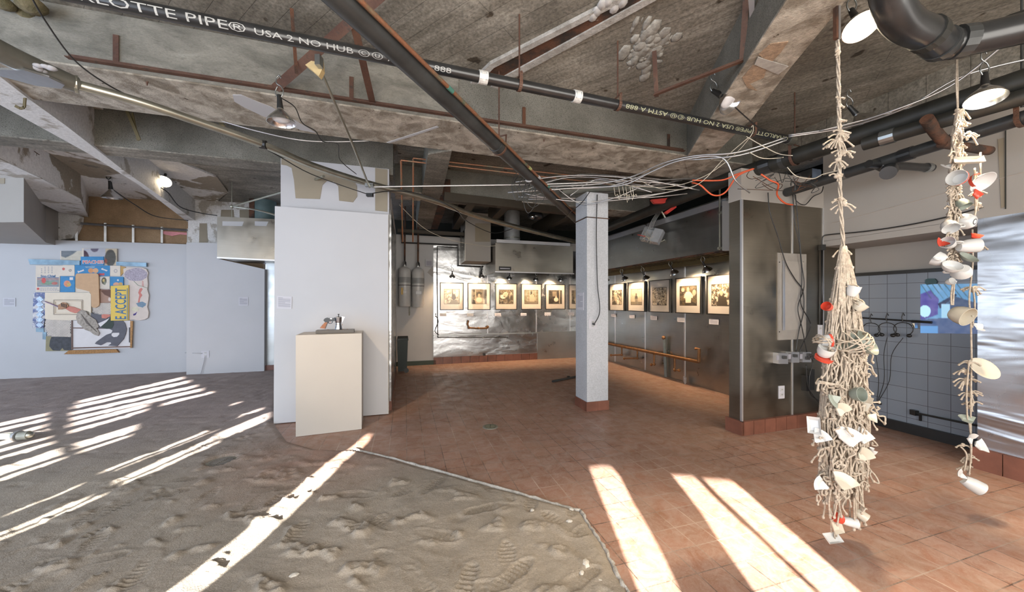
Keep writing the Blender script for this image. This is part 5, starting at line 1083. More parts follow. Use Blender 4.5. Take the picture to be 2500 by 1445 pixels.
t = thing('motor_can', 'black round motor housing above the kitchen hood', 'motor', pv(1312, 530, 6.4)); MB().tube([pv(1308, 527, 6.4), pv(1308, 527, 6.4) + Vector((0, 0, .6))], .01, 6).build('hanger_rod', M_GREYP, t); MB().ball(pv(1308, 527, 6.4), .13, 14, 8, (1.2, .8, .7)).build('housing', M_BLACKP, t, smooth='all'); MB().ball(pv(1300, 529, 6.3), .05, 10, 6).build('end_cap', M_CHROME, t, smooth='all')
# dark joists in the kitchen ceiling
for k, (x0, y0, x1, y1) in enumerate(((1085, 480, 1400, 515),)):
    a, b2 = pz(x0, y0 + 8, 2.85), pz(x1 + 60, y1 + 14, 2.85); o = MB().hexa([a, b2, b2 + UV(0, .12), a + UV(0, .12)], [p + Vector((0, 0, .12)) for p in (a, b2, b2 + UV(0, .12), a + UV(0, .12))]).build('steel_joist', plain('dark_joist', (.035, .026, .015), .6)); tag(o, 'dark steel beam crossing the kitchen ceiling', 'beam')
for k, (x0, y0, x1, y1, lb) in enumerate(((1088, 478, 1060, 560, 'brown joist beside the short concrete beam'), (1150, 500, 1112, 560, 'dark joist left of the boxed duct'), (1235, 508, 1200, 542, 'dark joist between boxed duct and flue'), (1400, 525, 1305, 575, 'dark joist right of the flue'))):
    a, b2 = pz(x0, y0, 2.93), pz(x1, y1, 2.93); d = (b2 - a).normalized(); s_ = Vector((d.y, -d.x, 0)) * .07
    o = MB().hexa([a - s_, a + s_, b2 + s_, b2 - s_], [p + Vector((0, 0, .25)) for p in (a - s_, a + s_, b2 + s_, b2 - s_)]).build('steel_joist', M_RUSTD if k == 0 else MATS['dark_joist']); tag(o, lb, 'beam')
o = MB().ubox(-.15, 1.25, 7.3, 7.4, 2.74, 2.80).build('header_rail', MATS['dark_joist']); tag(o, 'long dark rail above the two gas tanks', 'rail')
# fire suppression tanks
for k, (xc, yt, yb, lb) in enumerate(((988, 652, 748, 'left white gas tank with a yellow tag on the kitchen wall'), (1020.5, 654, 750, 'right white gas tank on the kitchen wall'))):
    c = pv(xc, yb, VB - .16); r = .125; hh = (yb - yt) / F * c.y; t = thing('gas_tank', lb, 'gas tank', c, 'gas tanks')
    prof = [(.001, 0), (r * .9, 0), (r, .03), (r, hh - .1), (r * .9, hh - .04), (r * .5, hh), (.03, hh + .01), (.03, hh + .05)]
    MB().lathe(prof, TR(c), 24).build('cylinder', plain('tank_enamel', (.47, .47, .46), .35, var=.05), t, smooth=True)
    MB().lathe([(.001, hh + .03), (.04, hh + .03), (.04, hh + .1), (.02, hh + .13), (.001, hh + .13)], TR(c), 12).build('valve', M_CHROME, t, smooth=True)
    MB().lathe([(r + .002, hh * .6), (r + .002, hh * .74)], TR(c), 24).build('grey_label', plain('grey_label', (.27, .28, .28), .5), t, smooth=True)
    MB().lathe([(r + .003, hh * .53), (r + .003, hh * .545)], TR(c), 24).build('strap', M_BLACK, t, smooth=True)
    q = c + UV(-.02 + .03 * k, -r - .004, hh * .36); MB().prism([q + UV(-.06, 0, -.03), q + UV(.06, 0, -.03), q + UV(.06, 0, .04), q + UV(-.06, 0, .04)], UV(0, -.002)).build('data_plate', M_INK, t)
    MB().prism([q + UV(-.055, -.003, -.025), q + UV(.055, -.003, -.025), q + UV(.055, -.003, .035), q + UV(-.055, -.003, .035)], UV(0, -.001)).build('plate_face', MATS['tank_enamel'], t)
    if k == 0: MB().prism([q + UV(-.05, -.008, -.05), q + UV(-.01, -.008, -.05), q + UV(-.01, -.008, .09), q + UV(-.05, -.008, .09)], UV(0, -.003)).build('tag', plain('yellow_tag', (.55, .38, .14), .7), t)
    MB().tube([c + Vector((0, 0, hh + .12)), c + Vector((.01, 0, 2.83))], .018, 8).build('riser', M_RUSTD, t, smooth=True)
t = thing('bracket_rail', 'grey upright rail between the two gas tanks', 'bracket', pv(1003, 770, VB - .1)); MB().tube([pv(1000, 770, VB - .06), pv(1003, 670, VB - .06)], .014, 4).build('rail', M_GALV, t)
t = thing('black_piping', 'black pipe run framing the wall above the first photograph', 'pipe', pv(1060, 600, VB - .1)); vq = VB - .1
MB().tube([pv(980, 570, vq), pv(980, 592, vq), pv(1118, 598, vq), pv(1119, 648, vq), pv(1177, 651, vq), pv(1180, 650, vq)], .016, 8).build('run', M_BLACKP, t)
MB().tube([pv(1177, 650, vq), pv(1173, 678, vq)], .02, 8).build('drop', M_BLACKP, t)
t = thing('black_conduit', 'black conduit loop around the left edge of the steel sheet', 'conduit', pv(1068, 700, VB - .05)); vq = VB - .05
MB().tube([pv(1117, 605, vq), pv(1068, 601, vq), pv(1067, 650, vq), pv(1069, 824, vq), pv(1240, 823, vq)], .011, 6).build('run', M_BLACKD, t)
outlet([pv(x, y, VB - .002) for x, y in ((1059, 763), (1068, 763), (1068, 776), (1059, 776))], nb, 'small socket with black cords at the sheet edge left of the first photograph')
cable('black_cable', 'black cord trailing down from the small socket by the first photograph', [pv(1064, 770, VB - .04), pv(1070, 785, VB - .04), pv(1062, 808, VB - .04), pv(1072, 818, VB - .04)], .008, M_BLACK)
t = thing('timer_box', 'small wired control box right of the gas tanks', 'control box', pv(1047, 650, VB - .04)); P = [pv(x, y, VB - .002) for x, y in ((1038, 633), (1057, 634), (1057, 652), (1039, 651))]; MB().prism(P, nb * .05).build('box', M_JOINT, t); P = [pv(x, y, VB - .054) for x, y in ((1041, 637), (1054, 637), (1054, 649), (1041, 648))]; MB().prism(P, nb * .004).build('window', M_INK, t)
t = thing('sign_card', 'small diamond-tilted grey card hung below the control box', 'card', pv(1056, 675, VB)); P = [pv(x, y, VB - .004) for x, y in ((1054, 652), (1066, 664), (1056, 676), (1043, 665))]; MB().prism(P, nb * .003).build('sheet', M_HEAD, t)
t = thing('gas_stub', 'bent brass gas stub on the crumpled steel wall', 'pipe', pv(1165, 800, VB - .08)); vq = VB - .08
MB().tube([pv(1144, 782, vq), pv(1145, 800, vq), pv(1190, 801, vq), pv(1190, 795, vq)], .018, 8, smooth=2).build('pipe', M_BRASS, t, smooth=True)
for x, y in ((1145, 800), (1190, 799), (1168, 801)): MB().ball(pv(x, y, vq), .028, 8, 5).build('fitting', M_BRASS, t, smooth='all')
MB().tube([pv(1144, 800, vq), pv(1144, 800, VB)], .014, 8).build('wall_stub', M_BRASS, t)
t = thing('wall_knockout', 'small dark box low on the crumpled steel sheet', 'box', pv(1182, 865, VB)); P = [pv(x, y, VB - .014) for x, y in ((1179, 862), (1185, 862), (1185, 868), (1179, 868))]; MB().prism(P, nb * .02).build('body', M_BLACK, t)
# gas manifold on right wall
t = thing('gas_manifold', 'brown gas pipe with elbows and drops along the right kitchen wall', 'pipe', pu(1600, 880, UR - .1)); uq = UR - .1
MB().tube([pu(1455, 833, uq), pu(1706, 883, uq)], .028, 10).build('main_pipe', M_BRASS, t, smooth=True)
MB().tube([pu(1706, 883, uq), pu(1707, 852, uq), pu(1698, 851, uq)], .024, 10).build('riser', M_BRASS, t, smooth=True)
for (x, y, y2, x2) in ((1518, 846, 866, 1492), (1556, 854, 874, 1524), (1597, 862, 889, 1590), (1647, 872, 903, 1658)):
    MB().tube([pu(x, y, uq), pu(x, y2, uq), pu(x2, y2 + 1, uq)], .018, 8).build('drop', M_BRASS, t, smooth=True)
    for p in ((x, y), (x, y2), (x2, y2 + 1)): MB().ball(pu(*p, uq), .028, 8, 5).build('fitting', M_BRASS, t, smooth='all')
for x in (1518, 1640): MB().tube([pu(x, 847 if x < 1600 else 869, uq), pu(x, 847 if x < 1600 else 869, UR)], .012, 6).build('wall_stub', M_BRASS, t)
t = thing('strut_channel', 'upright slotted steel channel behind the brown gas pipe', 'channel', pu(1625, 920, UR - .04)); MB().tube([pu(1626, 920, UR - .04), pu(1622, 822, UR - .04)], .03, 4).build('channel', plain('strut_grey', (.2, .22, .2), .45, .6), t)
MB().ball(pu(1620, 824, UR - .06), .035, 8, 5).build('end_fitting', M_BRASS, t)
o = MB().prism([pu(1668, 926, UR - .05), pu(1676, 930, UR - .05), pu(1672, 934, UR - .12)], (0, 0, .09)).build('paper_scrap', M_PAPER); o.location.z = .002; tag(o, 'white folded paper scrap on the floor at the right kitchen wall', 'paper')
# bin
c = pz(972, 910, 0) + UV(.08, .05); t = thing('waste_bin', 'dark green wheeled bin beside the kitchen side wall', 'bin', c)
mb = MB(); w0, w1 = .08, .10; h_ = .62
mb.hexa([c + UV(-w0, -w0, .03), c + UV(w0, -w0, .03), c + UV(w0, w0, .03), c + UV(-w0, w0, .03)], [c + UV(-w1, -w1, h_), c + UV(w1, -w1, h_), c + UV(w1, w1, h_), c + UV(-w1, w1, h_)]); mb.build('body', plain('dark_green_plastic', (.008, .016, .013), .5), t)
MB().hexa([c + UV(-.105, -.105, h_ + .001), c + UV(.11, -.11, h_ + .001), c + UV(.11, .11, h_ + .001), c + UV(-.105, .11, h_ + .001)], [c + UV(-.09, -.1, h_ + .04), c + UV(.1, -.1, h_ + .04), c + UV(.1, .1, h_ + .07), c + UV(-.09, .1, h_ + .07)]).build('lid', MATS['dark_green_plastic'], t)
MB().tube([c + UV(.07, -.10, .045), c + UV(.07, -.07, .045)], .045, 14).build('wheel', M_BLACK, t)
# floor bits
def drain(px, py, r, label, mat, z=.001):
    c = pz(px, py, z); t = thing('floor_drain', label, 'drain', c); MB().lathe([(.001, 0), (r * 1.35, 0), (r * 1.32, .004), (r, .004)], TR(c), 28).build('collar', plain('cement_collar', (.24, .23, .19), .9, var=.25), t)
    mb = MB(); mb.lathe([(r, .0045), (r, .008), (r * .88, .008), (r * .88, .0045)], TR(c), 28)
    for k in range(-4, 5):
        yy = k * r * .2; hw = math.sqrt(max(r * r * .8 - yy * yy, 0)); mb.box(c + Vector((0, yy, .0065)), (2 * hw, r * .07, .003))
    mb.box(c + Vector((0, 0, .0065)), (r * .1, 1.7 * r, .003)); mb.build('grate', mat, t); MB().lathe([(.001, .0046), (r * .87, .0046)], TR(c), 20).build('sump', M_BLACKD, t)
drain(1197, 1042, .062, 'round floor drain grate in the tiles', plain('drain_iron', (.16, .15, .10), .5, .4))
drain(541, 1129, .085, 'dust-filled round drain in the screed', plain('dusty_iron', (.17, .15, .13), .9, var=.3), .006)
t = thing('pipe_offcut', 'short grey pipe lying on the tiles left of the post', 'pipe', pz(1375, 927, 0)); MB().tube([pz(1349, 931, .02), pz(1408, 919, .02)], .019, 8).build('pipe', M_GREYP, t, smooth=True)
MB().ball(pz(1388, 919, .02), .02, 8, 5, (1.6, 1, .6)).build('elbow', M_GREYP, t)
rr = random.Random(9)
t = thing('rag_pipe', 'dusty pipe end with a steel clamp lying on the floor at the left edge', 'pipe', pz(20, 1080, 0)); z_ = .075
MB().tube([pz(-60, 1068, z_), pz(42, 1064, z_)], .028, 12).build('pipe', plain('dusty_pipe', (.30, .32, .27), .8, var=.25), t, smooth=True)
MB().tube([pz(41, 1064, z_), pz(47, 1064, z_)], .05, 16).build('flange', M_ZINC, t); MB().tube([pz(47, 1064, z_), pz(70, 1062, z_)], .04, 16).build('cap', plain('dusty_cap', (.35, .35, .30), .6, .4), t); MB().ball(pz(70, 1062, z_), .036, 12, 6).build('cap_end', M_GALV, t, smooth='all')
MB().box(pz(10, 1066, .02), (.1, .08, .06)).build('support_block', M_LIP, t)
for (x, y, s_, lb) in ((1430, 1376, .022, 'angular pale stone on the screed near the right edge'), (1420, 1398, .012, 'small pale chip just below the angular stone'), (718, 1405, .017, 'rounded pebble on the screed below the sun streak'), (1395, 1243, .012, 'tiny pale stone inside the screed corner'), (1390, 1272, .014, 'dark little stone near the screed corner'), (1300, 1247, .016, 'flat pale flake on the screed'), (1466, 1418, .010, 'small stone by the bottom of the screed edge')):
    c = pz(x, y, .02); mb = MB(); mb.ball(c, s_, 6, 4, (1.5, 1, .7)); o = mb.build('stone', plain('pale_stone', (.50, .47, .42), .9, var=.2), smooth=False); o.rotation_euler.z = rr.uniform(0, 3); tag(o, lb, 'stone', 'loose stones on the screed')

# ================================================================ steel stub wall fittings
VS = 2.77
def s_(x, y, off=0.0): return pv(x, y, VS - off)
t = thing('electrical_panel', 'grey steel electrical panel with a narrow door on the stub wall', 'electrical panel', s_(1932, 828))
M_PANEL = plain('panel_grey_paint', (.36, .335, .30), .42, .3, var=.06)
MB().prism([s_(1898, 617), s_(1966, 621), s_(1965, 827), s_(1898, 830)], nb * .012).build('cover', M_PANEL, t)
MB().prism([s_(1912, 637, .013), s_(1962, 640, .013), s_(1961, 803, .013), s_(1912, 806, .013)], nb * .006).build('door', plain('panel_door', (.42, .39, .35), .4, .3, var=.05), t)
MB().prism([s_(1911, 636, .02), s_(1916, 636, .02), s_(1916, 806, .02), s_(1911, 806, .02)], nb * .004).build('door_edge', M_ALU, t)
for x, y in ((1903, 640), (1903, 810), (1961, 640), (1960, 812)): MB().ball(s_(x, y, .014), .006, 8, 4).build('screw', M_BLACK, t)
t = thing('utility_boxes', 'row of steel junction boxes with tangled plugs below the electrical panel', 'junction box', s_(1930, 888))
for x0, x1, y0, y1 in ((1887, 1910, 860, 886), (1918, 1937, 858, 883), (1945, 1966, 858, 882)):
    b_ = MB().prism([s_(x0, y0), s_(x1, y0), s_(x1, y1), s_(x0, y1)], nb * .06).build('steel_box', M_ALU, t)
    MB().prism([s_((x0 + x1) / 2 + dx, (y0 + y1) / 2 + dy, .061) for dx, dy in ((-3, -6), (3, -6), (3, 6), (-3, 6))], nb * .003).build('socket_insert', M_INK, b_)
for x, y in ((1914, 872), (1940, 868), (1974, 866), (1983, 872), (1970, 874)): MB().box(s_(x, y, .07), (.035, .04, .03)).build('black_plug', M_BLACK, t)
outlet([s_(x, y) for x, y in ((1900, 942), (1914, 941), (1914, 972), (1900, 973))], nb, 'cream double socket low on the steel stub wall')
outlet([s_(x, y) for x, y in ((1996, 793), (2006, 793), (2006, 820), (1996, 820))], nb, 'cream switch plate beside the black conduit', 1)
t = thing('power_adapter', 'black power adapters hanging under the junction boxes', 'adapter', s_(1966, 950)); MB().prism([s_(1956, 915), s_(1966, 915), s_(1966, 952), s_(1956, 952)], nb * .05).build('block', M_BLACK, t); MB().prism([s_(1966, 900), s_(1979, 900), s_(1979, 950), s_(1966, 950)], nb * .04).build('second_block', M_BLACK, t)
cable('conduit_black', 'straight black conduit running down to the switch plate', [s_(2007, 600, .02), s_(2007, 700, .02), s_(2006, 793, .02)], .011, M_BLACK, 'conduit', smooth=0)
t = thing('conduit_junction', 'small black junction at the corner under the header', 'junction box', s_(2007, 610)); MB().box(s_(2007, 604, .03), (.05, .04, .06)).build('body', M_BLACK, t)
cable('black_cable', 'black cable looping from the corner junction along the white header', [s_(2007, 600, .02), s_(2009, 578, .03), pu(2030, 572, 4.44), pu(2100, 566, 4.44), pu(2200, 552, 4.44), pu(2310, 530, 4.44), pu(2400, 505, 4.44)], .006, M_BLACK)
for k, L in enumerate(([(1875, 470), (1880, 520), (1900, 580), (1918, 640), (1940, 680), (1960, 710), (1962, 760), (1950, 810), (1943, 858)], [(1936, 475), (1940, 540), (1952, 600), (1958, 680), (1955, 740), (1975, 780), (1978, 800), (1955, 850), (1950, 868)], [(1942, 475), (1950, 560), (1957, 640), (1963, 700), (1948, 750), (1958, 800), (1970, 860)], [(1976, 870), (1985, 885), (1976, 920), (1978, 960), (1995, 975), (2015, 985)], [(1968, 890), (1972, 940), (1985, 965), (2012, 995)])):
    cable('black_cable', ('long black cable wandering down over the electrical panel door', 'second black cable swinging wide right of the panel', 'third black cable twisted round the other two on the panel', 'black lead curving down from the adapters towards the ropes', 'lower black lead from the adapters')[k], [s_(x, y, .035 + .008 * k) for x, y in L], .005, M_BLACK)
cable('black_cable', 'black cable drooping across the white band of the stub wall', [s_(1940, 470, .06), s_(1944, 490, .05), s_(1965, 500, .05), s_(1985, 480, .05), s_(2005, 470, .05), s_(2010, 455, .05)], .005, M_BLACK)
rr = random.Random(33)
for k in range(16):
    x = rr.uniform(1850, 1990); y = rr.uniform(425, 450); cable('thin_wire', 'thin dark wire in the tangle above the steel stub wall', [pY(x, y, 3.3), pY(x + rr.uniform(-40, 40), y + rr.uniform(0, 26), 3.3), pY(x + rr.uniform(-50, 50), y + rr.uniform(-10, 30), 3.35), pY(x + rr.uniform(-60, 60), y + rr.uniform(-20, 15), 3.4)], .003, M_GREYP if k % 3 else M_RUSTD, 'wire', 'thin wires tangled above the stub wall', 5, 5)

# alcove: rail, headphones, lower bar, projected picture
UA = 4.985
t = thing('headphone_rail', 'thin black rail holding the headphones on the white tiles', 'rail', pu(2180, 790, UA - .03)); MB().tube([pu(2092, 775, UA - .03), pu(2230, 784, UA - .03)], .008, 8).build('rod', M_BLACK, t)
MB().tube([pu(2226, 784, UA - .03), pu(2275, 787, UA - .03)], .013, 8).build('end_bracket', M_BLACK, t); MB().box(pu(2234, 795, UA - .03), (.03, .02, .05)).build('steel_tab', M_CHROME, t)
for k, (x, lb) in enumerate(((2127, 'leftmost'), (2166, 'middle'), (2205, 'rightmost'))):
    c = pu(x, 803, UA - .05); t = thing('headphones', f'{lb} pair of thin black headphones hanging in the tiled alcove', 'headphones', c, 'headphones in the alcove')
    yv = UV(0, 1); r = .075; MB().tube([c + yv * (r * math.sin(a)) + Vector((0, 0, r * .9 * math.cos(a))) for a in np.linspace(-2.5, 2.5, 17)], .004, 6).build('headband', M_BLACK, t, smooth='all')
    for s2 in (-1, 1): MB().ball(c + yv * (.045 * s2) + Vector((0, 0, -.065)), .024, 10, 6, (.7, 1, .8)).build('ear_pad', M_BLACK, t, smooth='all')
    MB().tube([c + Vector((0, 0, r * .85)), c + UV(0, .012, .12), c + UV(0, .0, .17), pu(x + 3, 770, UA - .02)], .004, 6).build('hook', M_BLACK, t)
    e_ = pu(2141 + 2 * k, 978, UA - .03); MB().tube([c + Vector((0, 0, -.09)), lerp(c, e_, .35) + UV(0, .02 * (k - 1)), lerp(c, e_, .7) + UV(0, -.03), e_], .003, 5, smooth=5).build('cord', M_BLACK, t, smooth='all')
t = thing('jack_block', 'small black connector where the headphone cords meet', 'connector', pu(2142, 985, UA)); MB().box(pu(2142, 984, UA - .03), (.03, .06, .02)).build('body', M_BLACK, t)
t = thing('lower_rail', 'slanting black bar low on the tiled alcove wall', 'rail', pu(2300, 1022, UA - .03)); MB().tube([pu(2225, 1006, UA - .03), pu(2400, 1042, UA - .03)], .009, 8).build('bar', M_BLACK, t); MB().box(pu(2232, 1007, UA - .03), (.04, .05, .05)).build('end_block', M_BLACK, t); MB().box(pu(2247, 1020, UA - .03), (.015, .015, .06)).build('drop_pin', M_BLACK, t)
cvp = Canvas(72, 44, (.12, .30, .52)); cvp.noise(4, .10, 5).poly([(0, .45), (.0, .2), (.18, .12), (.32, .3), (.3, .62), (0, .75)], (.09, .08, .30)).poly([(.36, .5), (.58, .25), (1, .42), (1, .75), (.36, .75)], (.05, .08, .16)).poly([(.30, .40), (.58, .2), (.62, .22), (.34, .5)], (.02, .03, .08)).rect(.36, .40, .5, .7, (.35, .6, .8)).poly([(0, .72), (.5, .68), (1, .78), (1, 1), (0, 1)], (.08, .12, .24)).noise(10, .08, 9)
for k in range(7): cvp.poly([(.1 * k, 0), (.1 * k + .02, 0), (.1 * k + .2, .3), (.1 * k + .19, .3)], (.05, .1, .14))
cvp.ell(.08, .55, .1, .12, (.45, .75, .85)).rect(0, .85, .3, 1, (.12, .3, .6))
mP = bpy.data.materials.new('projected_light'); mP.use_nodes = True; nt = mP.node_tree; b = nt.nodes['Principled BSDF']; at2 = nd(nt, 'ShaderNodeAttribute'); at2.attribute_name = 'ink'  # projector light painted as a faintly glowing picture sheet
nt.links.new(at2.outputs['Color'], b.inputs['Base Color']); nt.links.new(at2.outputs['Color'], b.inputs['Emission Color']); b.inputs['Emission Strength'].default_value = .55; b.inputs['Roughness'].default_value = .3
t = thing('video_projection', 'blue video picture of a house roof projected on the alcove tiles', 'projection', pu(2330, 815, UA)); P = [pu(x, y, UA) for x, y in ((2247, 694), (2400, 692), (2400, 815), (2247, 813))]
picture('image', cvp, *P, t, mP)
P = [pu(x, y, UA + .003) for x, y in ((2262, 683), (2268, 680), (2284, 680), (2290, 686), (2289, 692), (2266, 695), (2261, 691))]; o = MB().prism(P, nrw * .02).build('wall_plate', plain('teal_plate', (.03, .08, .09), .4)); tag(o, 'small dark rounded plate above the projected picture', 'plate')

# ================================================================ collage on the left wall
cw = thing('collage_artwork', 'large wall collage of boards, fruit boxes, calendar, yellow sign and a painted orca', 'artwork', pl(220, 865, .0))
def cz(x, y, off): return pl(60 + x / 4.981, 590 + y / 4.981, off)
def piece(name, pts, o0, th, mat, label=None):
    return MB().prism([cz(x, y, o0) for x, y in pts], LN * th).build(name, mat, cw, label=label)
def art(name, cv, x0, y0, x1, y1, o0, par=None): return picture(name, cv, cz(x0, y0, o0), cz(x1, y0, o0), cz(x1, y1, o0), cz(x0, y1, o0), par or cw)
def ctext(txt, x, y, size, mat, off, par, ang=0.0, name='lettering', bold=.0, fit=None):
    sx = 1.0 if not fit else fit / 692 / max(v.co.x for v in text_mesh(txt, size).vertices)
    def f(a, b2):
        a *= sx; xa = x + (a * math.cos(ang) - b2 * math.sin(ang)) * 692; ya = y - (a * math.sin(ang) + b2 * math.cos(ang)) * 692; return cz(xa, ya, off)
    return text_obj(name, txt, size, mat, par, f, bold)
C_CREAM = plain('collage_cream', (.62, .55, .47), .7, var=.04); C_BLUE = plain('collage_blue', (.03, .20, .42), .6, var=.12); C_PEACH = plain('collage_tan_board', (.52, .33, .19), .7, var=.05, scale=20)
C_DARK = plain('collage_dark', (.035, .037, .045), .6, var=.4, scale=20); C_YEL = plain('sign_yellow', (.66, .46, .07), .5, var=.04); C_WHITE = plain('collage_white', (.63, .60, .60), .6, var=.03)
C_GREY = plain('orca_grey', (.085, .082, .10), .55, var=.15); C_BLUET = plain('sign_blue', (.03, .12, .26), .5); C_REDT = plain('print_red', (.5, .06, .05), .5); C_GOLD = plain('gilt_frame', (.30, .15, .05), .45, .4, var=.4, scale=60)
C_PL = plain('plaster_sheet', (.60, .52, .47), .8, var=.05); C_TIN = two('pressed_tin', (.42, .40, .40), (.10, .12, .22), 9, .45, .55, .35, .8, bmp=.8); C_TILEH = plain('hex_tile', (.60, .54, .48), .3)
C_STRIP = plain('blue_grey_metal', (.20, .29, .36), .35, .6, var=.3, scale=8)
piece('metal_strip', [(65, 213), (690, 232), (690, 285), (85, 278)], .02, .03, C_STRIP, 'dented blue grey metal strip'); piece('metal_strip', [(1130, 245), (1495, 258), (1495, 305), (1130, 290)], .02, .03, C_STRIP)
cv = Canvas(30, 12, (.50, .46, .38)).poly([(0, 0), (.7, 0), (.5, .4), (.2, .75), (0, .6)], (.13, .15, .17)).noise(6, .1, 3); p = piece('landscape_panel', [(445, 112), (720, 115), (720, 232), (445, 218)], .0, .015, C_CREAM); art('landscape_print', cv, 445, 112, 720, 222, .017, p)
p = piece('portrait_panel', [(718, 82), (1125, 92), (1125, 290), (718, 285)], .0, .03, C_CREAM); cv = Canvas(40, 20, (.38, .38, .42)).ell(0, 1, .2, .9, (.05, .015, .03)).ell(.32, .0, .12, .2, (.1, .08, .12)).rect(.64, 0, 1, 1, (.45, .37, .26)).ell(.80, .55, .17, .5, (.055, .05, .04)).ell(.66, .75, .04, .15, (.25, .06, .03)).noise(7, .05, 8); art('portrait_print', cv, 720, 84, 1123, 288, .032, p)
p = piece('peach_box_panel', [(690, 182), (968, 182), (968, 285), (690, 285)], .034, .012, C_BLUE); ctext('PEACHES', 704, 264, .075, C_WHITE, .0475, p, 0, 'lettering_outline', .005, 256); ctext('PEACHES', 706, 263, .072, C_REDT, .0488, p, 0, bold=.0005, fit=252)
p = piece('calendar_sheet', [(140, 290), (435, 292), (430, 612), (140, 612)], .004, .006, C_CREAM)
mb = MB()
for i in range(4):
    for j in range(4): 
        if i + j: X, Y = 200 + 42 * j, 305 + 22 * i; mb.prism([cz(X, Y, .0105), cz(X + 14, Y, .0105), cz(X + 14, Y + 10, .0105), cz(X, Y + 10, .0105)], LN * .0008)
mb.build('calendar_dates', M_INK, p); ctext('Sno-Chief', 195, 430, .055, C_BLUET, .0115, p, 0, bold=.002, fit=182)
cv = Canvas(44, 20, (.22, .24, .24)).rect(0, 0, 1, .3, (.3, .22, .22)).rect(.2, .45, .8, .75, (.16, .25, .17)).ell(.3, .35, .1, .3, (.5, .06, .06)).ell(.8, .65, .14, .15, (.42, .12, .1)).rect(0, 0, 1, .05, (.1, .18, .3)).rect(0, .93, 1, 1, (.1, .18, .3)).noise(12, .12, 6); art('fruit_label_print', cv, 152, 432, 418, 546, .012, p)
mb = MB(); rr = random.Random(2)
for i in range(3):
    X = 180 + rr.uniform(0, 10)
    while X < 395: w_ = rr.uniform(10, 34); Y = 560 + i * 14; mb.prism([cz(X, Y, .0105), cz(X + w_, Y, .0105), cz(X + w_, Y + 6, .0105), cz(X, Y + 6, .0105)], LN * .0008); X += w_ + 8
mb.build('small_print', M_INK, p); MB().prism([cz(x, y, .0105) for x, y in ((150, 560), (178, 560), (178, 585), (150, 585))], LN * .001).build('red_stamp', C_REDT, p)
p = piece('white_box_flap', [(432, 292), (470, 292), (475, 270), (540, 262), (545, 282), (612, 280), (612, 415), (432, 418)], .008, .01, C_CREAM); cv = Canvas(24, 16, (.62, .55, .47)).ell(.2, .3, .1, .14, (.5, .1, .08)).ell(.68, .45, .1, .13, (.12, .1, .1)).ell(.68, .45, .05, .07, (.62, .55, .47)); art('flap_print', cv, 440, 296, 608, 412, .019, p)
p = piece('fruit_box_panel', [(618, 283), (1045, 292), (1042, 418), (905, 420), (620, 420)], .006, .012, C_BLUE); ctext('Sweet', 650, 378, .045, C_WHITE, .0195, p, .35, bold=.003); ctext('clover', 930, 335, .045, C_WHITE, .0195, p, -.35, bold=.003); ctext('ONS', 900, 408, .05, C_REDT, .0195, p, 0, bold=.004)
cv = Canvas(30, 12, (.03, .20, .42)).ell(.3, .5, .24, .5, (.55, .25, .1)).ell(.7, .5, .24, .5, (.58, .32, .16)).noise(8, .05, 3); art('fruit_print', cv, 765, 322, 905, 380, .0185, p); MB().prism([cz(x, y, .0185) for x, y in ((735, 300), (860, 300), (850, 318), (745, 318))], LN * .001).build('silver_badge', C_STRIP, p)
p = piece('white_box_flap', [(1045, 292), (1170, 292), (1170, 418), (1045, 415)], .008, .01, C_CREAM); art('flap_print', Canvas(16, 16, (.62, .55, .47)).ell(.5, .5, .2, .2, (.3, .28, .3)).ell(.5, .5, .12, .12, (.62, .55, .47)), 1055, 300, 1160, 410, .019, p)
piece('ochre_scrap', [(1165, 296), (1235, 310), (1205, 380), (1170, 415)], .006, .008, plain('ochre_board', (.45, .28, .10), .7))
p = piece('blue_box_end', [(445, 420), (618, 422), (618, 612), (440, 612)], .01, .012, C_BLUE); art('shrimp_print', Canvas(20, 20, (.03, .20, .42)).ell(.45, .5, .38, .4, (.6, .22, .12)).ell(.65, .6, .25, .25, (.5, .33, .1)).noise(9, .12, 4), 470, 462, 575, 560, .023, p); MB().prism([cz(x, y, .023) for x, y in ((548, 432), (590, 432), (590, 465), (548, 465))], LN * .001).build('white_sticker', C_WHITE, p)
piece('cream_backing', [(618, 420), (830, 420), (830, 615), (618, 615)], .004, .008, C_CREAM)
p = piece('tan_laminate_shape', [(630, 405), (645, 388), (880, 384), (905, 398), (908, 440), (916, 760), (905, 785), (870, 802), (835, 800), (820, 780), (818, 640), (795, 605), (700, 580), (645, 570), (630, 548)], .03, .014, C_PEACH)
p = piece('white_box_side', [(918, 425), (1040, 428), (1040, 575), (918, 572)], .008, .01, C_CREAM); art('flower_print', Canvas(20, 22, (.62, .55, .47)).ell(.45, .4, .32, .38, (.10, .09, .06)).ell(.4, .35, .14, .16, (.5, .36, .12)).ell(.55, .65, .1, .2, (.2, .22, .14)).noise(9, .1, 5), 922, 430, 1020, 545, .019, p)
p = piece('blue_box_end', [(1045, 425), (1208, 428), (1208, 530), (1045, 540)], .008, .012, C_BLUE); art('peach_print', Canvas(20, 14, (.03, .20, .42)).ell(.35, .95, .3, .35, (.6, .3, .18)).ell(.75, .85, .2, .25, (.5, .3, .08)).ell(.5, .3, .08, .12, (.6, .6, .6)), 1070, 440, 1200, 530, .021, p)
p = piece('brown_photo_panel', [(918, 578), (1055, 580), (1055, 742), (918, 745)], .006, .01, plain('brown_photo', (.33, .19, .13), .6)); art('brown_print', Canvas(20, 22, (.34, .2, .14)).poly([(0, .05), (1, .0), (1, .7), (.8, .55), (.4, .4)], (.11, .04, .02)).ell(.85, .75, .12, .15, (.6, .5, .45)), 920, 582, 1053, 740, .017, p)
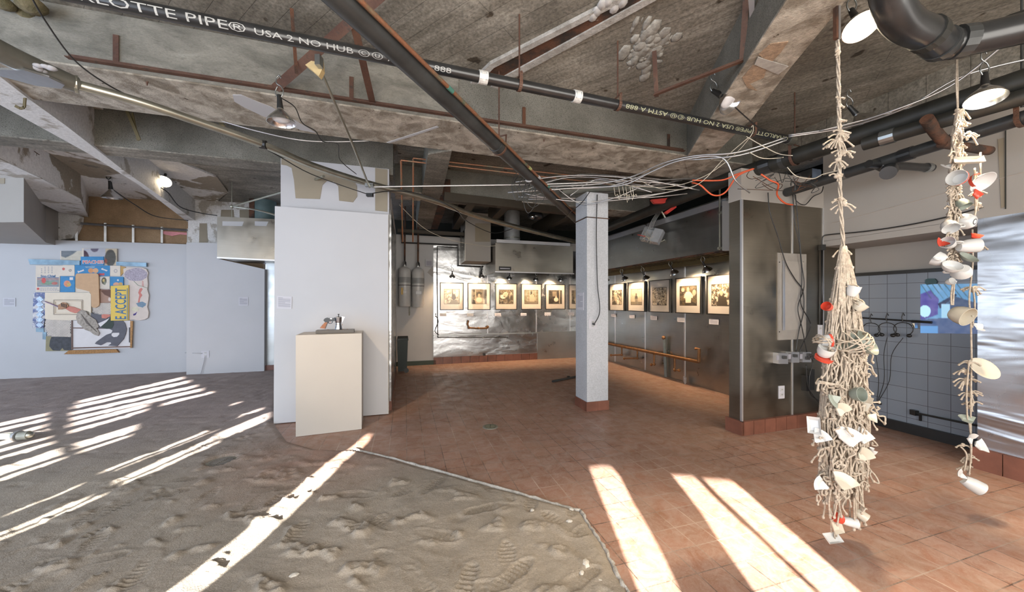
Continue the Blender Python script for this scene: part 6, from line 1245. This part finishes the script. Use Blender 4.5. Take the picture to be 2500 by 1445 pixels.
p = piece('yellow_sign', [(1055, 538), (1270, 528), (1268, 955), (1055, 960)], .04, .012, C_YEL, 'yellow sign with blue capitals')
ctext('E ACCEPT', 1232, 948, .27, C_BLUET, .0535, p, math.pi / 2, bold=.004, fit=382); MB().prism([cz(x, y, .0525) for x, y in ((1246, 565), (1254, 565), (1254, 950), (1246, 950))], LN * .001).build('rule_line', C_BLUET, p)
p = piece('plaster_sheet', [(1212, 330), (1260, 312), (1440, 316), (1490, 335), (1512, 380), (1500, 430), (1508, 520), (1500, 580), (1520, 650), (1512, 720), (1500, 790), (1518, 860), (1508, 925), (1470, 945), (1400, 958), (1340, 945), (1275, 958), (1275, 470), (1215, 430)], .01, .02, C_PL, 'torn-edged cream sheet with drawings')
def spot(nm, pts, mat, off, par): return MB().prism([cz(x, y, off) for x, y in pts], LN * .001).build(nm, mat, par)
def blob(cx, cy, rx, ry, n=18, seed=1, j=.12):
    r2 = random.Random(seed); return [(cx + rx * math.cos(w) * (1 + r2.uniform(-j, j)), cy + ry * math.sin(w) * (1 + r2.uniform(-j, j))) for w in np.linspace(0, 6.283, n, endpoint=False)]
spot('ink_portrait', blob(1355, 400, 142, 80, seed=3, j=.06), plain('lilac_ink', (.36, .32, .38), .8, var=.35, scale=60), .0305, p)
spot('red_squiggle', [(1420, 560), (1436, 575), (1412, 620), (1432, 650), (1405, 690), (1398, 740), (1378, 738), (1395, 650), (1382, 620), (1398, 575)], plain('pink_ink', (.55, .2, .17), .8), .0305, p); spot('pink_wash', [(1430, 470), (1445, 480), (1452, 545), (1425, 545)], plain('pale_pink', (.55, .33, .3), .8), .0305, p)
spot('blue_bird', blob(1420, 765, 62, 32, 14, 4, .25), plain('blue_ink', (.17, .25, .33), .8), .0305, p); spot('yellow_ring', blob(1345, 820, 50, 30, 14, 5, .05), plain('pale_yellow', (.58, .54, .42), .8), .0303, p); spot('indigo_mark', [(1320, 880), (1345, 870), (1370, 850), (1352, 890), (1325, 900)], plain('indigo', (.06, .04, .18), .8), .0306, p)
MB().tube([cz(1330, 480, .031), cz(1380, 530, .031), cz(1440, 545, .031), cz(1495, 565, .031)], .004, 5).build('green_line', plain('green_ink', (.2, .28, .2), .8), p)
p = piece('pressed_tin_panel', [(118, 618), (262, 618), (258, 935), (240, 1045), (108, 1050)], .012, .016, C_TIN, 'blue foil panel with raised diamond pattern')
for i in range(6): p2 = MB().prism([cz(140, 700 + i * 62, .0285), cz(186, 660 + i * 62, .0285), cz(236, 700 + i * 62, .0285), cz(186, 740 + i * 62, .0285)], LN * .004).build('raised_diamond', plain('foil_blue', (.30, .36, .44), .35, .7, var=.4, scale=40), p)
p = piece('cabinet_door', [(262, 618), (800, 618), (820, 640), (820, 800), (818, 940), (560, 955), (350, 950), (262, 938)], .02, .02, plain('cabinet_cream', (.66, .57, .45), .5, var=.03), 'cream painted cabinet door')
for a_, mt, o2 in ((0, plain('bevel_shadow', (.42, .36, .29), .5), .041), (16, MATS['cabinet_cream'], .042)):
    mb = MB()
    for (x0, y0, x1, y1) in ((355 + a_, 708 + a_, 705 - a_, 708 + a_), (705 - a_, 708 + a_, 705 - a_, 885 - a_), (705 - a_, 885 - a_, 355 + a_, 885 - a_), (355 + a_, 885 - a_, 355 + a_, 708 + a_)): mb.tube([cz(x0, y0, o2), cz(x1, y1, o2)], .008, 6)
    mb.build('door_moulding', mt, p)
for (pts, lab) in (([(262, 938), (345, 945), (560, 960), (565, 1160), (285, 1145), (280, 1100), (262, 1060), (250, 1010)], 'hex_tile_patch'), ([(830, 800), (915, 748), (1055, 745), (1055, 900), (1000, 880), (930, 885), (870, 870), (830, 850)], 'hex_tile_patch')):
    p = piece(lab, pts, .012, .008, plain('tile_grout_grey', (.30, .27, .25), .8)); xs_ = [q[0] for q in pts]; ys_ = [q[1] for q in pts]; mb = MB(); Y = min(ys_) + 8; r_ = 0
    while Y < max(ys_):
        X = min(xs_) + 8 + (9 if r_ % 2 else 0)
        while X < max(xs_):
            n_ = len(pts); ins = False
            for i in range(n_):
                (ax, ay), (bx, by) = pts[i], pts[(i + 1) % n_]
                if (ay > Y) != (by > Y) and X < (bx - ax) * (Y - ay) / (by - ay) + ax: ins = not ins
            if ins: mb.prism([cz(X + 8.5 * math.cos(w), Y + 8.5 * math.sin(w), .0205) for w in np.arange(6) * math.pi / 3 + .52], LN * .003)
            X += 18
        Y += 15.5; r_ += 1
    mb.build('hex_tiles', C_TILEH, p)
p = piece('dark_painting', [(270, 1148), (568, 1160), (568, 1325), (265, 1330)], .008, .014, plain('olive_gilt', (.25, .22, .12), .6)); spot('dark_shape', [(330, 1150), (566, 1162), (566, 1322), (480, 1318), (460, 1290), (430, 1325), (345, 1322), (300, 1270), (310, 1200)], C_DARK, .0225, p)
piece('blue_sliver', [(145, 1050), (240, 1050), (240, 1100), (145, 1095)], .0, .01, C_STRIP); piece('blue_sliver', [(225, 1100), (270, 1100), (270, 1190), (225, 1185)], .0, .01, C_STRIP)
p = piece('white_panel', [(570, 958), (1320, 960), (1305, 1290), (590, 1312)], .014, .016, C_WHITE, 'white framed panel')
for nm, pts in (('brown_rail', [(585, 1042), (1240, 1050), (1240, 1060), (585, 1054)]), ('brown_rail', [(572, 958), (588, 958), (590, 1312), (574, 1312)]), ('gilt_edge', [(1290, 962), (1322, 965), (1308, 1290), (1288, 1290)]), ('brown_rail', [(588, 1285), (1290, 1268), (1290, 1282), (588, 1300)]), ('dark_strip', [(1270, 1042), (1290, 1042), (1290, 1225), (1270, 1225)])):
    MB().prism([cz(x, y, .0305) for x, y in pts], LN * (.010 if 'rail' in nm or 'gilt' in nm else .002)).build(nm, C_GOLD if 'gilt' in nm else plain('brown_rail', (.13, .07, .05), .5) if 'rail' in nm else C_DARK, p)
p = piece('gilt_moulding', [(495, 1365), (560, 1318), (1130, 1305), (1160, 1345), (690, 1362)], .01, .03, C_GOLD, 'carved gilt frame moulding')
oc = piece('painted_orca', [(1030, 895), (1100, 900), (1180, 940), (1225, 990), (1245, 1060), (1235, 1120), (1210, 1180), (1170, 1225), (1130, 1270), (1020, 1262), (1060, 1235), (1050, 1222), (1000, 1222), (930, 1258), (860, 1240), (880, 1215), (935, 1175), (1000, 1130), (1060, 1110), (1075, 1080), (1040, 1060), (900, 1050), (895, 990), (960, 960), (1010, 940)], .034, .010, C_GREY, 'grey and white cut-out orca')
spot('white_belly', [(600, 1065), (700, 1060), (900, 1062), (1020, 1064), (1068, 1085), (1062, 1104), (990, 1125), (920, 1168), (850, 1235), (600, 1240)], C_WHITE, .0312, oc); spot('white_patch', [(1058, 1120), (1075, 1108), (1150, 1106), (1152, 1125), (1125, 1155), (1085, 1160), (1060, 1145)], C_WHITE, .0445, oc)
spot('white_jaw', [(890, 995), (960, 965), (1020, 935), (1060, 920), (1000, 985), (930, 1040), (910, 1020)], C_WHITE, .0445, oc); spot('black_back', [(920, 1040), (1000, 970), (1040, 920), (1065, 908), (1080, 960), (1086, 1010), (1062, 1055), (1000, 1060)], plain('orca_black', (.008, .02, .008), .5), .0455, oc)
bd = piece('grey_sleeve', [(700, 835), (760, 840), (850, 880), (940, 890), (1000, 920), (1010, 940), (900, 1000), (850, 1010), (790, 960), (720, 900)], .034, .006, C_GREY)
br_ = piece('paper_wings', [(650, 850), (700, 828), (750, 845), (780, 890), (870, 950), (900, 1010), (905, 1040), (880, 1050), (915, 1110), (900, 1145), (850, 1130), (800, 1090), (740, 1070), (690, 1020), (650, 990), (632, 920)], .042, .010, plain('newsprint_feathers', (.33, .29, .25), .8, var=.35, scale=30), 'crumpled grey paper wings')
for a_ in range(5): MB().tube([cz(690 + 20 * a_, 880 + 25 * a_, .0535), cz(760 + 30 * a_, 1000 + 25 * a_, .0535)], .004, 5).build('feather_fold', plain('fold_dark', (.15, .13, .12), .8), br_)
ar = piece('painted_arm', [(520, 788), (540, 782), (600, 792), (690, 825), (650, 860), (620, 868), (560, 850), (505, 815)], .044, .010, plain('coral_arm', (.52, .18, .13), .6), 'coral pink arm')
spot('red_sleeve_end', [(935, 890), (960, 880), (1030, 885), (1050, 900), (990, 935), (940, 930)], plain('coral_arm', (.52, .18, .13), .6), .0465, ar)
hn = MB().prism([cz(x, y, .055) for x, y in ((412, 770), (440, 755), (452, 742), (470, 736), (505, 742), (528, 760), (535, 785), (520, 800), (495, 812), (450, 822), (415, 825))], LN * .010).build('painted_hand', plain('tan_hand', (.36, .19, .10), .6, var=.2, scale=30), ar)
for a_ in range(4): MB().tube([cz(448 + 20 * a_, 748 + 4 * a_, .066), cz(455 + 17 * a_, 790 + 5 * a_, .066)], .005, 5).build('finger_line', C_DARK, hn)
MB().tube([cz(240, 722, .06), cz(320, 752, .06), cz(412, 790, .06)], .006, 6).build('knife_blade', plain('violet_line', (.2, .12, .2), .6), ar); MB().tube([cz(250, 735, .06), cz(330, 765, .06), cz(410, 800, .06)], .004, 6).build('blade_edge', plain('pale_violet', (.5, .42, .5), .6), ar)
# grazing wall lamp for the collage is the lit clamp lamp above it
# ================================================================ hanging rope sculptures with broken crockery
def cup(par, c, axis, r, h, mat, handle=None, band=None, name='broken_cup', spin=0.0, cut=None):
    M = TR(c, fr(axis) @ Matrix.Rotation(spin, 4, 'Z')); a0, a1 = (0, 2 * math.pi) if not cut else (0, cut)
    pr = [(.001, 0), (r * .62, 0), (r * .72, h * .08), (r * .92, h * .45), (r, h), (r * .95, h), (r * .86, h * .45), (r * .66, h * .12), (.001, h * .08)]
    o = MB().lathe(pr, M, 20, a0, a1).build(name, mat, par, smooth=True)
    if band: MB().lathe([(r * 1.005, h * .74), (r * 1.012, h * .98)], M, 20, a0, a1).build('glaze_band', band, o, smooth=True)
    if handle: MB().tube([M @ Vector((r * .9, 0, h * .8)), M @ Vector((r * 1.45, 0, h * .75)), M @ Vector((r * 1.5, 0, h * .4)), M @ Vector((r * .8, 0, h * .25))], r * .12, 7, smooth=5).build('handle', handle, o, smooth='all')
    return o
def shard(par, c, nrm, r, a, mat, spin=0.0, name='plate_shard', band=None):
    """wedge of a plate; nrm = plate axis"""
    M = TR(c, fr(nrm) @ Matrix.Rotation(spin, 4, 'Z')) @ Matrix.Translation((-r * .55 * math.cos(a / 2), -r * .55 * math.sin(a / 2), 0))
    pr = [(r * .08, .004), (r * .1, 0), (r * .62, 0), (r * .72, .010), (r, .022), (r * 1.0, .027), (r * .7, .016), (r * .6, .006), (r * .1, .006), (r * .08, .004)]
    mb = MB(); n = 10; mb.lathe(pr, M, n, 0, a); nn = n + 1
    b = [i * nn for i in range(len(pr) - 1)]; mb.f.append(tuple(b)); mb.f.append(tuple(i + n for i in reversed(b)))
    o = mb.build(name, mat, par, smooth=True)
    if band: MB().lathe([(r * .9, .0185 + .002), (r * .995, .0275)], M, n, 0, a).build('glaze_band', band, o, smooth=True)
    return o
def bowl(par, c, axis, r, mat, name='bowl', sq=.45):
    M = TR(c, fr(axis)); pr = [(.001, 0), (r * .4, 0), (r * .75, r * sq * .4), (r, r * sq), (r * .96, r * sq), (r * .7, r * sq * .5), (r * .35, r * .06), (.001, r * .05)]
    return MB().lathe(pr, M, 26).build(name, mat, par, smooth=True)
def square_dish(par, c, nrm, a, b2, mat, spin=0.0, name='square_dish'):
    M = TR(c, fr(nrm) @ Matrix.Rotation(spin, 4, 'Z')); V = []
    for (k, z) in ((.62, 0), (1, .016), (1, .020), (.6, .005)): V += [M @ Vector((sx_ * a / 2 * k, sy_ * b2 / 2 * k, z)) for sx_, sy_ in ((-1, -1), (1, -1), (1, 1), (-1, 1))]
    f = [(3, 2, 1, 0), (12, 13, 14, 15)]
    for l_ in range(3):
        for i in range(4): f.append((l_ * 4 + i, l_ * 4 + (i + 1) % 4, l_ * 4 + 4 + (i + 1) % 4, l_ * 4 + 4 + i))
    return MB().add(V, f).build(name, mat, par)
def wraps(mb, c, rx, ry, rz, n, rr, r=.0035):
    """strings criss-crossing round a lump"""
    for i in range(n):
        ax = Vector((rr.uniform(-1, 1), rr.uniform(-.5, .5), rr.uniform(-1, 1))).normalized(); u_ = ax.orthogonal().normalized(); w_ = ax.cross(u_)
        mb.tube([c + Vector(((u_.x * math.cos(t) + w_.x * math.sin(t)) * rx, (u_.y * math.cos(t) + w_.y * math.sin(t)) * ry, (u_.z * math.cos(t) + w_.z * math.sin(t)) * rz)) for t in np.linspace(0, 6.283, 17)], r, 5)

rr = random.Random(77); YA = 1.9
A = lambda x, y, d=0.0: pY(x, y, YA + d)
sA = thing('hanging_sculpture', 'big knotted cotton rope net stuffed with broken white crockery, hanging nearly to the floor', 'sculpture', A(2045, 1325), None)
CY = [600, 700, 800, 900, 1000, 1100, 1200, 1290]; CXs = [2059, 2063, 2060, 2063, 2062, 2060, 2055, 2046]
WY = [600, 640, 700, 760, 810, 860, 900, 960, 1030, 1100, 1150, 1200, 1240, 1290]; WX = [6, 16, 27, 37, 44, 50, 50, 55, 60, 59, 52, 46, 40, 26]
def surf(phi, y, k=1.0):
    w = np.interp(y, WY, WX) * k; cx = np.interp(y, CY, CXs); return A(cx + w * math.sin(phi), y, -w * .0022 * .75 * math.cos(phi))
mb = MB(); kn = MB(); N = 34
for k in range(N):
    row = 0; y = 602; pts = []
    while y < 1225 - (k % 5) * 14:
        ph = (k + (.42 if (row + k) % 2 else -.42)) * 2 * math.pi / N
        pts.append(surf(ph + rr.uniform(-.05, .05), y + rr.uniform(-3, 3), rr.uniform(.9, 1.08)))
        if y > 640 and rr.random() < .55: kn.ball(pts[-1], rr.uniform(.006, .0105), 6, 4, (1, 1, rr.uniform(.7, 1.3)))
        y += 26; row += 1
    mb.tube(pts, .0046, 5, smooth=2)
for k in range(120):   # strands inside the bundle
    ph = rr.uniform(0, 6.28); y = rr.uniform(603, 1080); y1 = min(y + rr.uniform(120, 320), 1235); kk = rr.uniform(.45, .95); pts = []
    while y < y1: pts.append(surf(ph, y, kk)); ph += rr.uniform(-.3, .3); y += rr.uniform(22, 38)
    if len(pts) > 2: mb.tube(pts, .0048, 5, smooth=2)
    if pts and kk > .7: kn.ball(pts[-1], .010, 6, 4)
for k in range(52):   # straight strands in the upper cone and skirt
    ph = rr.uniform(-1.9, 1.9); y0 = rr.uniform(605, 700) if k < 26 else rr.uniform(860, 980); y1 = y0 + rr.uniform(110, 210)
    mb.tube([surf(ph, y0, 1.02), surf(ph + rr.uniform(-.15, .15), (y0 + y1) / 2, 1.06), surf(ph + rr.uniform(-.2, .2), y1, 1.05)], .0042, 5, smooth=3)
for k in range(110):   # curls and loose knots
    ph = rr.uniform(-1.6, 1.6); y = rr.uniform(850, 1230); p = surf(ph, y, 1.08); q = [p]
    for j in range(4): q.append(q[-1] + Vector((rr.uniform(-.03, .03), rr.uniform(-.012, .006), rr.uniform(-.035, .012))))
    mb.tube(q, .0040, 5, smooth=3); kn.ball(q[0], .009, 6, 4); kn.ball(q[-1], .006, 6, 4, (1, 1, 1.4))
for k in range(46):   # dangling tails
    ph = rr.uniform(-1.7, 1.7); y0 = rr.uniform(1060, 1215); L = rr.uniform(25, 85); p = surf(ph, y0, 1.0); e = p + Vector((rr.uniform(-.01, .01), 0, -L * .0022))
    if e.z < .12: e.z = .12 + rr.uniform(0, .05)
    mb.tube([p, lerp(p, e, .5) + Vector((rr.uniform(-.012, .012), 0, 0)), e], .0042, 5, smooth=4); kn.ball(e, .0075, 6, 4, (1, 1, 1.5))
for x, y, x2, y2 in ((1995, 1045, 1984, 1085), (2110, 1000, 2132, 1025), (2095, 1180, 2112, 1280), (2030, 1170, 2012, 1228), (2105, 1190, 2098, 1290), (2070, 900, 2108, 880), (2085, 930, 2110, 955)): mb.tube([A(x, y, -.04), A((x + x2) / 2 + 4, (y + y2) / 2, -.05), A(x2, y2, -.04)], .0042, 5, smooth=4); kn.ball(A(x2, y2, -.04), .009, 6, 4)
for x, y0, y1 in ((2028, 1240, 1300), (2036, 1230, 1318), (2040, 1240, 1310), (2073, 1150, 1262), (2092, 1190, 1245)): mb.tube([A(x, y0, -.02), A(x + 2, y1, -.02)], .0042, 5)
wraps(mb, A(2080, 835, -.07), .092, .07, .068, 9, rr); wraps(mb, A(2008, 832, -.05), .04, .04, .035, 4, rr); wraps(mb, A(2092, 746, -.05), .032, .03, .035, 5, rr); wraps(mb, A(2078, 708, -.05), .036, .03, .03, 2, rr)
mb.build('rope_net', M_ROPE, sA, smooth='all'); o = kn.build('knots', M_ROPE, sA, smooth='all'); o['kind'] = 'stuff'
mb = MB()
for s_i in range(3):
    pts = []
    for i in range(60): t = i / 59; y = 98 + 507 * t; pts.append(A(np.interp(t, [0, .2, .45, .62, .8, 1], [2045, 2047, 2049, 2049, 2052, 2059]), y) + Vector((.0055 * math.cos(i * .55 + s_i * 2.1), .0055 * math.sin(i * .55 + s_i * 2.1), 0)))
    mb.tube(pts, .0045, 5)
def tuft(mb, x, y, n, ln, f=A, rr=rr):
    for i in range(n):
        p = f(x + rr.uniform(-2, 2), y + rr.uniform(-4, 4)); a = rr.uniform(-2.6, 2.6); e = p + Vector((math.sin(a) * ln, rr.uniform(-.02, .02), -abs(math.cos(a)) * ln * rr.uniform(.2, 1.1)))
        mb.tube([p, lerp(p, e, .5) + Vector((0, 0, ln * .2)), e], .0042, 5, smooth=3); mb.ball(e, .006, 6, 4)
    for i in range(max(1, n // 2)): mb.ball(f(x + rr.uniform(-3, 3), y + rr.uniform(-6, 6)), rr.uniform(.009, .014), 7, 5)
for x, y, n, ln in ((2047, 125, 4, .035), (2048, 243, 3, .02), (2048, 262, 3, .02), (2049, 300, 4, .025), (2050, 326, 12, .045), (2050, 345, 10, .085), (2058, 370, 8, .05), (2046, 395, 8, .045), (2044, 425, 6, .04), (2054, 487, 5, .03), (2060, 500, 4, .06), (2058, 612, 4, .07)): tuft(mb, x, y, n, ln)
mb.build('hanging_rope', M_ROPE, sA, smooth='all')
V3 = Vector
cup(sA, A(2077, 722, -.05), (.1, -.3, 1), .030, .055, M_CHINA, name='mug_shard', cut=5.0); cup(sA, A(2026, 752, -.05), (-.8, -.3, .3), .024, .035, M_CHINAR, None, None, 'small_red_cup'); cup(sA, A(2088, 756, -.05), (.5, -.4, .7), .030, .045, M_CHINAC, M_CHINAC, None)
bowl(sA, A(2092, 845, -.06), (.35, -.75, .45), .068, M_CHINAG, 'green_bowl', .75); bowl(sA, A(2058, 838, -.05), (-.3, -.8, .35), .056, M_CHINAG, 'green_bowl', .6)
cup(sA, A(2004, 832, -.04), (.9, -.4, .1), .034, .045, M_CHINA, None, M_CHINAR, 'red_rimmed_cup'); cup(sA, A(2010, 868, -.05), (.0, -.45, .85), .038, .05, M_CHINA, None, None, 'white_cup'); MB().lathe([(.039, .0), (.040, .014), (.001, .014)], TR(A(2010, 877, -.05), fr((0, -.45, .85))), 18).build('red_foot', M_CHINAR, sA, smooth=True)
MB().tube([A(1998, 932, -.09), A(2058, 942, -.09)], [.009, .006], 6).build('wrapped_handle', M_ROPE, sA); MB().tube([A(1999, 932, -.09), A(1995, 955, -.09)], .0045, 5).build('dangling_end', M_ROPE, sA)
cup(sA, A(2080, 962, -.10), (.2, -.9, .2), .036, .045, M_CHINAG, name='green_cup'); shard(sA, A(2112, 985, -.06), (-.8, -.5, .2), .085, 1.0, M_CHINAC, 1.2); shard(sA, A(2050, 1000, -.11), (.2, -1, .3), .07, 1.3, M_CHINAC, .5)
square_dish(sA, A(1989, 1038, -.05), (-.75, -.6, .2), .055, .085, M_CHINA, .1)
for x, y, nm_, r_, a_, sp_, m_ in ((2000, 1068, (-.3, -.8, .5), .075, 1.2, .3, M_CHINA), (2068, 1068, (.1, -.75, .65), .10, 1.7, .4, M_CHINA), (2104, 1068, (.3, -.7, .6), .085, 1.2, .1, M_CHINA), (2104, 1112, (.2, -.9, .2), .085, 1.2, .3, M_CHINAC), (2003, 1183, (-.4, -.8, .4), .07, 1.2, 2.2, M_CHINA), (2058, 1178, (.0, -.7, .7), .085, 1.5, .2, M_CHINAC), (2035, 975, (-.2, -1, .2), .07, 1.1, 3, M_CHINAG), (2120, 1018, (.5, -.8, .2), .05, 1.0, 5.4, M_CHINAC)):
    shard(sA, A(x, y, -.12 if abs(x - 2060) < 40 else -.07), nm_, r_, a_, m_, sp_)
cup(sA, A(2127, 1108, -.05), (.2, -.3, 1), .018, .03, M_CHINA, name='small_cup', cut=4.5); cup(sA, A(2050, 1268, -.03), (1, -.3, -.12), .024, .075, M_CHINA, None, None, 'long_white_mug'); MB().tube([A(2040, 1262, -.03), A(2052, 1266, -.03)], .0255, 14).build('red_base', M_CHINAR, sA)
cup(sA, A(2088, 1246, -.03), (.6, -.5, -.5), .026, .05, M_CHINAC, None, None, 'cream_cup', cut=4.8); square_dish(sA, A(2037, 1282, -.02), (.1, -.95, .3), .055, .07, M_CHINAC, .1, 'cream_dish')
square_dish(sA, A(2029, 1316, -.02), (.05, -.6, .8), .085, .05, M_CHINA, .05, 'bottom_plate')
t = thing('hanger_channel', 'rusty steel channel from the ceiling holding the big rope sculpture', 'hanger', A(2043, 95)); p = A(2043, 95); MB().box((p.x, p.y, (p.z + 3.36) / 2), (.022, .022, 3.36 - p.z)).build('channel', M_RUSTD, t); MB().box((p.x + .004, p.y - .012, p.z + .09), (.010, .004, .2)).build('bright_edge', M_ZINC, t)

# second, slimmer string
rr = random.Random(5); YB_ = 2.2
B = lambda x, y, d=0.0: pY(x, y, YB_ + d)
sB = thing('hanging_sculpture', 'slimmer rope string of broken red and white cups hanging from the pipes at right', 'sculpture', B(2366, 1200))
mb = MB(); kn = MB()
for s_i in range(2): mb.tube([B(2335 + 2 * s_i, 128), B(2334 + 4 * s_i, 200), B(2338 + s_i, 268)], .004, 5)
for k in range(26):
    q = []; y = 268 + rr.uniform(0, 6)
    y1 = rr.uniform(560, 690)
    while y < y1:
        w = np.interp(y, [268, 300, 340, 420, 520, 600, 690], [5, 9, 16, 15, 14, 11, 5]); cx = np.interp(y, [268, 340, 450, 600, 690], [2340, 2337, 2331, 2326, 2327])
        q.append(B(cx + rr.uniform(-w, w), y, rr.uniform(-1, .6) * w * .0026)); y += rr.uniform(22, 34)
        if rr.random() < .5: kn.ball(q[-1], rr.uniform(.007, .012), 6, 4)
    mb.tube(q, .0044, 5, smooth=3)
for k in range(60):
    y = rr.uniform(290, 640); w = np.interp(y, [268, 340, 420, 690], [8, 18, 17, 8]); cx = np.interp(y, [268, 340, 450, 600, 690], [2342, 2340, 2333, 2328, 2327]); s_ = rr.choice((-1, 1)); p = B(cx + s_ * w * rr.uniform(.2, 1), y, -.04); e = p + Vector((s_ * rr.uniform(.005, .035), 0, rr.uniform(-.04, .0))); mb.tube([p, lerp(p, e, .5) + Vector((0, 0, .01)), e], .004, 5, smooth=3); kn.ball(e, .006, 6, 4)
fB = lambda x, y, d=0.0: B(x, y, d)
for x, y, n, ln in ((2348, 275, 6, .06), (2352, 300, 5, .04), (2364, 330, 6, .07), (2332, 625, 8, .07), (2318, 640, 5, .05), (2382, 470, 6, .05), (2386, 500, 5, .05), (2378, 705, 7, .055), (2368, 885, 5, .05), (2352, 905, 7, .055), (2358, 930, 10, .07), (2366, 960, 9, .07), (2372, 985, 8, .045), (2352, 1090, 3, .05), (2365, 1115, 6, .05), (2362, 1140, 5, .05), (2382, 600, 7, .06)): tuft(mb, x, y, n, ln, fB, rr)
for L in (([2380, 410], [2381, 450], [2382, 520]), ([2384, 420], [2388, 470], [2380, 530]), ([2374, 560], [2375, 640], [2370, 690]), ([2370, 690], [2366, 730], [2370, 790], [2372, 880]), ([2375, 700], [2380, 745], [2374, 800]), ([2366, 880], [2360, 960], [2362, 1025]), ([2372, 890], [2370, 1000], [2371, 1130]), ([2366, 1030], [2372, 1090], [2366, 1160]), ([2345, 1090], [2360, 1110], [2354, 1150]), ([2326, 690], [2322, 720], [2323, 745]), ([2330, 690], [2328, 720], [2327, 745]), ([2394, 372], [2394, 445])):
    mb.tube([B(x, y, -.02) for x, y in L], .0045, 5, smooth=5)
mb.build('rope_string', M_ROPE, sB, smooth='all'); o = kn.build('knots', M_ROPE, sB, smooth='all'); o['kind'] = 'stuff'
square_dish(sB, B(2362, 396, -.07), (-.25, -.55, .75), .12, .085, M_CHINAC, -.3, 'white_square_dish'); MB().tube([B(2386, 392, -.07), B(2396, 383, -.07)], .009, 6).build('red_corner', M_CHINAR, sB)
shard(sB, B(2312, 409, -.02), (-.3, -.7, .5), .07, .8, M_CHINA, 3.4); cup(sB, B(2345, 437, -.07), (-.9, -.4, 0), .045, .06, M_CHINA, None, M_CHINAR, 'red_rimmed_cup'); bowl(sB, B(2388, 440, -.06), (.0, -.6, -.5), .062, M_CHINA, 'oval_bowl', .5); MB().lathe([(.040, 0), (.044, .02)], TR(B(2380, 443, -.09), fr((0, -1, .1))), 16, 1.2, 4.2).build('red_arc', M_CHINAR, sB)
cup(sB, B(2342, 490, -.03), (.1, -.5, -.8), .032, .05, M_CHINAG, name='pale_cup'); shard(sB, B(2380, 480, -.05), (.3, -.8, .5), .07, .9, M_CHINAR, .4, 'red_shard'); shard(sB, B(2313, 500, -.02), (-.2, -1, .1), .035, .8, M_CHINA, 3)
cup(sB, B(2312, 545, -.03), (-.3, -.6, -.7), .040, .055, M_CHINA, M_CHINA, None, 'white_cup'); cup(sB, B(2378, 541, -.05), (-.2, .9, .2), .050, .05, M_CHINA, None, None, 'stamped_cup'); MB().lathe([(.012, 0), (.018, .001)], TR(B(2381, 541, -.105), fr((-.2, .9, .2))), 16).build('maker_stamp', M_BLACK, sB)
shard(sB, B(2300, 595, -.03), (-.4, -.8, .3), .07, .9, M_CHINAR, 2.6, 'red_shard'); cup(sB, B(2322, 598, -.05), (-.9, -.3, .3), .036, .05, M_CHINA, M_CHINA, None, 'white_cup'); cup(sB, B(2340, 602, -.07), (1, -.35, .05), .042, .085, M_CHINA, None, None, 'white_mug'); MB().tube([B(2362, 601, -.07), B(2376, 602, -.08)], .038, 16).build('red_end', M_CHINAR, sB)
shard(sB, B(2380, 583, -.04), (.1, -.5, .9), .08, .7, M_CHINAR, .2, 'red_shard'); bowl(sB, B(2356, 634, -.04), (.1, -.6, .6), .048, M_CHINAG, 'green_bowl', .5)
cup(sB, B(2306, 638, -.03), (-.35, .7, .5), .044, .045, M_CHINA, M_CHINA, None, 'white_cup'); cup(sB, B(2318, 658, -.05), (-.2, -.6, .6), .046, .035, M_CHINA, None, None, 'saucer'); cup(sB, B(2350, 655, -.05), (.5, .5, -.4), .046, .055, M_CHINA, M_CHINA, None, 'white_cup'); cup(sB, B(2312, 690, -.02), (0, -1, .3), .022, .03, M_CHINA, M_CHINA, None, 'small_cup')
cup(sB, B(2326, 762, .01), (.1, -.85, -.35), .058, .075, M_CHINAC, M_CHINAC, None, 'big_cream_cup')
shard(sB, B(2388, 803, -.02), (.1, -.4, .9), .06, 1.5, M_CHINA, .8, 'saucer_half'); bowl(sB, B(2397, 902, -.02), (-.1, -.75, .55), .072, M_CHINAC, 'cream_saucer', .25); shard(sB, B(2360, 1027, -.02), (.0, -.3, .95), .06, 1.6, M_CHINAG, .5)
shard(sB, B(2366, 1070, -.02), (.2, -.9, .2), .07, 1.1, M_CHINA, .9); shard(sB, B(2386, 1088, -.02), (.4, -.8, .4), .085, 1.0, M_CHINA, 5.6); cup(sB, B(2352, 1170, -.01), (.75, -.4, -.5), .042, .085, M_CHINA, None, None, 'bottom_mug', cut=5.2); shard(sB, B(2345, 1160, -.03), (-.2, -.8, .5), .06, 1.0, M_CHINA, 2)
